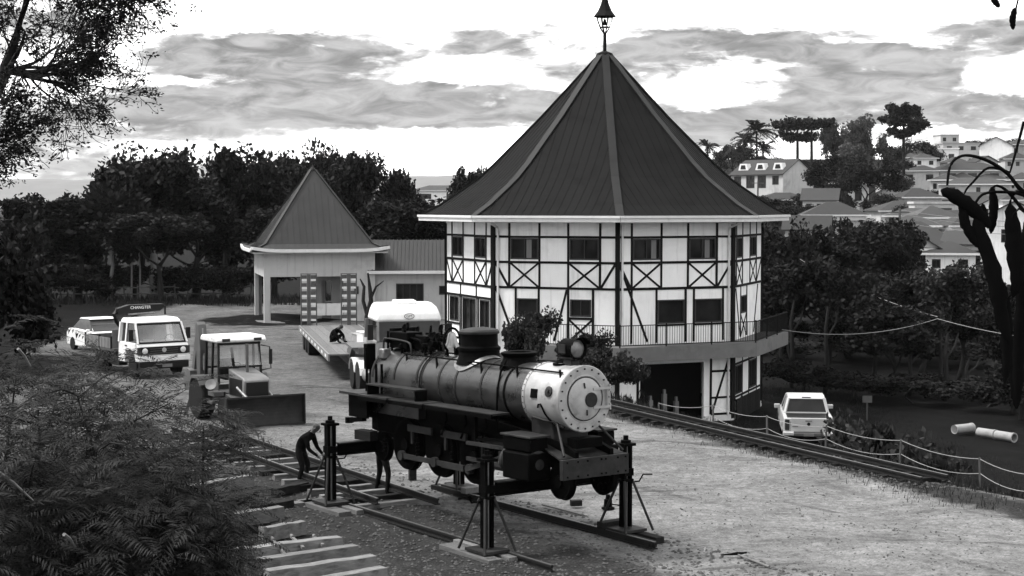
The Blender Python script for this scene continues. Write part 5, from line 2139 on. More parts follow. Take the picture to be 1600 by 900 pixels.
def make_pickup():
    p = at(1262, 690, 62.4)
    gz = ground_z(p.x, p.y)
    t = thing('pickup_truck', 'pale double-cab pickup seen from behind beside the octagonal house', 'pickup', (p.x, p.y, gz), R(90 - 7))
    # local x forward (away from the viewer)
    W = 0.97
    wa = [(0.62 + 0.44 * math.cos(a), 0.36 + 0.44 * math.sin(a)) for a in [R(180 - 18 * i) for i in range(11)]]
    wb = [(3.75 + 0.44 * math.cos(a), 0.36 + 0.44 * math.sin(a)) for a in [R(180 - 18 * i) for i in range(11)]]
    x0 = -0.5
    prof = [(x0, 0.55), (x0 + 0.03, 1.12), (1.35, 1.12), (3.4, 1.12), (4.5, 1.03), (4.72, 0.85), (4.75, 0.45)] + list(reversed(wb)) + list(reversed(wa))
    car_body(t, [(a, max(0.36, c)) for a, c in prof], lambda x, z: W - 0.06 * max(0, z - 0.85) - (0.02 if z < 0.5 else 0), 'silver_paint', 0.03)
    b = MB()
    b.prism([(1.02, 1.11), (1.18, 1.70), (2.55, 1.72), (3.45, 1.10)], lambda x, z: W - 0.09 - 0.27 * (z - 1.1))
    b.obj('glasshouse', 'glass', t)
    b = MB()
    b.prism([(1.12, 1.68), (1.22, 1.765), (1.6, 1.80), (2.4, 1.79), (2.62, 1.70), (2.5, 1.69)], lambda x, z: W - 0.24)
    b.obj('roof', 'silver_paint', t, bevel=0.03, smooth=50)
    b = MB()
    for s in (-1, 1):
        b.bar((1.01, s * 0.855, 1.10), (1.17, s * 0.70, 1.72), 0.11, 0.06)
        b.bar((2.1, s * 0.885, 1.10), (2.05, s * 0.73, 1.71), 0.08, 0.05)
        b.bar((3.4, s * 0.86, 1.11), (2.55, s * 0.72, 1.72), 0.06, 0.05)
    b.box((1.0, 0, 1.13), (0.06, 1.72, 0.09))
    b.obj('pillar', 'silver_paint', t)
    b = MB()
    b.box((0.28, 0, 1.10), (1.30, 1.62, 0.07))
    b.obj('bed_cover', 'black_paint', t)
    b = MB()
    b.box((x0 - 0.02, 0, 0.86), (0.06, 1.38, 0.54))
    tg = b.obj('tailgate', 'silver_paint', t, bevel=0.02)
    b = MB()
    b.box((x0 - 0.055, 0, 1.02), (0.02, 0.26, 0.05))
    b.obj('handle', 'mid_paint', tg)
    b = MB()
    b.lathe([(0.065, 0), (0.065, 0.015), (0, 0.015)], 18, Matrix.Translation((x0 - 0.05, 0, 0.90)) @ Euler((0, R(-90), 0)).to_matrix().to_4x4())
    b.obj('emblem', 'black_paint', tg)
    b = MB()
    b.box((x0 - 0.052, 0.52, 0.80), (0.008, 0.22, 0.03))
    b.box((x0 - 0.052, -0.58, 0.80), (0.008, 0.10, 0.04))
    b.obj('badge_strip', 'grey_paint', tg)
    for s in (-1, 1):
        b = MB()
        b.box((x0 - 0.01, s * 0.825, 0.86), (0.09, 0.17, 0.42))
        b.obj('tail_light', 'dark_lamp', t, bevel=0.02)
        b = MB()
        b.box((x0 - 0.10, s * 0.78, 0.53), (0.22, 0.42, 0.14))
        b.obj('bumper_end', 'silver_paint', t, bevel=0.03)
        for x in (0.62, 3.75):
            tyre_set(t, x, s * 0.82, 0.36, 0.24)
        b = MB()
        b.box((2.95, s * 1.07, 1.17), (0.14, 0.24, 0.17))
        b.obj('mirror', 'silver_paint', t, bevel=0.03)
        b = MB()
        b.box((x0 - 0.16, s * 0.33, 0.50), (0.03, 0.14, 0.09))
        b.obj('plate_lamp', 'lamp', t)
    b = MB()
    b.box((x0 - 0.09, 0, 0.50), (0.18, 1.2, 0.12))
    b.obj('bumper', 'grey_paint', t, bevel=0.02)
    b = MB()
    b.box((x0 - 0.185, 0, 0.50), (0.01, 0.40, 0.12))
    b.obj('number_plate', 'mid_paint', t)
    b = MB()
    b.box((2.0, 0, 0.42), (4.2, 1.3, 0.16))
    b.obj('underbody', 'black_paint', t)
    b = MB()
    b.box((1.18, 0, 1.745), (0.05, 0.34, 0.03))
    b.obj('brake_light', 'dark_lamp', t)


make_pickup()


def make_loader():
    f = Vector((0.52, -0.854, 0))
    g = gnd(418, 668)
    base = g - f * 0.25
    t = thing('backhoe_loader', 'backhoe tractor with glazed cab and wide dark dozer blade in front', 'tractor', base, math.atan2(f.y, f.x))
    P = lambda b, n, m='grey_paint', bev=0.0, s=None, par=None: b.obj(n, m, par or t, bevel=bev, smooth=s)
    # blade: curved plate with side plates, slightly angled
    b = MB()
    N = 9
    m = T(0.15, -0.05, 0, R(0))
    for i in range(N):
        a0, a1 = R(-38 + 76 * i / N), R(-38 + 76 * (i + 1) / N)
        r = 0.68
        p = [(-r * math.cos(a) + r * 0.95, 0.47 + r * math.sin(a)) for a in (a0, a1)]
        for o, rev in ((0.0, False), (-0.035, True)):
            q = [(p[0][0] + o, -1.2, p[0][1]), (p[0][0] + o, 1.2, p[0][1]), (p[1][0] + o, 1.2, p[1][1]), (p[1][0] + o, -1.2, p[1][1])]
            b.quad(*(q[::-1] if rev else q), m)
    b.box((0.10, 0, 0.90), (0.06, 2.4, 0.05), m)
    b.box((0.12, 0, 0.05), (0.05, 2.4, 0.10), m)
    bl = P(b, 'blade', 'iron2', s=40)
    for s in (-1, 1):
        b = MB()
        b.prism([(-0.08, 0.05), (0.18, 0.05), (0.16, 0.92), (0.05, 0.92), (-0.06, 0.6)], 0.015, m @ T(0, s * 1.2, 0))
        P(b, 'blade_end', 'iron2', par=bl)
        b = MB()
        b.bar((0.0, s * 0.48, 0.45), (-1.5, s * 0.55, 0.75), 0.10, 0.16)
        P(b, 'push_arm', 'grey_paint')
        b = MB()
        b.tube((0.02, s * 0.38, 0.70), (-1.0, s * 0.42, 1.05), 0.045, n=10)
        b.tube((0.02, s * 0.38, 0.70), (-0.45, s * 0.40, 0.86), 0.03, n=8)
        P(b, 'hydraulic_ram', 'steel', s=40)
    # hood with sloping top, radiator front
    b = MB()
    b.prism([(-0.55, 0.62), (-0.50, 1.28), (-0.60, 1.36), (-1.75, 1.55), (-1.75, 0.62)], lambda x, z: 0.40)
    hd = P(b, 'hood', 'mid_paint', 0.03, 40)
    b = MB()
    b.box((-0.50, 0, 0.95), (0.06, 0.66, 0.58))
    P(b, 'radiator_grille', 'black_paint', par=hd)
    for s in (-1, 1):
        b = MB()
        b.box((-1.15, s * 0.405, 1.05), (0.95, 0.02, 0.5))
        P(b, 'side_panel', 'black_paint', par=hd)
        for x, r, w in ((-0.95, 0.40, 0.26), (-2.75, 0.62, 0.42)):
            tyre_set(t, x, s * (0.78 if r < 0.5 else 0.85), r, w, 'mid_paint')
        b = MB()
        b.prism([(-3.25, 1.0), (-3.05, 1.28), (-2.45, 1.30), (-2.2, 1.05), (-2.25, 1.0), (-2.5, 1.22), (-3.0, 1.20), (-3.15, 1.0)], 0.24, T(0, s * 0.86, 0))
        P(b, 'mudguard', 'grey_paint')
    b = MB()
    b.box((-2.0, 0, 0.62), (3.0, 0.62, 0.34))
    P(b, 'chassis', 'black_paint')
    b = MB()
    b.tube((-1.25, 0.0, 1.45), (-1.25, 0.0, 2.30), 0.045, n=10)
    P(b, 'exhaust_pipe', 'grey_paint', s=40)
    b = MB()
    b.box((-1.6, -0.85, 0.85), (0.5, 0.3, 0.12)); b.box((-1.6, -0.9, 0.60), (0.4, 0.3, 0.06))
    P(b, 'step', 'grey_paint')
    b = MB()
    b.lathe([(0.0, -0.05), (0.10, -0.03), (0.17, 0.10), (0.165, 0.11), (0.0, 0.08)], 18, T(-1.55, -1.0, 1.10, 0, R(30), R(60)))
    P(b, 'work_lamp', 'mid_paint', s=50)
    # cab: posts, roof, glass, seat
    cx0, cx1, cw = -1.8, -2.95, 0.68
    posts = [(cx0, -cw), (cx0, cw), (cx1, -cw), (cx1, cw), (-2.4, -cw), (-2.4, cw)]
    for x, y in posts:
        b = MB()
        b.bar((x, y, 0.85 if x != cx0 else 1.1), (x + (-0.12 if x == cx0 else 0.05), y * 0.93, 2.34), 0.06, 0.06)
        P(b, 'cab_post', 'black_paint')
    b = MB()
    b.prism([(cx1 - 0.1, 2.32), (cx0 + 0.12, 2.32), (cx0 + 0.16, 2.38), (cx0 + 0.05, 2.50), (cx1, 2.50), (cx1 - 0.12, 2.42)], 0.78)
    rf = P(b, 'cab_roof', 'white_paint', 0.04, 40)
    for y in (-0.5, 0.5):
        b = MB()
        b.box((cx0 + 0.15, y, 2.40), (0.04, 0.24, 0.09))
        P(b, 'roof_lamp', 'dark_lamp', par=rf)
    b = MB()
    b.box((cx0 - 0.06, 0, 2.27), (0.06, 1.32, 0.06)); b.box((cx0 + 0.02, 0, 1.58), (0.06, 1.36, 0.06)); b.box((cx1, 0, 1.5), (0.06, 1.36, 0.06))
    P(b, 'cab_rail', 'black_paint')
    b = MB()
    b.quad((cx0 + 0.02, -cw + 0.03, 1.6), (cx0 + 0.02, cw - 0.03, 1.6), (cx0 - 0.1, cw * 0.93 - 0.03, 2.3), (cx0 - 0.1, -cw * 0.93 + 0.03, 2.3))
    P(b, 'windscreen', 'clear')
    b = MB()
    b.quad((cx1 + 0.02, -cw + 0.03, 1.5), (cx1 + 0.02, cw - 0.03, 1.5), (cx1 + 0.05, cw * 0.93 - 0.03, 2.3), (cx1 + 0.05, -cw * 0.93 + 0.03, 2.3))
    P(b, 'rear_window', 'clear')
    for s in (-1, 1):
        b = MB()
        b.quad((cx0, s * (cw - 0.01), 1.1), (cx1, s * (cw - 0.01), 1.1), (cx1 + 0.05, s * cw * 0.93, 2.32), (cx0 - 0.1, s * cw * 0.93, 2.32))
        P(b, 'door_glass', 'clear')
        b = MB()
        b.box(((cx0 + cx1) / 2, s * 0.70, 0.98), (1.25, 0.04, 0.34))
        P(b, 'door_panel', 'grey_paint')
    b = MB()
    b.box((-2.65, 0, 1.20), (0.5, 0.5, 0.14)); b.box((-2.88, 0, 1.50), (0.12, 0.48, 0.5))
    P(b, 'seat', 'black_paint', 0.04)
    b = MB()
    b.tube((-2.05, 0, 1.1), (-2.18, 0, 1.55), 0.03, n=8)
    b.path([(-2.18 + 0.04 * math.sin(a), 0.17 * math.cos(a), 1.58 + 0.10 * math.sin(a)) for a in [R(i * 30) for i in range(13)]], 0.015, 6)
    P(b, 'steering_wheel', 'black_paint')
    # mirror on the left (viewer's right)
    b = MB()
    b.path([(cx0 - 0.06, cw, 2.2), (cx0 + 0.10, cw + 0.22, 2.15), (cx0 + 0.10, cw + 0.26, 1.5), (cx0, cw, 1.45)], 0.02, 6)
    b.box((cx0 + 0.1, cw + 0.25, 1.85), (0.03, 0.10, 0.45))
    P(b, 'mirror_arm', 'black_paint')
    # backhoe folded up behind the cab
    b = MB()
    b.prism([(-3.55, 0.7), (-3.3, 0.7), (-3.25, 2.0), (-3.40, 2.75), (-3.55, 2.85), (-3.66, 2.75), (-3.60, 2.0)], 0.13, T(0.1, -0.62, 0))
    P(b, 'backhoe_boom', 'grey_paint', 0.015)
    b = MB()
    b.bar((-3.40, -0.62, 2.80), (-3.85, -0.62, 1.35), 0.20, 0.22, up=(0, 1, 0))
    P(b, 'dipper_arm', 'grey_paint')
    b = MB()
    b.tube((-3.12, -0.62, 1.4), (-3.32, -0.62, 2.65), 0.05, n=10)
    b.tube((-3.65, -0.62, 2.7), (-3.9, -0.62, 1.7), 0.04, n=10)
    P(b, 'hydraulic_ram', 'steel', s=40)
    b = MB()
    b.prism([(-4.2, 0.7), (-3.75, 0.75), (-3.72, 1.35), (-4.0, 1.40), (-4.35, 1.1)], 0.28, T(0.1, -0.62, 0))
    P(b, 'bucket', 'grey_paint', 0.01)
    b = MB()
    b.box((-3.35, 0, 0.72), (0.3, 1.9, 0.4))
    for s in (-1, 1):
        b.bar((-3.4, s * 0.85, 0.9), (-3.5, s * 1.1, 0.05), 0.1, 0.1)
    P(b, 'stabiliser', 'grey_paint')


make_loader()


def make_trailer():
    d = Vector((0.205, -0.979, 0)).normalized()
    base = Vector((-8.25, 72.0, 0))
    rz = math.atan2(d.y, d.x)
    t = thing('lowbed_trailer', 'long low-bed trailer with two upright loading ramps in front of the pavilion', 'trailer', base, rz)
    P = lambda b, n, m='plank', bev=0.0, s=None, par=None: b.obj(n, m, par or t, bevel=bev, smooth=s)
    L, W = 14.2, 1.30
    for y in np.arange(-W + 0.16, W, 0.325):
        b = MB()
        b.box((L / 2, y, 0.95), (L, 0.315, 0.06))
        P(b, 'deck_plank', 'plank')
    for s in (-1, 1):
        b = MB()
        b.box((L / 2, s * (W + 0.03), 0.86), (L, 0.06, 0.26))
        sr = P(b, 'side_rail', 'mid_paint')
        for i in range(9):
            b = MB()
            b.box((1.2 + i * 1.5, s * (W + 0.065), 0.86), (0.55, 0.008, 0.10))
            P(b, 'reflector', 'text', par=sr)
        for x in (1.4, 2.7, 4.0):
            tyre_set(t, x, s * 1.02, 0.48, 0.50, 'grey_paint')
        # ramp: two stringers with cross plates
        b = MB()
        y0 = s * 0.90
        for y in (y0 - 0.34, y0 + 0.34, y0):
            b.box((-0.05, y, 2.15), (0.10, 0.05 if y != y0 else 0.16, 2.35))
        rp = P(b, 'ramp', 'grey_paint')
        for i in range(6):
            for q in (-1, 1):
                b = MB()
                b.box((-0.02, y0 + q * 0.20, 1.22 + i * 0.36), (0.07, 0.22, 0.085))
                P(b, 'ramp_step', 'gutter', par=rp)
                b = MB()
                b.box((-0.06, y0 + q * 0.20, 1.36 + i * 0.36), (0.03, 0.22, 0.16))
                P(b, 'ramp_plate', 'grey_paint', par=rp)
        b = MB()
        b.box((-0.05, y0, 3.30), (0.11, 0.74, 0.06))
        P(b, 'ramp_top', 'mid_paint', par=rp)
    b = MB()
    b.box((0, 0, 0.84), (0.10, 2.6, 0.28))
    P(b, 'rear_beam', 'grey_paint')
    b = MB()
    for y in (-0.5, 0.5):
        b.box((L / 2, y, 0.72), (L, 0.14, 0.38))
    P(b, 'main_beam', 'black_paint')
    # gooseneck rising to the tractor
    for s in (-1, 1):
        b = MB()
        b.prism([(13.4, 0.8), (14.1, 0.8), (15.0, 1.25), (17.2, 1.25), (17.2, 1.45), (14.8, 1.45), (13.4, 1.10)], 0.09, T(0, s * 0.5, 0))
        P(b, 'gooseneck', 'grey_paint')
    b = MB()
    b.box((16.0, 0, 1.44), (2.2, 1.6, 0.06))
    P(b, 'gooseneck_plate', 'grey_paint')
    # load and gear lying on the deck
    for x, y, l, w, h, mt, lab in ((9.5, 0.45, 1.6, 0.5, 0.3, 'white_pipe', 'pale crate lying on the trailer deck'), (11.4, 0.35, 0.9, 0.5, 0.55, 'gutter', 'white box standing on the front of the trailer deck')):
        p = base + Matrix.Rotation(rz, 4, 'Z') @ Vector((x, y, 0.98))
        c = thing('crate', lab, 'crate', p, rz + 0.15, 'crates on the trailer')
        b = MB(); b.box((0, 0, h / 2), (l, w, h)); b.obj('box', mt, c, bevel=0.02)
        b = MB(); b.box((0, 0, h + 0.02), (l + 0.05, w + 0.05, 0.04)); b.obj('lid', mt, c, bevel=0.01)
    # tractor unit facing the viewer
    p = base + d * 17.2 + Vector((0.5, 0, 0))
    rz2 = rz + R(3)
    k = thing('tractor_unit', 'white truck tractor with rounded high roof behind the locomotive', 'truck', p, rz2)
    Q = lambda b, n, m='white_paint', bev=0.0, s=None, par=None: b.obj(n, m, par or k, bevel=bev, smooth=s)
    b = MB()
    b.prism([(1.75, 0.9), (3.70, 0.9), (3.78, 1.75), (3.65, 2.02), (1.75, 2.02)], 1.12)
    Q(b, 'cab_body', 'mid_paint', bev=0.06, s=40)  # white cab, its shade put into the colour as mid grey
    b = MB()
    b.prism([(1.75, 2.60), (3.50, 2.60), (3.42, 2.92), (3.20, 3.10), (2.6, 3.20), (1.95, 3.18), (1.75, 3.0)], lambda x, z: 1.10 - 0.35 * max(0, z - 2.75))
    rf = Q(b, 'cab_roof', bev=0.10, s=50)
    b = MB()
    b.prism([(2.3, 3.17), (2.95, 3.15), (2.88, 3.27), (2.35, 3.28)], 0.36)
    Q(b, 'roof_hatch', bev=0.03, s=40, par=rf)
    b = MB()
    n = 28
    ring = [(0.16 * math.cos(2 * math.pi * i / n), 0.085 * math.sin(2 * math.pi * i / n)) for i in range(n + 1)]
    for (y0, z0), (y1, z1) in zip(ring, ring[1:]):
        b.bar((3.50, y0, 2.79 + z0), (3.50, y1, 2.79 + z1), 0.02, 0.02, up=(1, 0, 0))
    Q(b, 'oval_badge', 'grey_paint', par=rf)
    text('GM', 0.13, rf, (3.492, 0, 2.79), (R(90), 0, R(90)), 'grey_paint')
    b = MB()
    for s in (-1, 1):
        b.bar((3.66, s * 1.06, 2.0), (3.50, s * 1.04, 2.62), 0.08, 0.10)
        b.bar((1.85, s * 1.08, 2.0), (1.85, s * 1.05, 2.62), 0.25, 0.08)
    Q(b, 'pillar', 'mid_paint')  # white pillars, shade put into their colour like the cab body
    b = MB()
    b.quad((3.68, -1.05, 2.02), (3.68, 1.05, 2.02), (3.52, 1.02, 2.62), (3.52, -1.02, 2.62))
    Q(b, 'windscreen', 'glass')
    for s in (-1, 1):
        b = MB()
        b.quad((3.6, s * 1.08, 2.02), (1.9, s * 1.08, 2.02), (1.9, s * 1.05, 2.62), (3.48, s * 1.05, 2.62))
        Q(b, 'side_window', 'glass')
        b = MB()
        b.box((3.6, s * 1.3, 2.3), (0.10, 0.18, 0.5))
        b.tube((3.6, s * 1.08, 2.5), (3.6, s * 1.28, 2.5), 0.02, n=6)
        Q(b, 'mirror', 'black_paint', 0.02)
        for x, w in ((-0.6, 0.52), (0.7, 0.52), (3.0, 0.28)):
            tyre_set(k, x, s * (0.98 if w > 0.4 else 1.0), 0.50, w, 'white_paint')
        b = MB()
        for x in (-0.6, 0.7):
            for i in range(6):
                a0, a1 = R(15 + 150 * i / 6), R(15 + 150 * (i + 1) / 6)
                b.bar((x + 0.60 * math.cos(a0), s * 0.98, 0.50 + 0.60 * math.sin(a0)), (x + 0.60 * math.cos(a1), s * 0.98, 0.50 + 0.60 * math.sin(a1)), 0.55, 0.02)
        Q(b, 'mudguard', 'gutter')
        b = MB()
        b.tube((1.3, s * 0.95, 0.68), (2.3, s * 0.95, 0.68), 0.26, n=16)
        Q(b, 'fuel_tank', 'steel', s=40)
    b = MB()
    for y in (-0.42, 0.42):
        b.box((1.2, y, 0.78), (4.6, 0.09, 0.25))
    Q(b, 'chassis', 'black_paint')
    b = MB()
    b.box((3.76, 0, 1.45), (0.06, 1.5, 0.5))
    Q(b, 'grille', 'black_paint')
    b = MB()
    b.box((3.78, 0, 0.68), (0.2, 2.2, 0.42))
    Q(b, 'bumper', 'white_paint', 0.04)


make_trailer()

# ------------------------------------------------------------------ people: one skinned body each
def make_person(label, loc, rz, J, pants='jeans', name='person'):
    """J: joint positions (x forward, y left, z up) for hip, chest, neck, head and limbs"""
    R_ = dict(hip=0.135, belly=0.13, chest=0.15, neck=0.055, head=0.095, top=0.07, shl=0.075, shr=0.075, ell=0.048, elr=0.048, wrl=0.032, wrr=0.032, hal=0.036, har=0.036,
              hpl=0.095, hpr=0.095, knl=0.065, knr=0.065, anl=0.045, anr=0.045, tol=0.04, tor=0.04)
    E = [('hip', 'belly'), ('belly', 'chest'), ('chest', 'neck'), ('neck', 'head'), ('head', 'top'), ('chest', 'shl'), ('chest', 'shr'), ('shl', 'ell'), ('shr', 'elr'),
         ('ell', 'wrl'), ('elr', 'wrr'), ('wrl', 'hal'), ('wrr', 'har'), ('hip', 'hpl'), ('hip', 'hpr'), ('hpl', 'knl'), ('hpr', 'knr'), ('knl', 'anl'), ('knr', 'anr'), ('anl', 'tol'), ('anr', 'tor')]
    J = {k: Vector(v) for k, v in J.items()}
    J['belly'] = J['hip'].lerp(J['chest'], 0.5) + Vector(J.pop('bend', (0, 0, 0)))
    keys = list(R_)
    me = bpy.data.meshes.new('body')
    me.from_pydata([J[k] for k in keys], [(keys.index(a), keys.index(c)) for a, c in E], [])
    o = bpy.data.objects.new('body', me)
    col.objects.link(o)
    sk = o.modifiers.new('skin', 'SKIN')
    sk.use_smooth_shade = True
    for i, k in enumerate(keys):
        v = me.skin_vertices[0].data[i]
        v.radius = (R_[k], R_[k] * (1.12 if k == 'head' else 1.0))
        v.use_root = k == 'hip'
    o.modifiers.new('sub', 'SUBSURF').levels = 2
    o.modifiers['sub'].render_levels = 2
    bpy.context.view_layer.update()
    bm_ = bpy.data.meshes.new_from_object(o.evaluated_get(bpy.context.evaluated_depsgraph_get()))
    bpy.data.objects.remove(o)
    # fingers, nose and ears belong to the same mesh
    b = MB()
    fwd = (J['top'] - J['neck']).normalized()
    face = Vector(J['face']) if 'face' in J else Vector((1, 0, 0))
    up = fwd
    side = up.cross(face).normalized()
    hc = J['head']
    b.path([hc + face * 0.095 + up * 0.015, hc + face * 0.125 - up * 0.02, hc + face * 0.10 - up * 0.035], [0.012, 0.018, 0.014], 6)
    for s in (-1, 1):
        b.path([hc + side * s * 0.095 + up * 0.03, hc + side * s * 0.108, hc + side * s * 0.095 - up * 0.03], [0.012, 0.022, 0.012], 6)
    for s in ('l', 'r'):
        h, w = J['ha' + s], J['wr' + s]
        dr = (h - w).normalized()
        sd = dr.cross(Vector((0, 0, 1)))
        sd = sd.normalized() if sd.length > 0.1 else Vector((0, 1, 0))
        nn = sd.cross(dr)
        for i, ln in enumerate((0.065, 0.075, 0.07, 0.055)):
            p = h + sd * (0.024 - 0.016 * i)
            b.path([p, p + dr * ln * 0.5 - nn * 0.006, p + dr * ln - nn * 0.024], [0.009, 0.008, 0.006], 5)
        b.path([h - dr * 0.03 + sd * 0.03, h + sd * 0.055 - nn * 0.01, h + dr * 0.03 + sd * 0.055 - nn * 0.025], [0.011, 0.009, 0.007], 5)
    nv = len(bm_.vertices)
    vs = [v.co.copy() for v in bm_.vertices] + [Vector(v) for v in b.v]
    fs = [tuple(p.vertices) for p in bm_.polygons] + [tuple(i + nv for i in f) for f in b.f]
    fin = bpy.data.meshes.new('body')
    fin.from_pydata(vs, [], fs)
    for k in ('cloth', pants, 'skin', 'hair'):
        fin.materials.append(M[k])
    seg = {1: [('hip', 'hpl'), ('hip', 'hpr'), ('hpl', 'knl'), ('hpr', 'knr'), ('knl', 'anl'), ('knr', 'anr')], 2: [('neck', 'head'), ('head', 'top'), ('wrl', 'hal'), ('wrr', 'har')],
           0: [('hip', 'chest'), ('chest', 'shl'), ('chest', 'shr'), ('shl', 'ell'), ('shr', 'elr'), ('ell', 'wrl'), ('elr', 'wrr'), ('anl', 'tol'), ('anr', 'tor')]}
    for p in fin.polygons:
        c = sum((vs[i] for i in p.vertices), Vector()) / len(p.vertices)
        best = None
        for mi, ss in seg.items():
            for a, e in ss:
                A, B = J[a], J[e]
                t_ = max(0, min(1, (c - A).dot(B - A) / max(1e-6, (B - A).length_squared)))
                d = (c - A.lerp(B, t_)).length - (R_[a] + (R_[e] - R_[a]) * t_)
                if best is None or d < best[0]:
                    best = (d, mi)
        mi = best[1]
        if mi == 2 and (c - hc).dot(up) > 0.035 - 0.05 * ((c - hc).dot(face) < 0.02):
            if (c - hc).length < 0.25:
                mi = 3
        if p.vertices[0] >= nv:
            mi = 2
        p.material_index = mi
        p.use_smooth = True
    ob = bpy.data.objects.new(name, fin)
    col.objects.link(ob)
    ob.location = loc
    ob.rotation_euler = (0, 0, rz)
    tag(ob, label, 'person')
    return ob


g = gnd(478, 757)
make_person('man in dark clothes stooping forward beside the left jack', (g.x - 0.02, g.y, -0.02), R(-18), dict(
    hip=(-0.12, 0, 0.84), chest=(0.10, 0, 1.14), bend=(-0.05, 0, 0.04), neck=(0.20, 0, 1.25), head=(0.30, 0, 1.33), top=(0.33, 0, 1.43), face=(0.85, 0, -0.5),
    shl=(0.12, 0.18, 1.13), shr=(0.12, -0.18, 1.13), ell=(0.20, 0.22, 0.87), elr=(0.20, -0.22, 0.87), wrl=(0.38, 0.14, 0.72), wrr=(0.38, -0.14, 0.72), hal=(0.44, 0.11, 0.66), har=(0.44, -0.11, 0.66),
    hpl=(-0.12, 0.10, 0.80), hpr=(-0.12, -0.10, 0.80), knl=(0.02, 0.12, 0.46), knr=(0.0, -0.13, 0.46), anl=(-0.06, 0.13, 0.08), anr=(-0.10, -0.15, 0.08), tol=(0.12, 0.15, 0.04), tor=(0.08, -0.17, 0.04)))
g = gnd(597, 772)
make_person('man in dark clothes standing with legs apart under the rear of the locomotive', (g.x, g.y, 0.0), R(35), dict(
    hip=(0, 0, 0.90), chest=(0.06, 0, 1.30), neck=(0.10, 0, 1.47), head=(0.15, 0, 1.58), top=(0.17, 0, 1.68), face=(1, 0, -0.1),
    shl=(0.06, 0.19, 1.35), shr=(0.06, -0.19, 1.35), ell=(0.28, 0.24, 1.22), elr=(0.27, -0.25, 1.20), wrl=(0.48, 0.20, 1.38), wrr=(0.46, -0.22, 1.34), hal=(0.54, 0.19, 1.43), har=(0.52, -0.21, 1.40),
    hpl=(0, 0.10, 0.86), hpr=(0, -0.10, 0.86), knl=(0.06, 0.19, 0.48), knr=(0.04, -0.22, 0.48), anl=(0.0, 0.26, 0.08), anr=(-0.06, -0.30, 0.08), tol=(0.18, 0.30, 0.04), tor=(0.12, -0.36, 0.04)), 'jeans')
p = Vector((-7.05, 62.6, 0.99))
make_person('man in black sitting hunched on the trailer deck', p, R(-30), dict(
    hip=(0, 0, 0.13), chest=(0.20, 0, 0.50), bend=(-0.06, 0, 0.03), neck=(0.31, 0, 0.60), head=(0.42, 0, 0.64), top=(0.50, 0, 0.70), face=(0.6, 0, -0.8),
    shl=(0.20, 0.18, 0.48), shr=(0.20, -0.18, 0.48), ell=(0.36, 0.24, 0.30), elr=(0.36, -0.24, 0.30), wrl=(0.50, 0.12, 0.20), wrr=(0.50, -0.12, 0.20), hal=(0.55, 0.08, 0.15), har=(0.55, -0.08, 0.15),
    hpl=(0.04, 0.11, 0.12), hpr=(0.04, -0.11, 0.12), knl=(0.38, 0.20, 0.36), knr=(0.38, -0.20, 0.36), anl=(0.42, 0.18, 0.08), anr=(0.42, -0.18, 0.08), tol=(0.58, 0.20, 0.04), tor=(0.58, -0.20, 0.04)), 'cloth')

# ------------------------------------------------------------------ vegetation
def leaf_quads(pts, size, seed, flat=0.0, aspect=1.7):
    """one small folded leaf quad at every point; returns verts, faces (numpy)"""
    r = np.random.default_rng(seed)
    n = len(pts)
    pts = np.asarray(pts, dtype=np.float64)
    a = r.normal(size=(n, 3))
    a[:, 2] *= (1 - flat)
    a /= np.linalg.norm(a, axis=1, keepdims=True) + 1e-9
    b = r.normal(size=(n, 3))
    if flat:
        b[:, 2] *= (1 - flat)
    b -= a * np.sum(a * b, axis=1, keepdims=True)
    b /= np.linalg.norm(b, axis=1, keepdims=True) + 1e-9
    s = size * r.uniform(0.6, 1.35, size=(n, 1))
    A, B = a * s * aspect * 0.5, b * s * 0.5
    v = np.empty((n, 4, 3))
    v[:, 0] = pts - A
    v[:, 1] = pts - A * 0.1 + B
    v[:, 2] = pts + A
    v[:, 3] = pts - A * 0.1 - B
    return v.reshape(-1, 3), np.arange(n * 4).reshape(-1, 4)


def np_mesh(name, v, f, material):
    me = bpy.data.meshes.new(name)
    n, k = f.shape
    me.vertices.add(len(v))
    me.vertices.foreach_set('co', np.asarray(v, dtype=np.float32).ravel())
    me.loops.add(n * k)
    me.loops.foreach_set('vertex_index', f.astype(np.int32).ravel())
    me.polygons.add(n)
    me.polygons.foreach_set('loop_start', np.arange(0, n * k, k, dtype=np.int32))
    me.update(calc_edges=True)
    me.materials.append(M[material])
    return me


def grow(seed, base, height, spread, levels=4, lean=(0, 0), first=0.35, split=3, rad=0.2, curve=0.25, up=0.35):
    """recursive skeleton: list of (points, radii) branches and list of tip points with level"""
    r = random.Random(seed)
    branches, tips = [], []

    def rec(p, d, L, rd, lev):
        n = 5
        pts, rs = [p.copy()], [rd]
        for i in range(n):
            d = (d + Vector((r.uniform(-1, 1), r.uniform(-1, 1), r.uniform(-0.6, 1) * up)) * curve).normalized()
            p = p + d * (L / n)
            pts.append(p.copy())
            rs.append(rd * (1 - 0.45 * (i + 1) / n))
        branches.append((pts, rs, lev))
        if lev >= levels:
            tips.append(p.copy())
            tips.append(pts[3])
            tips.append(pts[2])
            return
        k = split + (1 if r.random() < 0.35 else 0)
        for i in range(k):
            a = 2 * math.pi * (i / k) + r.uniform(-0.5, 0.5)
            sp = spread * r.uniform(0.7, 1.2)
            sd = d.orthogonal().normalized()
            q = Matrix.Rotation(a, 3, d) @ sd
            nd = (d * math.cos(sp) + q * math.sin(sp)).normalized()
            st = pts[-1] if i < 2 else pts[r.choice((3, 4))]
            rec(st, nd, L * r.uniform(0.58, 0.82), rs[-1] * 0.78, lev + 1)
    rec(Vector(base), Vector((lean[0], lean[1], 1)).normalized(), height * first, rad, 0)
    return branches, tips


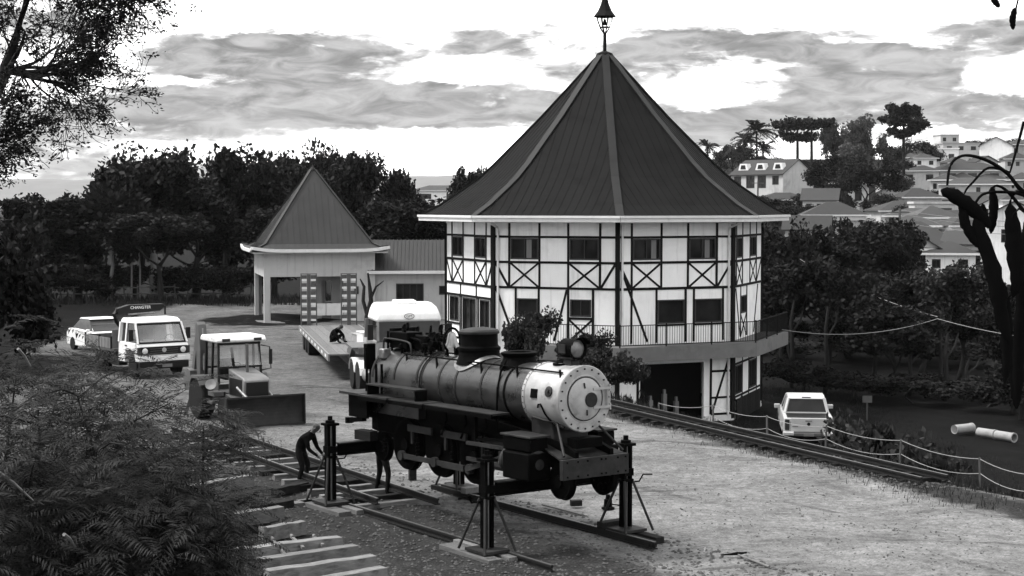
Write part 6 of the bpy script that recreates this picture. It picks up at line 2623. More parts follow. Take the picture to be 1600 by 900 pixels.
def tree_mesh(seed, height, radius, leaf, nleaf, mat_leaf='leaf', mat_bark='bark', levels=3, clump=0.9, first=0.34, squash=0.8, split=3, spread=0.75, bare=0.0):
    """meshes for one kind of tree, scaled to the given height and crown radius"""
    br, tips = grow(seed, (0, 0, 0), height, spread, levels, first=first, split=split, rad=height * 0.025)
    T_ = np.array([tuple(t) for t in tips])
    c = T_.mean(axis=0)
    zmax = T_[:, 2].max()
    sx = radius * 0.92 / max(0.1, np.percentile(np.hypot(T_[:, 0] - c[0], T_[:, 1] - c[1]), 92))
    sz = (height - clump * 0.6) / zmax

    def warp(p):
        f = min(1.0, max(0.0, p[2] / (zmax * 0.35)))
        return Vector((p[0] * (1 + (sx - 1) * f) - c[0] * sx * f, p[1] * (1 + (sx - 1) * f) - c[1] * sx * f, p[2] * sz))
    b = MB()
    for pts, rs, lev in br:
        if lev <= 2 or levels > 3:
            b.path([warp(p) for p in pts], [max(q, 0.012) for q in rs], 6 if lev < 2 else 4)
    tr = bpy.data.meshes.new('trunk')
    tr.from_pydata(b.v, [], b.f)
    tr.polygons.foreach_set('use_smooth', [True] * len(tr.polygons))
    tr.materials.append(M[mat_bark])
    rr = np.random.default_rng(seed)
    W = np.array([tuple(warp(p)) for p in T_])
    idx = rr.integers(0, len(W), nleaf)
    off = rr.normal(size=(nleaf, 3))
    off /= np.linalg.norm(off, axis=1, keepdims=True)
    off *= clump * rr.uniform(0.15, 1.0, size=(nleaf, 1)) ** 0.6
    # every clump has its own size so the outline stays uneven
    cs = rr.uniform(0.45, 1.25, len(W))
    off *= cs[idx][:, None]
    off[:, 2] *= squash
    P = W[idx] + off
    v, f = leaf_quads(P, leaf, seed)
    cr = np_mesh('crown', v, f, mat_leaf)
    return tr, cr


TREES = {}
TREES['broad'] = [tree_mesh(s, 10.0, 4.6, 0.24, 15000, 'leaf', levels=3, clump=1.3, first=0.22) for s in (3, 12, 21)]
TREES['tall'] = [tree_mesh(s, 11.0, 3.4, 0.22, 12000, 'leaf', levels=3, clump=1.1, spread=0.65, first=0.2) for s in (5, 14)]
TREES['loose'] = [tree_mesh(s, 10.0, 4.0, 0.22, 7500, 'leaf2', levels=3, clump=1.0, first=0.24, mat_bark='bark') for s in (8, 17)]
TREES['pale'] = [tree_mesh(s, 9.0, 3.4, 0.26, 4500, 'leaf3', levels=3, clump=0.8) for s in (9, 33)]
TREES['bush'] = [tree_mesh(s, 3.0, 2.0, 0.13, 8000, 'leaf', levels=2, clump=0.75, first=0.2, spread=0.95) for s in (2, 6)]
TREES['pbush'] = [tree_mesh(s, 3.0, 2.0, 0.14, 6000, 'leaf2', levels=2, clump=0.75, first=0.2, spread=0.95) for s in (4, 7)]


def plant(kind, loc, height, label, cat='tree', group=None, radius=None, rz=None, name=None, variant=None):
    lib = TREES[kind]
    tr, cr = lib[variant if variant is not None else random.randrange(len(lib))]
    base_h = {'broad': 10.0, 'tall': 11.0, 'loose': 10.0, 'pale': 9.0, 'bush': 3.0, 'pbush': 3.0}[kind]
    base_r = {'broad': 4.6, 'tall': 3.4, 'loose': 4.0, 'pale': 3.4, 'bush': 2.0, 'pbush': 2.0}[kind]
    s = height / base_h
    sr = (radius / base_r) if radius else s
    nm = name or ('shrub' if 'bush' in kind else 'broadleaf_tree')
    t = thing(nm, label, cat, loc, random.uniform(0, 6.28) if rz is None else rz, group)
    t.scale = (sr, sr, s)
    for me in (tr, cr):
        o = bpy.data.objects.new(me.name.split('.')[0], me)
        o.parent = t
        col.objects.link(o)
    return t


def tree_px(kind, px, top, D, label, width=None, base_z=None, group=None, **kw):
    """tree whose top is seen at (px, top) when it stands at depth D"""
    p = at(px, top, D)
    gz = ground_z(p.x, D) if base_z is None else base_z
    rad = width * D / F / 2 if width else None
    return plant(kind, (p.x, D, gz - 0.1), p.z - gz + 0.1, label, group=group, radius=rad, **kw)


G = 'trees behind the yard'
for kind, px, top, D, w, lab in (
        ('broad', 205, 228, 112, 215, 'broad dark tree rising behind the crane truck'),
        ('tall', 120, 300, 108, 150, 'low dark tree at the left end of the yard fence'),
        ('broad', 40, 305, 107, 190, 'dark tree filling the left edge beyond the yard'),
        ('tall', 300, 290, 112, 160, 'dark tree between the round crown and the pavilion row'),
        ('broad', 395, 226, 118, 180, 'tall dark tree left of the pavilion roof'),
        ('tall', 345, 262, 122, 120, 'thin-topped tree left of the pavilion, set farther back'),
        ('broad', 468, 236, 124, 150, 'dark tree directly behind the pavilion spire'),
        ('tall', 510, 224, 128, 110, 'tall narrow tree just right of the pavilion spire'),
        ('broad', 580, 240, 122, 160, 'dark tree above the low wing roof'),
        ('loose', 625, 268, 130, 90, 'loose tree at the right end of the dark tree row'),
        ('broad', 600, 305, 106, 190, 'low spreading tree behind the low wing'),
        ('broad', 655, 330, 110, 120, 'dark low tree behind the left corner of the octagonal house'),
        ('tall', 742, 258, 150, 75, 'small dark tree peeping past the left roof slope of the octagonal house'),
        ('tall', 250, 330, 104, 150, 'dark tree behind the rail fence'),
        ('tall', 430, 320, 108, 140, 'dark low tree left of the pavilion wall'),
        ('broad', 150, 300, 128, 200, 'dark tree far behind the slender forked trunk'),
        ('broad', 300, 310, 130, 200, 'dark tree far behind the rail fence'),
        ('broad', 60, 320, 125, 200, 'dark tree far behind the left end of the fence'),
        ('bush', 225, 415, 110, 130, 'undergrowth shrub behind the pale stone figure'),
        ('bush', 290, 412, 112, 130, 'undergrowth shrub behind the middle of the rail fence'),
        ('bush', 130, 412, 112, 130, 'undergrowth shrub behind the left of the rail fence'),
        ('bush', 400, 412, 112, 130, 'undergrowth shrub left behind the pavilion'),
        ('bush', 345, 415, 105, 110, 'rounded dark shrub between rail fence and pavilion'),
        ('bush', 160, 430, 106, 70, 'dark shrub at the foot of the forked trunk'),
        ('bush', 90, 425, 105, 100, 'dark shrub at the left end of the rail fence')):
    tree_px(kind, px, top, D, lab, w, group=G, cat='shrub' if kind == 'bush' else 'tree')
# slender forked trunk that shows pale against the dark wood, and thin stems beside it
for i, (x0, y0, x1, y1, lab) in enumerate(((170, 430, 176, 345, 'slender pale forked trunk in front of the dark wood'), (205, 440, 204, 370, 'thin straight pale stem behind the rail fence'),
                                           (218, 440, 216, 380, 'second thin pale stem behind the rail fence'))):
    D = 107.0
    a, c = at(x0, y0, D), at(x1, y1, D)
    gz = ground_z(a.x, D)
    t = thing('slender_tree', lab, 'tree', (a.x, D, gz), 0, 'thin stems behind the fence')
    H = c.z - gz
    dx = c.x - a.x
    b = MB()
    pts = [(0, 0, 0), (0.12, 0, H * 0.25), (0.28, 0, H * 0.45), (0.1 + dx * 0.4, 0, H * 0.66), (dx, 0, H)]
    if i:
        pts = [(0, 0, 0), (0.05, 0, H * 0.5), (dx, 0, H)]
    b.path(pts, [0.16, 0.13, 0.12, 0.10, 0.06] if not i else [0.07, 0.06, 0.05], 6)
    if not i:
        b.path([(0.14, 0, H * 0.58), (-0.25, 0, H * 0.72), (-0.3, 0, H * 0.9), (-0.6, 0, H * 1.05)], [0.08, 0.07, 0.06, 0.03], 6)
    b.obj('trunk', 'bark_pale', t, smooth=60)
    v, f = leaf_quads(np.random.default_rng(i).normal(size=(500, 3)) * np.array([1.0, 1.0, 0.8]) + np.array([dx, 0, H + 0.8]), 0.3, i)
    o = bpy.data.objects.new('crown', np_mesh('crown', v, f, 'leaf'))
    o.parent = t
    col.objects.link(o)

# wood right of the octagonal house, on the lower ground
G = 'trees on the slope right of the house'
for kind, px, top, D, w, lab in (
        ('broad', 1245, 345, 92, 150, 'dark tree touching the right eave of the octagonal house'),
        ('broad', 1330, 345, 98, 220, 'large dark tree behind the pale pickup'),
        ('tall', 1372, 338, 104, 120, 'tall dark tree in the middle of the right-hand wood'),
        ('broad', 1440, 418, 90, 190, 'dark tree with leaves standing out against the houses'),
        ('broad', 1285, 400, 84, 190, 'low dark tree just behind the pickup roof'),
        ('loose', 1500, 398, 86, 150, 'loose leafy tree left of the seed pods'),
        ('broad', 1575, 440, 84, 180, 'dark tree behind the seed pods'),
        ('broad', 1390, 450, 80, 200, 'dark low tree on the slope above the concrete pipes'),
        ('tall', 1225, 420, 88, 110, 'narrow dark tree behind the balcony end'),
        ('broad', 1210, 395, 112, 150, 'dark tree far behind the balcony end'),
        ('broad', 1300, 400, 118, 200, 'dark tree deep in the wood above the pickup'),
        ('broad', 1400, 432, 115, 180, 'dark tree deep in the wood behind the cable'),
        ('broad', 1500, 430, 112, 200, 'dark tree deep in the wood left of the pods'),
        ('broad', 1590, 450, 108, 200, 'dark tree deep in the wood at the right edge'),
        ('bush', 1215, 530, 100, 130, 'undergrowth shrub seen below the balcony end'),
        ('bush', 1290, 530, 98, 150, 'undergrowth shrub deep behind the pickup'),
        ('bush', 1370, 530, 96, 150, 'undergrowth shrub deep behind the signboard'),
        ('bush', 1450, 530, 95, 150, 'undergrowth shrub deep behind the double trunk'),
        ('bush', 1530, 540, 94, 150, 'undergrowth shrub deep behind the concrete pipes'),
        ('bush', 1600, 540, 92, 150, 'undergrowth shrub deep at the right edge'),
        ('bush', 1250, 560, 80, 120, 'dark undergrowth shrub left of the pickup'),
        ('bush', 1330, 580, 78, 130, 'dark undergrowth shrub right of the pickup'),
        ('bush', 1430, 585, 76, 140, 'dark undergrowth shrub behind the small sign'),
        ('bush', 1540, 590, 74, 140, 'dark undergrowth shrub behind the concrete pipes'),
        ('bush', 1620, 560, 70, 150, 'dark undergrowth shrub at the right edge')):
    tree_px(kind, px, top, D, lab, w, group=G, cat='shrub' if kind == 'bush' else 'tree')
for i, (x, D, top) in enumerate(((1238, 82, 470), (1291, 80, 480), (1367, 84, 500), (1422, 79, 540), (1470, 80, 480), (1478, 77, 520), (1512, 78, 560), (1585, 72, 560), (1597, 70, 590))):
    p = at(x, top, D)
    gz = ground_z(p.x, D)
    b = MB()
    h = p.z - gz
    b.path([(0, 0, 0), (0.05, 0, h * 0.4), (-0.06 + 0.05 * i % 0.1, 0, h * 0.75), (0.1, 0, h)], [0.13, 0.11, 0.09, 0.06], 7)
    b.path([(-0.02, 0, h * 0.6), (0.5, 0.2, h * 0.8), (0.7, 0.3, h)], [0.06, 0.05, 0.03], 5)
    o = thing('thin_tree', None, None, (p.x, D, gz))
    b.obj('trunk', 'bark', o, smooth=60)
    tag(o, 'bare grey trunk, number %s from the left in the wood right of the house' % ('one two three four five six seven eight nine'.split()[i]), 'tree', 'trunks in the wood right of the house')

# shrubs close to the house and behind the engine
for kind, px, top, D, w, lab, gz in (
        ('pbush', 822, 484, 60, 95, 'dense dark shrub behind the dome of the locomotive', 0.0),
        ('pbush', 905, 518, 58, 90, 'loose shrub behind the headlight below the balcony', -0.1),
        ('pbush', 960, 540, 57, 95, 'feathery shrub right of the smokebox before the basement wall', -0.6),
        ('bush', 1000, 612, 56.5, 50, 'low shrub at the foot of the garage opening', None),
        ('pbush', 1405, 655, 44, 190, 'wide drooping shrub behind the rope fence', None),
        ('bush', 1462, 722, 42.5, 60, 'small shrub at the right of the drooping shrub', None)):
    tree_px(kind, px, top, D, lab, w, base_z=gz, group='shrubs near the house', cat='shrub')
# bare forked stump before the wing
p = at(572, 500, 80)
t = thing('bare_tree', 'bare forked dark stem standing behind the loading ramp', 'tree', (p.x, 80, 0))
b = MB()
k = 80 / F
b.path([(0, 0, 0), (0.05, 0, 0.8), (0.25, 0, 1.6), (0.2, 0, 2.2), (0.1, 0, 3.0)], [0.16, 0.14, 0.12, 0.10, 0.04], 7)
b.path([(0.05, 0, 0.9), (-0.15, 0.1, 1.6), (-0.1, 0.1, 2.3), (-0.3, 0.1, 2.7)], [0.11, 0.10, 0.08, 0.03], 6)
b.path([(0.24, 0, 1.7), (0.5, 0, 2.3), (0.9, 0, 2.6)], [0.08, 0.06, 0.02], 6)
b.obj('trunk', 'bark', t, smooth=60)


# big tree at the upper left: fine branches, sparse leaves against the sky
def big_tree():
    base = Vector((-10.15, 23.5, 0.15))
    t = thing('overhanging_tree', 'large tree at upper left with dark limbs and lacy leaves against the sky', 'tree', base)
    r = random.Random(77)
    wood, tips = [], []

    def rec(p, d, L, rd, lev):
        n = 6 if lev < 4 else 4
        pts, rs = [p.copy()], [rd]
        for i in range(n):
            d = (d + Vector((r.uniform(-1, 1), r.uniform(-1, 1), r.uniform(-0.9, 0.9))) * (0.17 if lev < 4 else 0.24)).normalized()
            p = p + d * (L / n)
            pts.append(p.copy())
            rs.append(max(0.005, rd * (1 - 0.5 * (i + 1) / n)))
        wood.append((pts, rs, lev))
        if lev >= 5:
            tips.extend([pts[-1], pts[3], pts[2]])
            return
        k = 4 if lev != 4 else 3
        for i in range(k):
            sd = Matrix.Rotation(r.uniform(0, 6.28), 3, d) @ d.orthogonal().normalized()
            sp = r.uniform(0.35, 0.95)
            nd = (d * math.cos(sp) + sd * math.sin(sp)).normalized()
            j = n if i == 0 else r.choice((2, 3, 4, 5) if n == 6 else (1, 2, 3))
            rec(pts[j], nd, L * r.uniform(0.5, 0.74), rs[j] * 0.62, lev + 1)
    # the trunk leans in from the left edge, three limbs reach to the right
    tr = [Vector((0, 0, 0)), Vector((0.8, 0, 2.5)), Vector((1.5, 0, 5.0)), Vector((2.15, 0, 7.0)), Vector((2.75, 0.0, 8.2)), Vector((3.2, 0, 9.6)), Vector((3.5, 0, 11.2))]
    wood.append((tr, [0.24, 0.20, 0.16, 0.13, 0.10, 0.08, 0.06], 0))
    limbs = []
    for q in range(32):
        j = r.choice((3, 4, 4, 5, 5, 6))
        a = r.uniform(-1.3, 1.3)
        limbs.append((j, (math.cos(a), math.sin(a) * 0.8, r.uniform(-0.3, 0.5)), r.uniform(0.85, 1.15), r.uniform(0.03, 0.055)))
    for j, d, L, rd in limbs:
        rec(tr[j].copy(), Vector(d).normalized(), L, rd, 1)
    b = MB()
    for pts, rs, lev in wood:
        b.path(pts, rs, 7 if lev < 2 else (5 if lev == 2 else 3))
    b.obj('trunk', 'bark', t, smooth=60)
    rr = np.random.default_rng(4)
    W = np.array([tuple(q) for q in tips])
    n = 56000
    idx = rr.integers(0, len(W), n)
    # some twigs keep few leaves
    keep = rr.uniform(0, 1, len(W)) ** 1.5
    idx = idx[rr.uniform(0, 1, n) < 0.25 + keep[idx]]
    P = W[idx] + rr.normal(size=(len(idx), 3)) * np.array([0.05, 0.05, 0.035])
    v, f = leaf_quads(P, 0.032, 5, 0.5, 1.9)
    o = bpy.data.objects.new('crown', np_mesh('crown', v, f, 'leaf_near'))
    o.parent = t
    col.objects.link(o)


big_tree()
TREES['leftdense'] = [tree_mesh(41, 7.0, 2.6, 0.11, 16000, 'leaf_near', levels=4, clump=0.55, first=0.3)]
for (x, y, h, rd, lab) in ((-11.1, 31.5, 6.6, 1.9, 'dark leafy tree at the left edge above the feathery bush'), (-14.2, 37.5, 6.3, 2.4, 'dark leafy tree at the left edge standing farther back'),
                           (-10.9, 28.0, 3.9, 1.5, 'low dark tree at the left edge beside the feathery bush')):
    gz = ground_z(x, y)
    t = thing('leafy_tree', lab, 'tree', (x, y, gz - 0.1), random.uniform(0, 6), 'leafy trees at the left edge')
    t.scale = (rd / 2.6, rd / 2.6, h / 7.0)
    for me in TREES['leftdense'][0]:
        o = bpy.data.objects.new(me.name.split('.')[0], me)
        o.parent = t
        col.objects.link(o)


# feathery bush in the left foreground: arching pinnate fronds
def frond_arrays(rr, base, dirv, L, droop, npin, wf=0.017):
    d = np.array(dirv) / np.linalg.norm(dirv)
    side = np.cross(d, [0, 0, 1.0])
    side /= np.linalg.norm(side) + 1e-9
    t = np.linspace(0.06, 1, npin)
    c = base + np.outer(t * L, d) + np.outer(-droop * L * t ** 2, [0, 0, 1.0])
    tang = d[None, :] + np.outer(-2 * droop * t, [0, 0, 1.0])
    tang /= np.linalg.norm(tang, axis=1, keepdims=True)
    ln = L * 0.30 * np.sin(np.pi * (0.10 + 0.86 * t)) ** 0.8
    out = []
    for s in (-1, 1):
        pd = side[None, :] * s * 0.85 + tang * 0.62 + np.array([0, 0, -0.22])
        pd = pd + rr.normal(size=pd.shape) * 0.10
        pd /= np.linalg.norm(pd, axis=1, keepdims=True)
        e = c + pd * ln[:, None]
        w = tang * (L * wf)
        m_ = c + pd * ln[:, None] * 0.5 + np.array([0, 0, 0.012])
        q = np.stack([c, m_ - w, e, m_ + w], axis=1)
        out.append(q)
    wv = np.cross(d, side) * 0.004
    st = np.stack([base - wv, base + wv, c[-1] + wv * 0.3, c[-1] - wv * 0.3])[None]
    out.append(st)
    return np.concatenate(out, axis=0)


def feathery(label, base, stems, seed, nfr, L0):
    t = thing('feathery_shrub', label, 'shrub', base, 0, 'feathery shrubs in the left foreground')
    r = random.Random(seed)
    rr = np.random.default_rng(seed)
    b = MB()
    quads = []
    for (top, rad) in stems:
        top = Vector(top) - Vector(base)
        mid = top * 0.55 + Vector((r.uniform(-0.2, 0.2), r.uniform(-0.2, 0.2), 0.2))
        b.path([(top.x * 0.08, top.y * 0.08, 0), mid * 0.6 + Vector((0, 0, -0.1)), mid, top], [0.05, 0.04, 0.03, 0.008], 6)
        tips = [(top, 1.0)]
        for k in range(9):
            f = r.uniform(0.55, 1.0)
            p = mid.lerp(top, (f - 0.5) * 2) if f > 0.5 else mid
            q = p + Vector((r.uniform(-1, 1), r.uniform(-1, 1), r.uniform(-0.3, 0.7))) * rad
            b.path([p, p.lerp(q, 0.5) + Vector((0, 0, 0.06)), q], [0.014, 0.010, 0.005], 4)
            tips.append((q, 0.9))
        for k in range(nfr):
            p, _ = tips[r.randrange(len(tips))]
            a = r.uniform(0, 2 * math.pi)
            el = r.uniform(-0.15, 0.75)
            dv = np.array([math.cos(a) * math.cos(el), math.sin(a) * math.cos(el), math.sin(el)])
            bs = np.array(p) + rr.normal(size=3) * rad * 0.28
            quads.append(frond_arrays(rr, bs, dv, L0 * r.uniform(0.6, 1.2), r.uniform(0.2, 0.75), 17))
    b.obj('stem', 'bark', t, smooth=60)
    Q = np.concatenate(quads, axis=0)
    v = Q.reshape(-1, 3)
    f = np.arange(len(v)).reshape(-1, 4)
    o = bpy.data.objects.new('foliage', np_mesh('foliage', v, f, 'leaf_fern'))
    o.parent = t
    col.objects.link(o)


def sp(px, py, D):
    return tuple(at(px, py, D))


feathery('large feathery-leaved shrub filling the lower left corner', (-4.6, 16.2, 0.0),
         [(sp(60, 640, 16.5), 0.7), (sp(150, 690, 16), 0.7), (sp(40, 760, 15.5), 0.7), (sp(130, 810, 15.5), 0.65), (sp(235, 770, 15.6), 0.6), (sp(30, 880, 15), 0.7), (sp(200, 880, 15), 0.6)], 1, 150, 0.62)
feathery('feathery-leaved shrub reaching in front of the dozer blade', (-3.6, 17.4, 0.0),
         [(sp(230, 660, 17.6), 0.62), (sp(318, 668, 17.3), 0.55), (sp(290, 740, 16.9), 0.5), (sp(340, 830, 16.6), 0.4), (sp(320, 890, 16.2), 0.45), (sp(120, 615, 18), 0.6)], 2, 140, 0.60)
feathery('feathery-leaved shrub standing behind, at the left edge below the leafy trees', (-6.4, 19.5, 0.0),
         [(sp(25, 590, 19.5), 0.8), (sp(95, 605, 19.2), 0.6), (sp(170, 640, 19), 0.6)], 3, 120, 0.62)
for (x0, y0, x1, y1, D, lab) in ((-15, 728, 52, 782, 14.9, 'bare pale stick showing through the feathery shrub at the left edge'), (28, 545, 48, 572, 18.4, 'short pale stick standing above the feathery shrub'),
                                 (100, 835, 118, 855, 14.6, 'short pale twig end inside the feathery shrub')):
    a, c = Vector(sp(x0, y0, D)), Vector(sp(x1, y1, D + 0.2))
    b = MB()
    b.path([(0, 0, 0), tuple((c - a) * 0.5 + Vector((0, 0, 0.02))), tuple(c - a)], [0.018, 0.015, 0.008], 6)
    tag(b.obj('dry_stick', 'bark_pale', loc=a, smooth=60), lab, 'stick')


# seed pods hanging close to the viewer on the right
def pods():
    base = Vector((1.78, 4.3, 0.0))
    t = thing('pod_tree', 'slender tree with arching twigs and long dark seed pods at the right edge', 'tree', base)
    b = MB()
    b.path([(0, 0, 0), (0.03, 0, 3.0), (0.0, 0, 5.4), (-0.02, 0, 7.3), (0.05, 0, 8.2)], [0.09, 0.07, 0.05, 0.035, 0.02], 8)
    b.obj('trunk', 'bark', t, smooth=60)
    D = 4.0
    L = lambda px, py, d=D: Vector(at(px, py, d)) - base
    for pts, r0 in (([(1760, 360, 4.25), (1660, 330, 4.1), (1600, 300), (1575, 272), (1545, 252), (1515, 243), (1495, 247), (1484, 262), (1480, 290)], 0.0062),
                    ([(1760, 250, 4.25), (1650, 330, 4.1), (1600, 305), (1565, 300), (1535, 304), (1520, 325)], 0.006),
                    ([(1600, 190), (1585, 245), (1578, 270)], 0.004), ([(1578, 270), (1545, 262), (1520, 285), (1508, 300), (1500, 330)], 0.004),
                    ([(1600, 330), (1575, 300), (1558, 290), (1548, 296)], 0.005), ([(1640, 330, 4.1), (1600, 300), (1583, 305), (1577, 322)], 0.005), ([(1640, 440, 4.1), (1600, 330), (1575, 350)], 0.004),
                    ([(1760, 60, 4.3), (1680, -60, 4.1), (1600, -30), (1592, -5), (1586, 20)], 0.004), ([(1600, -30), (1572, -20), (1560, -5)], 0.004),
                    ([(1600, 440), (1570, 470), (1552, 480)], 0.003)):
        q = MB()
        P = curve([L(*p) if len(p) == 3 else L(p[0], p[1]) for p in pts])
        q.path(P, [r0 * (1 - 0.5 * i / (len(P) - 1)) for i in range(len(P))], 6)
        q.obj('twig', 'pod', t, smooth=60)

    def pod(pts, w, thick=0.35, d=D):
        w = w * (0.88 if pts[0][1] < 350 else 0.74)
        """flat pod: swept ellipse with bulging seeds"""
        P = [L(px, py, d) for px, py in pts]
        # resample
        N = 14
        ln = [0]
        for a, c in zip(P, P[1:]):
            ln.append(ln[-1] + (c - a).length)
        vs, fs = [], []
        K = 10
        for i in range(N + 1):
            s = ln[-1] * i / N
            j = max(k for k in range(len(ln)) if ln[k] <= s + 1e-9)
            j = min(j, len(P) - 2)
            f = (s - ln[j]) / max(1e-6, ln[j + 1] - ln[j])
            p = P[j].lerp(P[j + 1], f)
            dr = (P[j + 1] - P[j]).normalized()
            sd = dr.cross(Vector((0, 1, 0))).normalized()
            nn = dr.cross(sd)
            u = i / N
            r = w * D / F * 0.5 * (math.sin(math.pi * min(1, 0.06 + u * 0.94)) ** 0.42) * (1 + 0.10 * math.sin(i * 2.4) + random.uniform(-0.06, 0.06))
            if i in (0, N):
                r *= 0.25
            for k in range(K):
                a = 2 * math.pi * k / K
                vs.append(p + sd * r * math.cos(a) + nn * r * thick * math.sin(a))
        for i in range(N):
            for k in range(K):
                fs.append((i * K + k, i * K + (k + 1) % K, (i + 1) * K + (k + 1) % K, (i + 1) * K + k))
        fs += [tuple(reversed(range(K))), tuple(N * K + k for k in range(K))]
        q = MB()
        q.add(vs, fs)
        q.obj('seed_pod', 'pod', t, smooth=50)
    pod([(1470, 297), (1490, 305), (1515, 322), (1540, 345), (1548, 358)], 27)
    pod([(1502, 318), (1508, 350), (1520, 372), (1530, 388)], 19)
    pod([(1524, 335), (1532, 365), (1548, 410), (1558, 450), (1566, 500), (1578, 540)], 30)
    pod([(1549, 292), (1553, 315), (1552, 340), (1548, 366)], 17, d=4.05)
    pod([(1535, 318), (1540, 340), (1544, 358)], 11, d=4.05)
    pod([(1578, 318), (1583, 360), (1588, 410), (1590, 440), (1582, 466)], 32)
    pod([(1566, 440), (1572, 500), (1574, 560), (1570, 600)], 28, d=4.1)
    pod([(1592, 400), (1598, 470), (1592, 540), (1590, 640)], 30, d=4.15)
    pod([(1575, 520), (1585, 580), (1588, 640)], 24, d=4.2)
    pod([(1612, 330), (1606, 370), (1612, 420)], 26, d=4.1)
    pod([(1586, 12), (1582, 30), (1583, 47)], 12)
    pod([(1548, -8), (1556, 4), (1562, 12)], 12)


pods()

# ------------------------------------------------------------------ the town on the far slope
def town_house(label, px, py, D, w, d, h, rz=0.0, roof='hip', roof_h=1.8, wall='wall_cream', rmat='roof_tile', wins=(), name='hillside_house', dormers=0, flat_over=0.4, side_wins=(), door=None):
    """house whose front foot centre is seen at (px, py); front faces the viewer (-y)"""
    if name == 'hillside_house' and D < 480 and not dormers:
        w, d, h, roof_h = w * 0.82, d * 0.85, h * 0.9, roof_h * 0.85
    p = at(px, py, D)
    t = thing(name, label, 'house', (p.x, D, p.z), rz, 'houses on the far slope')
    b = MB()
    holes = [(w * a, w * c, h * e, h * f) for a, c, e, f in wins]
    wall_sheet(b, T(-w / 2, 0, 0), w, -3.0, h, holes)
    b.obj('front_wall', wall, t)
    for m, L in ((Matrix(((0, 1, 0, -w / 2), (-1, 0, 0, d), (0, 0, 1, 0), (0, 0, 0, 1))), d), (Matrix(((0, -1, 0, w / 2), (1, 0, 0, 0), (0, 0, 1, 0), (0, 0, 0, 1))), d),
                 (Matrix(((-1, 0, 0, w / 2), (0, -1, 0, d), (0, 0, 1, 0), (0, 0, 0, 1))), w)):
        b = MB()
        wall_sheet(b, m, L, -3.0, h, [])
        b.obj('wall', wall, t)
    for q in holes:
        window(t, T(-w / 2, 0, 0), *q, panes=2, fw=0.09, fmat='frame')
    if roof == 'flat':
        b = MB()
        b.box((0, d / 2, h + 0.15), (w + flat_over, d + flat_over, 0.3))
        b.obj('roof', wall, t)
        b = MB()
        b.box((0, d / 2, h + 0.32), (w + flat_over - 0.3, d + flat_over - 0.3, 0.06))
        b.obj('roof_deck', 'concrete', t)
    elif roof == 'hip':
        o = 0.5
        x0, x1, y0, y1 = -w / 2 - o, w / 2 + o, -o, d + o
        hw = (y1 - y0) / 2
        rx = max(0.2, (x1 - x0) / 2 - hw)
        b = MB()
        b.add([(x0, y0, h), (x1, y0, h), (x1, y1, h), (x0, y1, h), (-rx, (y0 + y1) / 2, h + roof_h), (rx, (y0 + y1) / 2, h + roof_h)],
              [(0, 1, 5, 4), (1, 2, 5), (2, 3, 4, 5), (3, 0, 4), (3, 2, 1, 0)])
        b.obj('roof', rmat, t)
        b = MB()
        b.box((0, y0, h - 0.05), (x1 - x0 + 0.1, 0.12, 0.2))
        b.obj('fascia', 'gutter', t)
    elif roof == 'gable_front':
        o = 0.4
        b = MB()
        b.add([(-w / 2, 0, h), (w / 2, 0, h), (0, 0, h + roof_h), (-w / 2, d, h), (w / 2, d, h), (0, d, h + roof_h)], [(0, 1, 2), (4, 3, 5)])
        b.obj('gable', wall, t)
        for s in (-1, 1):
            b = MB()
            e = s * (w / 2 + o)
            z = h - o * roof_h / (w / 2)
            vs = [(e, -o, z), (0, -o, h + roof_h), (0, d + o, h + roof_h), (e, d + o, z)]
            b.add(vs + [(x, y, q + 0.15) for x, y, q in vs], [(0, 1, 2, 3), (7, 6, 5, 4), (0, 4, 5, 1), (1, 5, 6, 2), (2, 6, 7, 3), (3, 7, 4, 0)])
            b.obj('roof', rmat, t)
    elif roof == 'gable_side':
        o = 0.4
        b = MB()
        b.add([(-w / 2, 0, h), (-w / 2, d, h), (-w / 2, d / 2, h + roof_h), (w / 2, 0, h), (w / 2, d, h), (w / 2, d / 2, h + roof_h)], [(1, 0, 2), (3, 4, 5)])
        b.obj('gable', wall, t)
        for y_, s in ((-o, 1), (d + o, -1)):
            b = MB()
            z = h - o * roof_h / (d / 2)
            vs = [(-w / 2 - o, y_, z), (w / 2 + o, y_, z), (w / 2 + o, d / 2, h + roof_h), (-w / 2 - o, d / 2, h + roof_h)]
            b.add(vs + [(x, y, q + 0.15) for x, y, q in vs], [(0, 1, 2, 3), (7, 6, 5, 4), (0, 4, 5, 1), (1, 5, 6, 2), (2, 6, 7, 3), (3, 7, 4, 0)])
            b.obj('roof', rmat, t)
        for i in range(dormers):
            x = -w / 2 + w * (i + 0.5) / dormers
            y = d * 0.10
            z = h + roof_h * 0.24
            b = MB()
            b.prism([(-1.5, 0), (1.5, 0), (0.95, 1.5), (-0.95, 1.5)], 0.55, T(x, y + 0.7, z))
            dm = b.obj('dormer', 'gutter', t)
            b = MB()
            b.prism([(-0.8, 0.35), (0.8, 0.35), (0.55, 1.2), (-0.55, 1.2)], 0.04, T(x, y + 0.14, z))
            b.obj('pane', 'glass', dm)
    return t


WN2 = ((0.12, 0.3, 0.35, 0.75), (0.65, 0.85, 0.35, 0.75))
WN3 = ((0.1, 0.24, 0.35, 0.75), (0.42, 0.56, 0.35, 0.75), (0.76, 0.9, 0.35, 0.75))
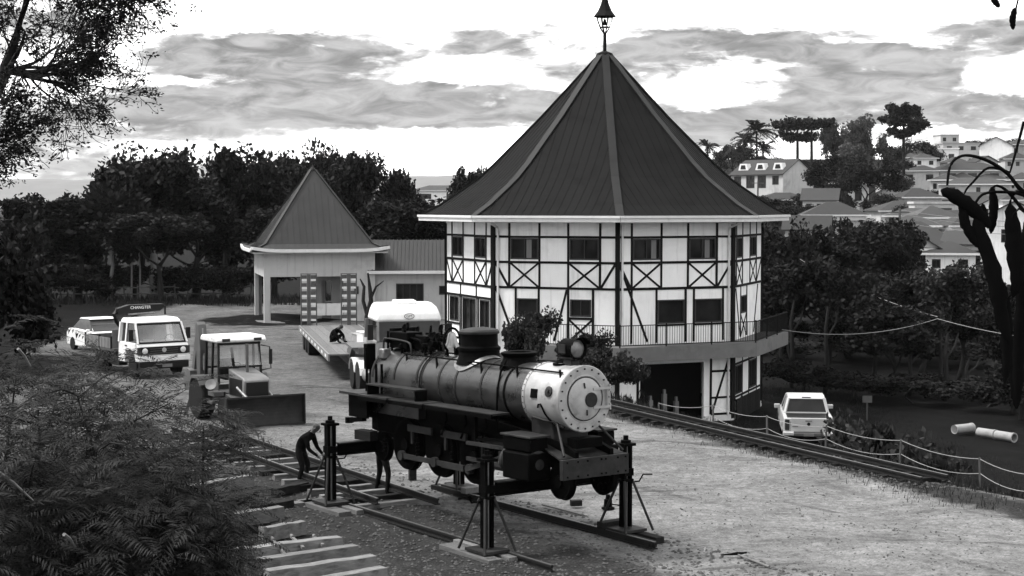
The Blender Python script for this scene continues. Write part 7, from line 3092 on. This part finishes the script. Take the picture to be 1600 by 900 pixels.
# row house with dormers: front turned left, blank gable to the right
town_house('white row house with three dormers and a blank grey gable end', 1182, 306, 330, 15, 8.8, 4.5, R(-54), 'gable_side', 2.9, 'wall_cream', 'roof_tile',
           ((0.06, 0.2, 0.5, 0.9), (0.3, 0.46, 0.35, 0.92), (0.52, 0.68, 0.35, 0.92), (0.8, 0.92, 0.5, 0.9)), dormers=3)
town_house('white flat-roofed house high on the slope', 1462, 258, 400, 13.5, 8, 4.4, R(-8), 'flat', 0, 'wall', wins=((0.2, 0.3, 0.25, 0.7), (0.5, 0.62, 0.25, 0.7), (0.78, 0.9, 0.25, 0.7)))
town_house('white gabled house at the right edge near the skyline', 1556, 250, 420, 10, 9, 4.2, R(-20), 'gable_front', 2.6, 'wall', 'roof_tile', ())
town_house('long dark-roofed house beside the white gable at the right edge', 1600, 248, 432, 10, 8, 4.2, R(4), 'hip', 1.6, 'wall_cream', wins=WN2)
town_house('pale house with arched canopy below the skyline', 1502, 240, 470, 13, 9, 3.2, R(0), 'flat', 0, 'wall_cream', wins=WN3)
town_house('grey box-shaped house on the skyline', 1484, 226, 510, 6, 7, 3.0, R(5), 'flat', 0, 'wall_cream', wins=WN2)
town_house('wide pale-roofed bungalow below the arching twig', 1525, 312, 270, 14, 8, 2.9, R(-12), 'hip', 1.4, 'wall_cream', 'roof_grey', ((0.12, 0.2, 0.3, 0.8), (0.5, 0.56, 0.3, 0.8), (0.7, 0.77, 0.3, 0.8)))
town_house('dark-roofed house above the pale-roofed bungalow', 1520, 284, 330, 17, 8, 2.6, R(6), 'hip', 2.0, 'wall_cream', 'roof_tile', WN3)
town_house('small grey house left of the dark-roofed house', 1438, 290, 330, 9, 8, 3.4, R(-22), 'hip', 1.4, 'wall_grey', 'roof_grey', WN2)
town_house('low dark-roofed house in the middle of the slope', 1425, 352, 240, 12, 8, 2.4, R(8), 'hip', 1.8, 'wall_grey', 'roof_tile', WN2)
town_house('house with open white porch frame left of the seed pods', 1463, 352, 215, 7, 6, 3.2, R(-5), 'flat', 0, 'wall_grey', wins=((0.15, 0.45, 0.0, 0.8), (0.55, 0.85, 0.0, 0.8)))
town_house('pale low house with grey roof behind the utility pole', 1432, 366, 205, 9.5, 7, 2.6, R(-10), 'hip', 1.2, 'wall_cream', 'roof_grey', WN2)
town_house('dark-tiled house nearest the wood with white eaves', 1440, 410, 165, 9.5, 7, 2.2, R(5), 'hip', 2.6, 'wall', 'roof_tile', WN3)
town_house('white flat-eaved house above the right-hand wood', 1305, 366, 225, 10.5, 8, 3.0, R(-6), 'hip', 2.2, 'wall', 'roof_tile', ((0.25, 0.36, 0.35, 0.75), (0.6, 0.7, 0.35, 0.75)))
town_house('pale house standing in front of the white-eaved house', 1335, 372, 215, 6, 6, 2.6, R(-14), 'flat', 0, 'wall_cream', wins=((0.3, 0.42, 0.4, 0.7),))
town_house('small white house with flat roof slab below the round dark tree', 1330, 320, 270, 7.0, 6, 3.8, R(-10), 'flat', 0, 'wall', wins=((0.2, 0.35, 0.2, 0.75), (0.6, 0.8, 0.2, 0.75)), flat_over=1.6)
town_house('white house behind the seed pods at the right edge', 1585, 410, 150, 7.5, 7, 4.6, R(-18), 'gable_front', 1.8, 'wall', 'roof_grey', ((0.3, 0.42, 0.45, 0.75), (0.6, 0.7, 0.45, 0.75)))
town_house('tall white house far right behind the pods', 1600, 360, 200, 6.5, 7, 4.2, R(0), 'hip', 1.4, 'wall', 'roof_tile', WN2)
town_house('low roof among trees left of the white-eaved house', 1232, 330, 300, 12, 8, 2.4, R(10), 'hip', 1.6, 'wall_grey', 'roof_tile', WN2)
town_house('small white cottage above the leafy tree left of the pods', 1485, 432, 150, 5.5, 5, 2.4, R(-12), 'hip', 1.3, 'wall', 'roof_tile', WN2)
town_house('small pale cottage left of the dark-tiled house', 1402, 398, 178, 5.5, 5, 2.3, R(10), 'gable_front', 1.3, 'wall_cream', 'roof_grey', WN2)
town_house('grey cottage between bungalow and dark-tiled house', 1500, 372, 200, 6.5, 5, 2.4, R(-6), 'gable_side', 1.4, 'wall_cream', 'roof_tile', WN2)
town_house('small white house just below the bungalow', 1555, 345, 235, 6, 5, 2.6, R(6), 'gable_front', 1.4, 'wall', 'roof_tile', WN2)
town_house('pale cottage left of the tall pine foot', 1392, 322, 285, 6, 5, 2.6, R(-15), 'gable_front', 1.5, 'wall_cream', 'roof_tile', WN2)
town_house('small house above the white-eaved house', 1290, 330, 262, 6, 5, 2.4, R(-8), 'hip', 1.3, 'wall_cream', 'roof_grey', WN2)
town_house('small white house right of the small grey house', 1470, 290, 345, 7, 5, 2.6, R(-4), 'gable_front', 1.4, 'wall', 'roof_grey', WN2)
town_house('white-roofed building far off behind the dark tree row', 708, 318, 420, 22, 9, 3.4, R(0), 'hip', 1.4, 'wall', 'roof_grey', WN3, name='far_building')

rh = random.Random(19)
ORD = ('first', 'second', 'third', 'fourth', 'fifth', 'sixth', 'seventh')
for row, (y0, D0, xs) in (('top', (266, 385, (1420, 1448, 1500, 1540, 1590))), ('upper', (300, 320, (1400, 1475, 1500, 1560, 1592))), ('middle', (335, 255, (1280, 1385, 1440, 1510, 1590))),
                          ('lower', (385, 185, (1262, 1425, 1462, 1525, 1560))), ('bottom', (428, 155, (1415, 1450, 1530)))):
    for i, x in enumerate(xs):
        kind = rh.choice(('hip', 'gable_front', 'gable_side', 'hip'))
        town_house('small hillside house, %s from the left in the %s row of small houses' % (ORD[i], row), x + rh.uniform(-5, 5), y0 + rh.uniform(-6, 6), D0 + rh.uniform(-8, 8),
                   rh.uniform(5.5, 8), 6, rh.uniform(2.4, 3.4), R(rh.uniform(-30, 25)), kind, rh.uniform(1.3, 2.0), rh.choice(('wall', 'wall_cream', 'wall_cream', 'wall_grey')),
                   rh.choice(('roof_tile', 'roof_tile', 'roof_grey')), rh.choice((WN2, WN3)))

# trees of the town
G = 'trees on the far slope'
for kind, px, top, D, w, lab in (
        ('broad', 1352, 242, 262, 105, 'large round dark tree in the middle of the far slope'),
        ('broad', 1300, 240, 290, 80, 'round tree left of the large dark tree'),
        ('loose', 1335, 205, 380, 70, 'tall loose tree below the skyline beside the umbrella pines'),
        ('pale', 1345, 176, 372, 75, 'pale open tree left of the tall pine'),
        ('pale', 1305, 188, 380, 60, 'pale tree between umbrella pines and tall pine'),
        ('loose', 1395, 222, 360, 75, 'leafy tree below the tall pine'),
        ('loose', 1445, 216, 400, 70, 'leafy tree right of the tall pine'),
        ('broad', 1475, 262, 370, 70, 'dark tree below the white flat-roofed house'),
        ('loose', 1150, 222, 420, 70, 'tree between the palms on the skyline'),
        ('loose', 1215, 245, 400, 60, 'bushy tree behind the row house ridge'),
        ('broad', 1262, 250, 390, 60, 'dark tree right of the row house ridge'),
        ('broad', 1205, 305, 270, 80, 'dark tree in front of the row house'),
        ('loose', 1260, 300, 262, 70, 'bushy tree before the blank gable'),
        ('broad', 1230, 320, 240, 70, 'dark tree above the right eave of the octagonal house'),
        ('loose', 1380, 300, 250, 60, 'tree right below the large round dark tree'),
        ('broad', 1385, 345, 190, 85, 'dark tree left of the utility pole'),
        ('loose', 1540, 268, 360, 60, 'tree among the upper houses at right'),
        ('broad', 1535, 215, 520, 60, 'dark tree on the skyline at the far right'),
        ('broad', 1590, 216, 540, 80, 'dark tree group on the skyline at the right edge'),
        ('loose', 1490, 340, 225, 60, 'tree beside the porch house'),
        ('loose', 1540, 345, 210, 70, 'tree behind the seed pods among the houses'),
        ('loose', 1495, 385, 160, 90, 'leafy tree below the dark-tiled house'),
        ('loose', 1110, 262, 430, 60, 'low tree beside the right roof slope of the octagonal house'),
        ('loose', 1405, 270, 310, 50, 'small tree left of the small grey house'),
        ('loose', 1285, 338, 205, 50, 'leafy tree before the white-eaved house, left part'),
        ('loose', 1358, 345, 200, 60, 'leafy tree before the white-eaved house, right part'),
        ('pbush', 1322, 300, 262, 40, 'bushes before the small white flat-roofed house'),
        ('loose', 1415, 318, 225, 45, 'tree before the low dark-roofed house'),
        ('loose', 1450, 322, 232, 40, 'tree right of the low dark-roofed house'),
        ('pbush', 1480, 296, 300, 60, 'bushes above the pale-roofed bungalow'),
        ('pbush', 1435, 262, 360, 50, 'bushes left of the white flat-roofed house'),
        ('loose', 1525, 246, 405, 40, 'tree between the flat-roofed house and the white gable'),
        ('broad', 1568, 232, 440, 50, 'dark tree behind the white gable'),
        ('pbush', 1555, 335, 205, 50, 'bushes below the bungalow behind the pods'),
        ('loose', 1275, 318, 245, 50, 'tree right of the blank gable foot'),
        ('pale', 1330, 222, 340, 60, 'pale open tree above the large round dark tree'),
        ('loose', 1135, 232, 400, 50, 'bushy tree left of the palms'),
        ('loose', 1190, 240, 395, 70, 'bushy growth below the tallest palm')):
    tree_px(kind, px, top, D, lab, w, group=G)


def araucaria(label, px, top, D, width, flat=True, tiers=2, foot=300):
    p = at(px, top, D)
    gz = ground_z(p.x, D)
    H = p.z - gz
    Wd = width * D / F / 2
    t = thing('umbrella_pine', label, 'tree', (p.x, D, gz), 0, 'umbrella pines on the skyline')
    b = MB()
    b.path([(0, 0, 0), (0.1, 0, H * 0.5), (0, 0, H * 0.97)], [0.45, 0.36, 0.2], 8)
    r = random.Random(px)
    pts = []
    for k in range(tiers):
        zc = H - Wd * (0.12 + 0.42 * k)
        rad = Wd * ((1 - 0.35 * k) if flat else (0.72, 1.0, 0.62)[k])
        n = 16 - 4 * k
        for i in range(n):
            a = 2 * math.pi * i / n + r.uniform(-0.2, 0.2)
            l = rad * r.uniform(0.75, 1.05)
            e = Vector((l * math.cos(a), l * math.sin(a), zc + r.uniform(-0.02, 0.05) * H * (1 if flat else 1.4)))
            s = Vector((0, 0, zc - Wd * 0.10))
            b.path([s, s.lerp(e, 0.55) - Vector((0, 0, H * 0.02)), e], [0.12, 0.09, 0.05], 4)
            for q in range(80):
                f = r.uniform(0.5, 1.08)
                c = s.lerp(e, f) if f < 1 else e
                pts.append((c.x + r.gauss(0, Wd * 0.09), c.y + r.gauss(0, Wd * 0.09), c.z + r.gauss(0.25, Wd * 0.06)))
    b.obj('trunk', 'bark', t, smooth=60)
    v, f = leaf_quads(pts, 0.62, px, 0.2)
    o = bpy.data.objects.new('crown', np_mesh('crown', v, f, 'leaf'))
    o.parent = t
    col.objects.link(o)


araucaria('wide flat-topped umbrella pine, left one of the pair', 1246, 192, 390, 86)
araucaria('umbrella pine right of the pair, with taller bare trunk', 1268, 189, 380, 74, tiers=1)
araucaria('tall dark pine standing above the far slope at right', 1412, 172, 330, 76, False, 3)


def palm(label, px, top, D, width):
    p = at(px, top, D)
    gz = ground_z(p.x, D)
    H = p.z - gz
    Wd = width * D / F / 2
    t = thing('palm_tree', label, 'tree', (p.x, D, gz), 0, 'palms on the skyline')
    b = MB()
    b.path([(0, 0, 0), (0.15, 0, H * 0.5), (0, 0, H * 0.86)], [0.32, 0.25, 0.22], 8)
    b.obj('trunk', 'bark', t, smooth=60)
    rr = np.random.default_rng(px)
    qs = []
    for i in range(26):
        a = rr.uniform(0, 6.28)
        el = rr.uniform(-0.2, 1.2)
        qs.append(frond_arrays(rr, np.array([0, 0, H * 0.86]), np.array([math.cos(a) * math.cos(el) + 0.25, math.sin(a) * math.cos(el), math.sin(el)]), Wd * 1.9 * rr.uniform(0.7, 1.1), rr.uniform(0.35, 0.8), 14, 0.05))
    Q = np.concatenate(qs, axis=0)
    # widen leaflets: they are seen from far away
    v = Q.reshape(-1, 3)
    o = bpy.data.objects.new('crown', np_mesh('crown', v, np.arange(len(v)).reshape(-1, 4), 'leaf'))
    o.parent = t
    col.objects.link(o)


palm('tall palm leaning in the wind, highest of the palms', 1182, 190, 385, 40)
palm('bushy palm just left of the tallest palm', 1162, 205, 390, 36)
palm('small palm beside the roof of the octagonal house', 1105, 220, 410, 28)
palm('low palm right of the tallest palm', 1192, 222, 380, 30)

# ------------------------------------------------------------------ poles, wires, sign, rail fence, pale figure
for (px, y0, y1, D, lab) in ((1405, 400, 325, 150, 'thin utility pole in front of the houses'), (1184, 320, 282, 250, 'short utility pole before the blank gable'), (1428, 340, 300, 280, 'far utility pole with crossarm among the houses')):
    a, c = at(px, y0, D), at(px, y1, D)
    gz = ground_z(a.x, D)
    t = thing('utility_pole', lab, 'pole', (a.x, D, gz), 0, 'utility poles on the far slope')
    b = MB()
    b.tube((0, 0, 0), (0, 0, c.z - gz), 0.16, 0.11, 8)
    b.obj('shaft', 'post', t, smooth=60)
    b = MB()
    b.box((0, 0, c.z - gz - 0.4), (1.8, 0.1, 0.12))
    b.obj('crossarm', 'post', t)
for (a, c, sag, lab) in (((1405, 328, 150), (1700, 345, 150), 0.5, 'upper thin cable across the houses at right'), ((1405, 334, 150), (1700, 352, 150), 0.6, 'second thin cable across the houses at right'),
                         ((1405, 347, 150), (1700, 366, 150), 0.5, 'lower thin cable across the houses at right'),
                         ((1222, 515, 72), (1465, 498, 78), 0.45, 'pale cable from the balcony end to a trunk in the wood'), ((1465, 498, 78), (1690, 535, 70), 0.2, 'pale cable running right from the trunk in the wood'),
                         ((1250, 405, 90), (1465, 495, 78), 0.3, 'dim cable slanting down through the wood')):
    A, B = at(*a), at(*c)
    pts = []
    for i in range(17):
        u = i / 16
        pts.append(A.lerp(B, u) - A - Vector((0, 0, sag * 4 * u * (1 - u))))
    b = MB()
    b.path(pts, 0.012 if A.y < 100 else 0.025, 5)
    o = b.obj('cable', 'cable', loc=A, smooth=60)
    tag(o, lab, 'cable')
p = at(1355, 640, 70)
gz = ground_z(p.x, 70)
t = thing('small_sign', 'small dark signboard on a stake at the edge of the wood', 'sign', (p.x, 70, gz))
b = MB(); b.box((0, 0, 0.95), (0.42, 0.03, 0.30)); b.obj('board', 'grey_paint', t)
b = MB(); b.box((0, 0.03, 0.5), (0.06, 0.04, 1.0)); b.obj('stake', 'post', t)

# rail fence at the far end of the yard
a, c = at(75, 455, 106), at(392, 462, 107)
d = c - a
L = math.hypot(d.x, d.y)
t = thing('rail_fence', 'low wooden rail fence at the far end of the yard', 'fence', (a.x, a.y, ground_z(a.x, a.y) - 0.05), math.atan2(d.y, d.x))
n = 16
for i in range(n + 1):
    b = MB()
    b.tube((L * i / n, 0, -0.3), (L * i / n + random.uniform(-0.05, 0.05), 0, 1.15), 0.06, 0.05, 7)
    b.obj('post', 'post', t)
for z in (0.95, 0.5):
    for i in range(n):
        b = MB()
        b.tube((L * i / n, -0.06, z + random.uniform(-0.05, 0.05)), (L * (i + 1) / n, -0.06, z + random.uniform(-0.05, 0.05)), 0.045, 0.04, 6)
        b.obj('rail', 'post', t)
# dark wall or hedge band behind the fence
p = at(240, 425, 110)
gz = ground_z(p.x, 110)
t = thing('pale_statue', 'pale upright weathered stone figure behind the rail fence', 'statue', (p.x, 110, gz))
k = at(240, 387, 110).z - gz
b = MB()
b.lathe([(0.30, 0), (0.30, k * 0.45), (0.22, k * 0.46), (0.17, k * 0.5), (0.22, k * 0.62), (0.27, k * 0.75), (0.25, k * 0.86), (0.12, k * 0.90), (0.15, k * 0.95), (0.1, k), (0, k)], 14)
b.obj('figure', 'white_pipe', t, smooth=50)
b = MB(); b.box((0, 0, 0.15), (0.8, 0.7, 0.35)); b.obj('plinth', 'concrete', t)


# ------------------------------------------------------------------ grass and weeds along the edges
def grass():
    r = random.Random(3)
    vs, fs = [], []

    def blade(x, y, z, h):
        a = r.uniform(0, 6.28)
        w = h * 0.07
        dx, dy = math.cos(a) * w, math.sin(a) * w
        lx_, ly = r.uniform(-0.4, 0.4) * h, r.uniform(-0.4, 0.4) * h
        o = len(vs)
        vs.extend([(x - dx, y - dy, z), (x + dx, y + dy, z), (x + lx_, y + ly, z + h)])
        fs.append((o, o + 1, o + 2))
    for i in range(26000):
        y = 30 + 45 * r.random()
        d = abs(r.gauss(0, 1)) * 3.0 + 0.9
        x = edge_x(y) + d
        if x > 0.36 * y:
            continue
        if math.hypot(x - HX, y - HY) < 8:
            continue
        blade(x, y, ground_z(x, y), r.uniform(0.08, 0.28))
    for i in range(5000):
        y = 101 + 10 * r.random()
        x = r.uniform(-32, -9)
        if -14 < x < -7 and y < 95:
            continue
        blade(x, y, ground_z(x, y), r.uniform(0.15, 0.5))
    for i in range(24000):
        y = 44 + 40 * r.random()
        x = edge_x(y) + 4 + 14 * r.random()
        if x > 0.36 * y or math.hypot(x - HX, y - HY) < 8.2 or (10.2 < x < 13.2 and 61 < y < 68.5):
            continue
        blade(x, y, ground_z(x, y), r.uniform(0.05, 0.16) * (1.6 if r.random() < 0.1 else 1))
    for i in range(3500):
        p = gnd(985, 641).lerp(gnd(1440, 760), r.uniform(-0.2, 1.2))
        x, y = p.x + r.gauss(-0.3, 0.5), p.y + r.uniform(-0.5, 0.5)
        blade(x, y, ground_z(x, y), r.uniform(0.05, 0.16))
    for i in range(4000):
        y = 24 + 12 * r.random()
        x = -0.33 * y + abs(r.gauss(0, 1.8))
        blade(x, y, ground_z(x, y), r.uniform(0.06, 0.25))
    me = np_mesh('grass', np.array(vs), np.array(fs), 'leaf2')
    o = bpy.data.objects.new('grass', me)
    col.objects.link(o)
    tag(o, kind='stuff')


grass()


# ------------------------------------------------------------------ the hazy evening air
def haze():
    b = MB()
    b.box((0, 4200, 88), (13000, 8900, 190))
    o = b.obj('haze', None)
    m = bpy.data.materials.new('haze')
    m.use_nodes = True
    t = NT(m.node_tree)
    out = t.add('ShaderNodeOutputMaterial')
    v = t.add('ShaderNodeVolumePrincipled', Density=0.00004)
    v.inputs['Color'].default_value = (0.9, 0.9, 0.9, 1)
    t.l.new(v.outputs[0], out.inputs['Volume'])
    o.data.materials.append(m)
    tag(o, kind='stuff')


haze()
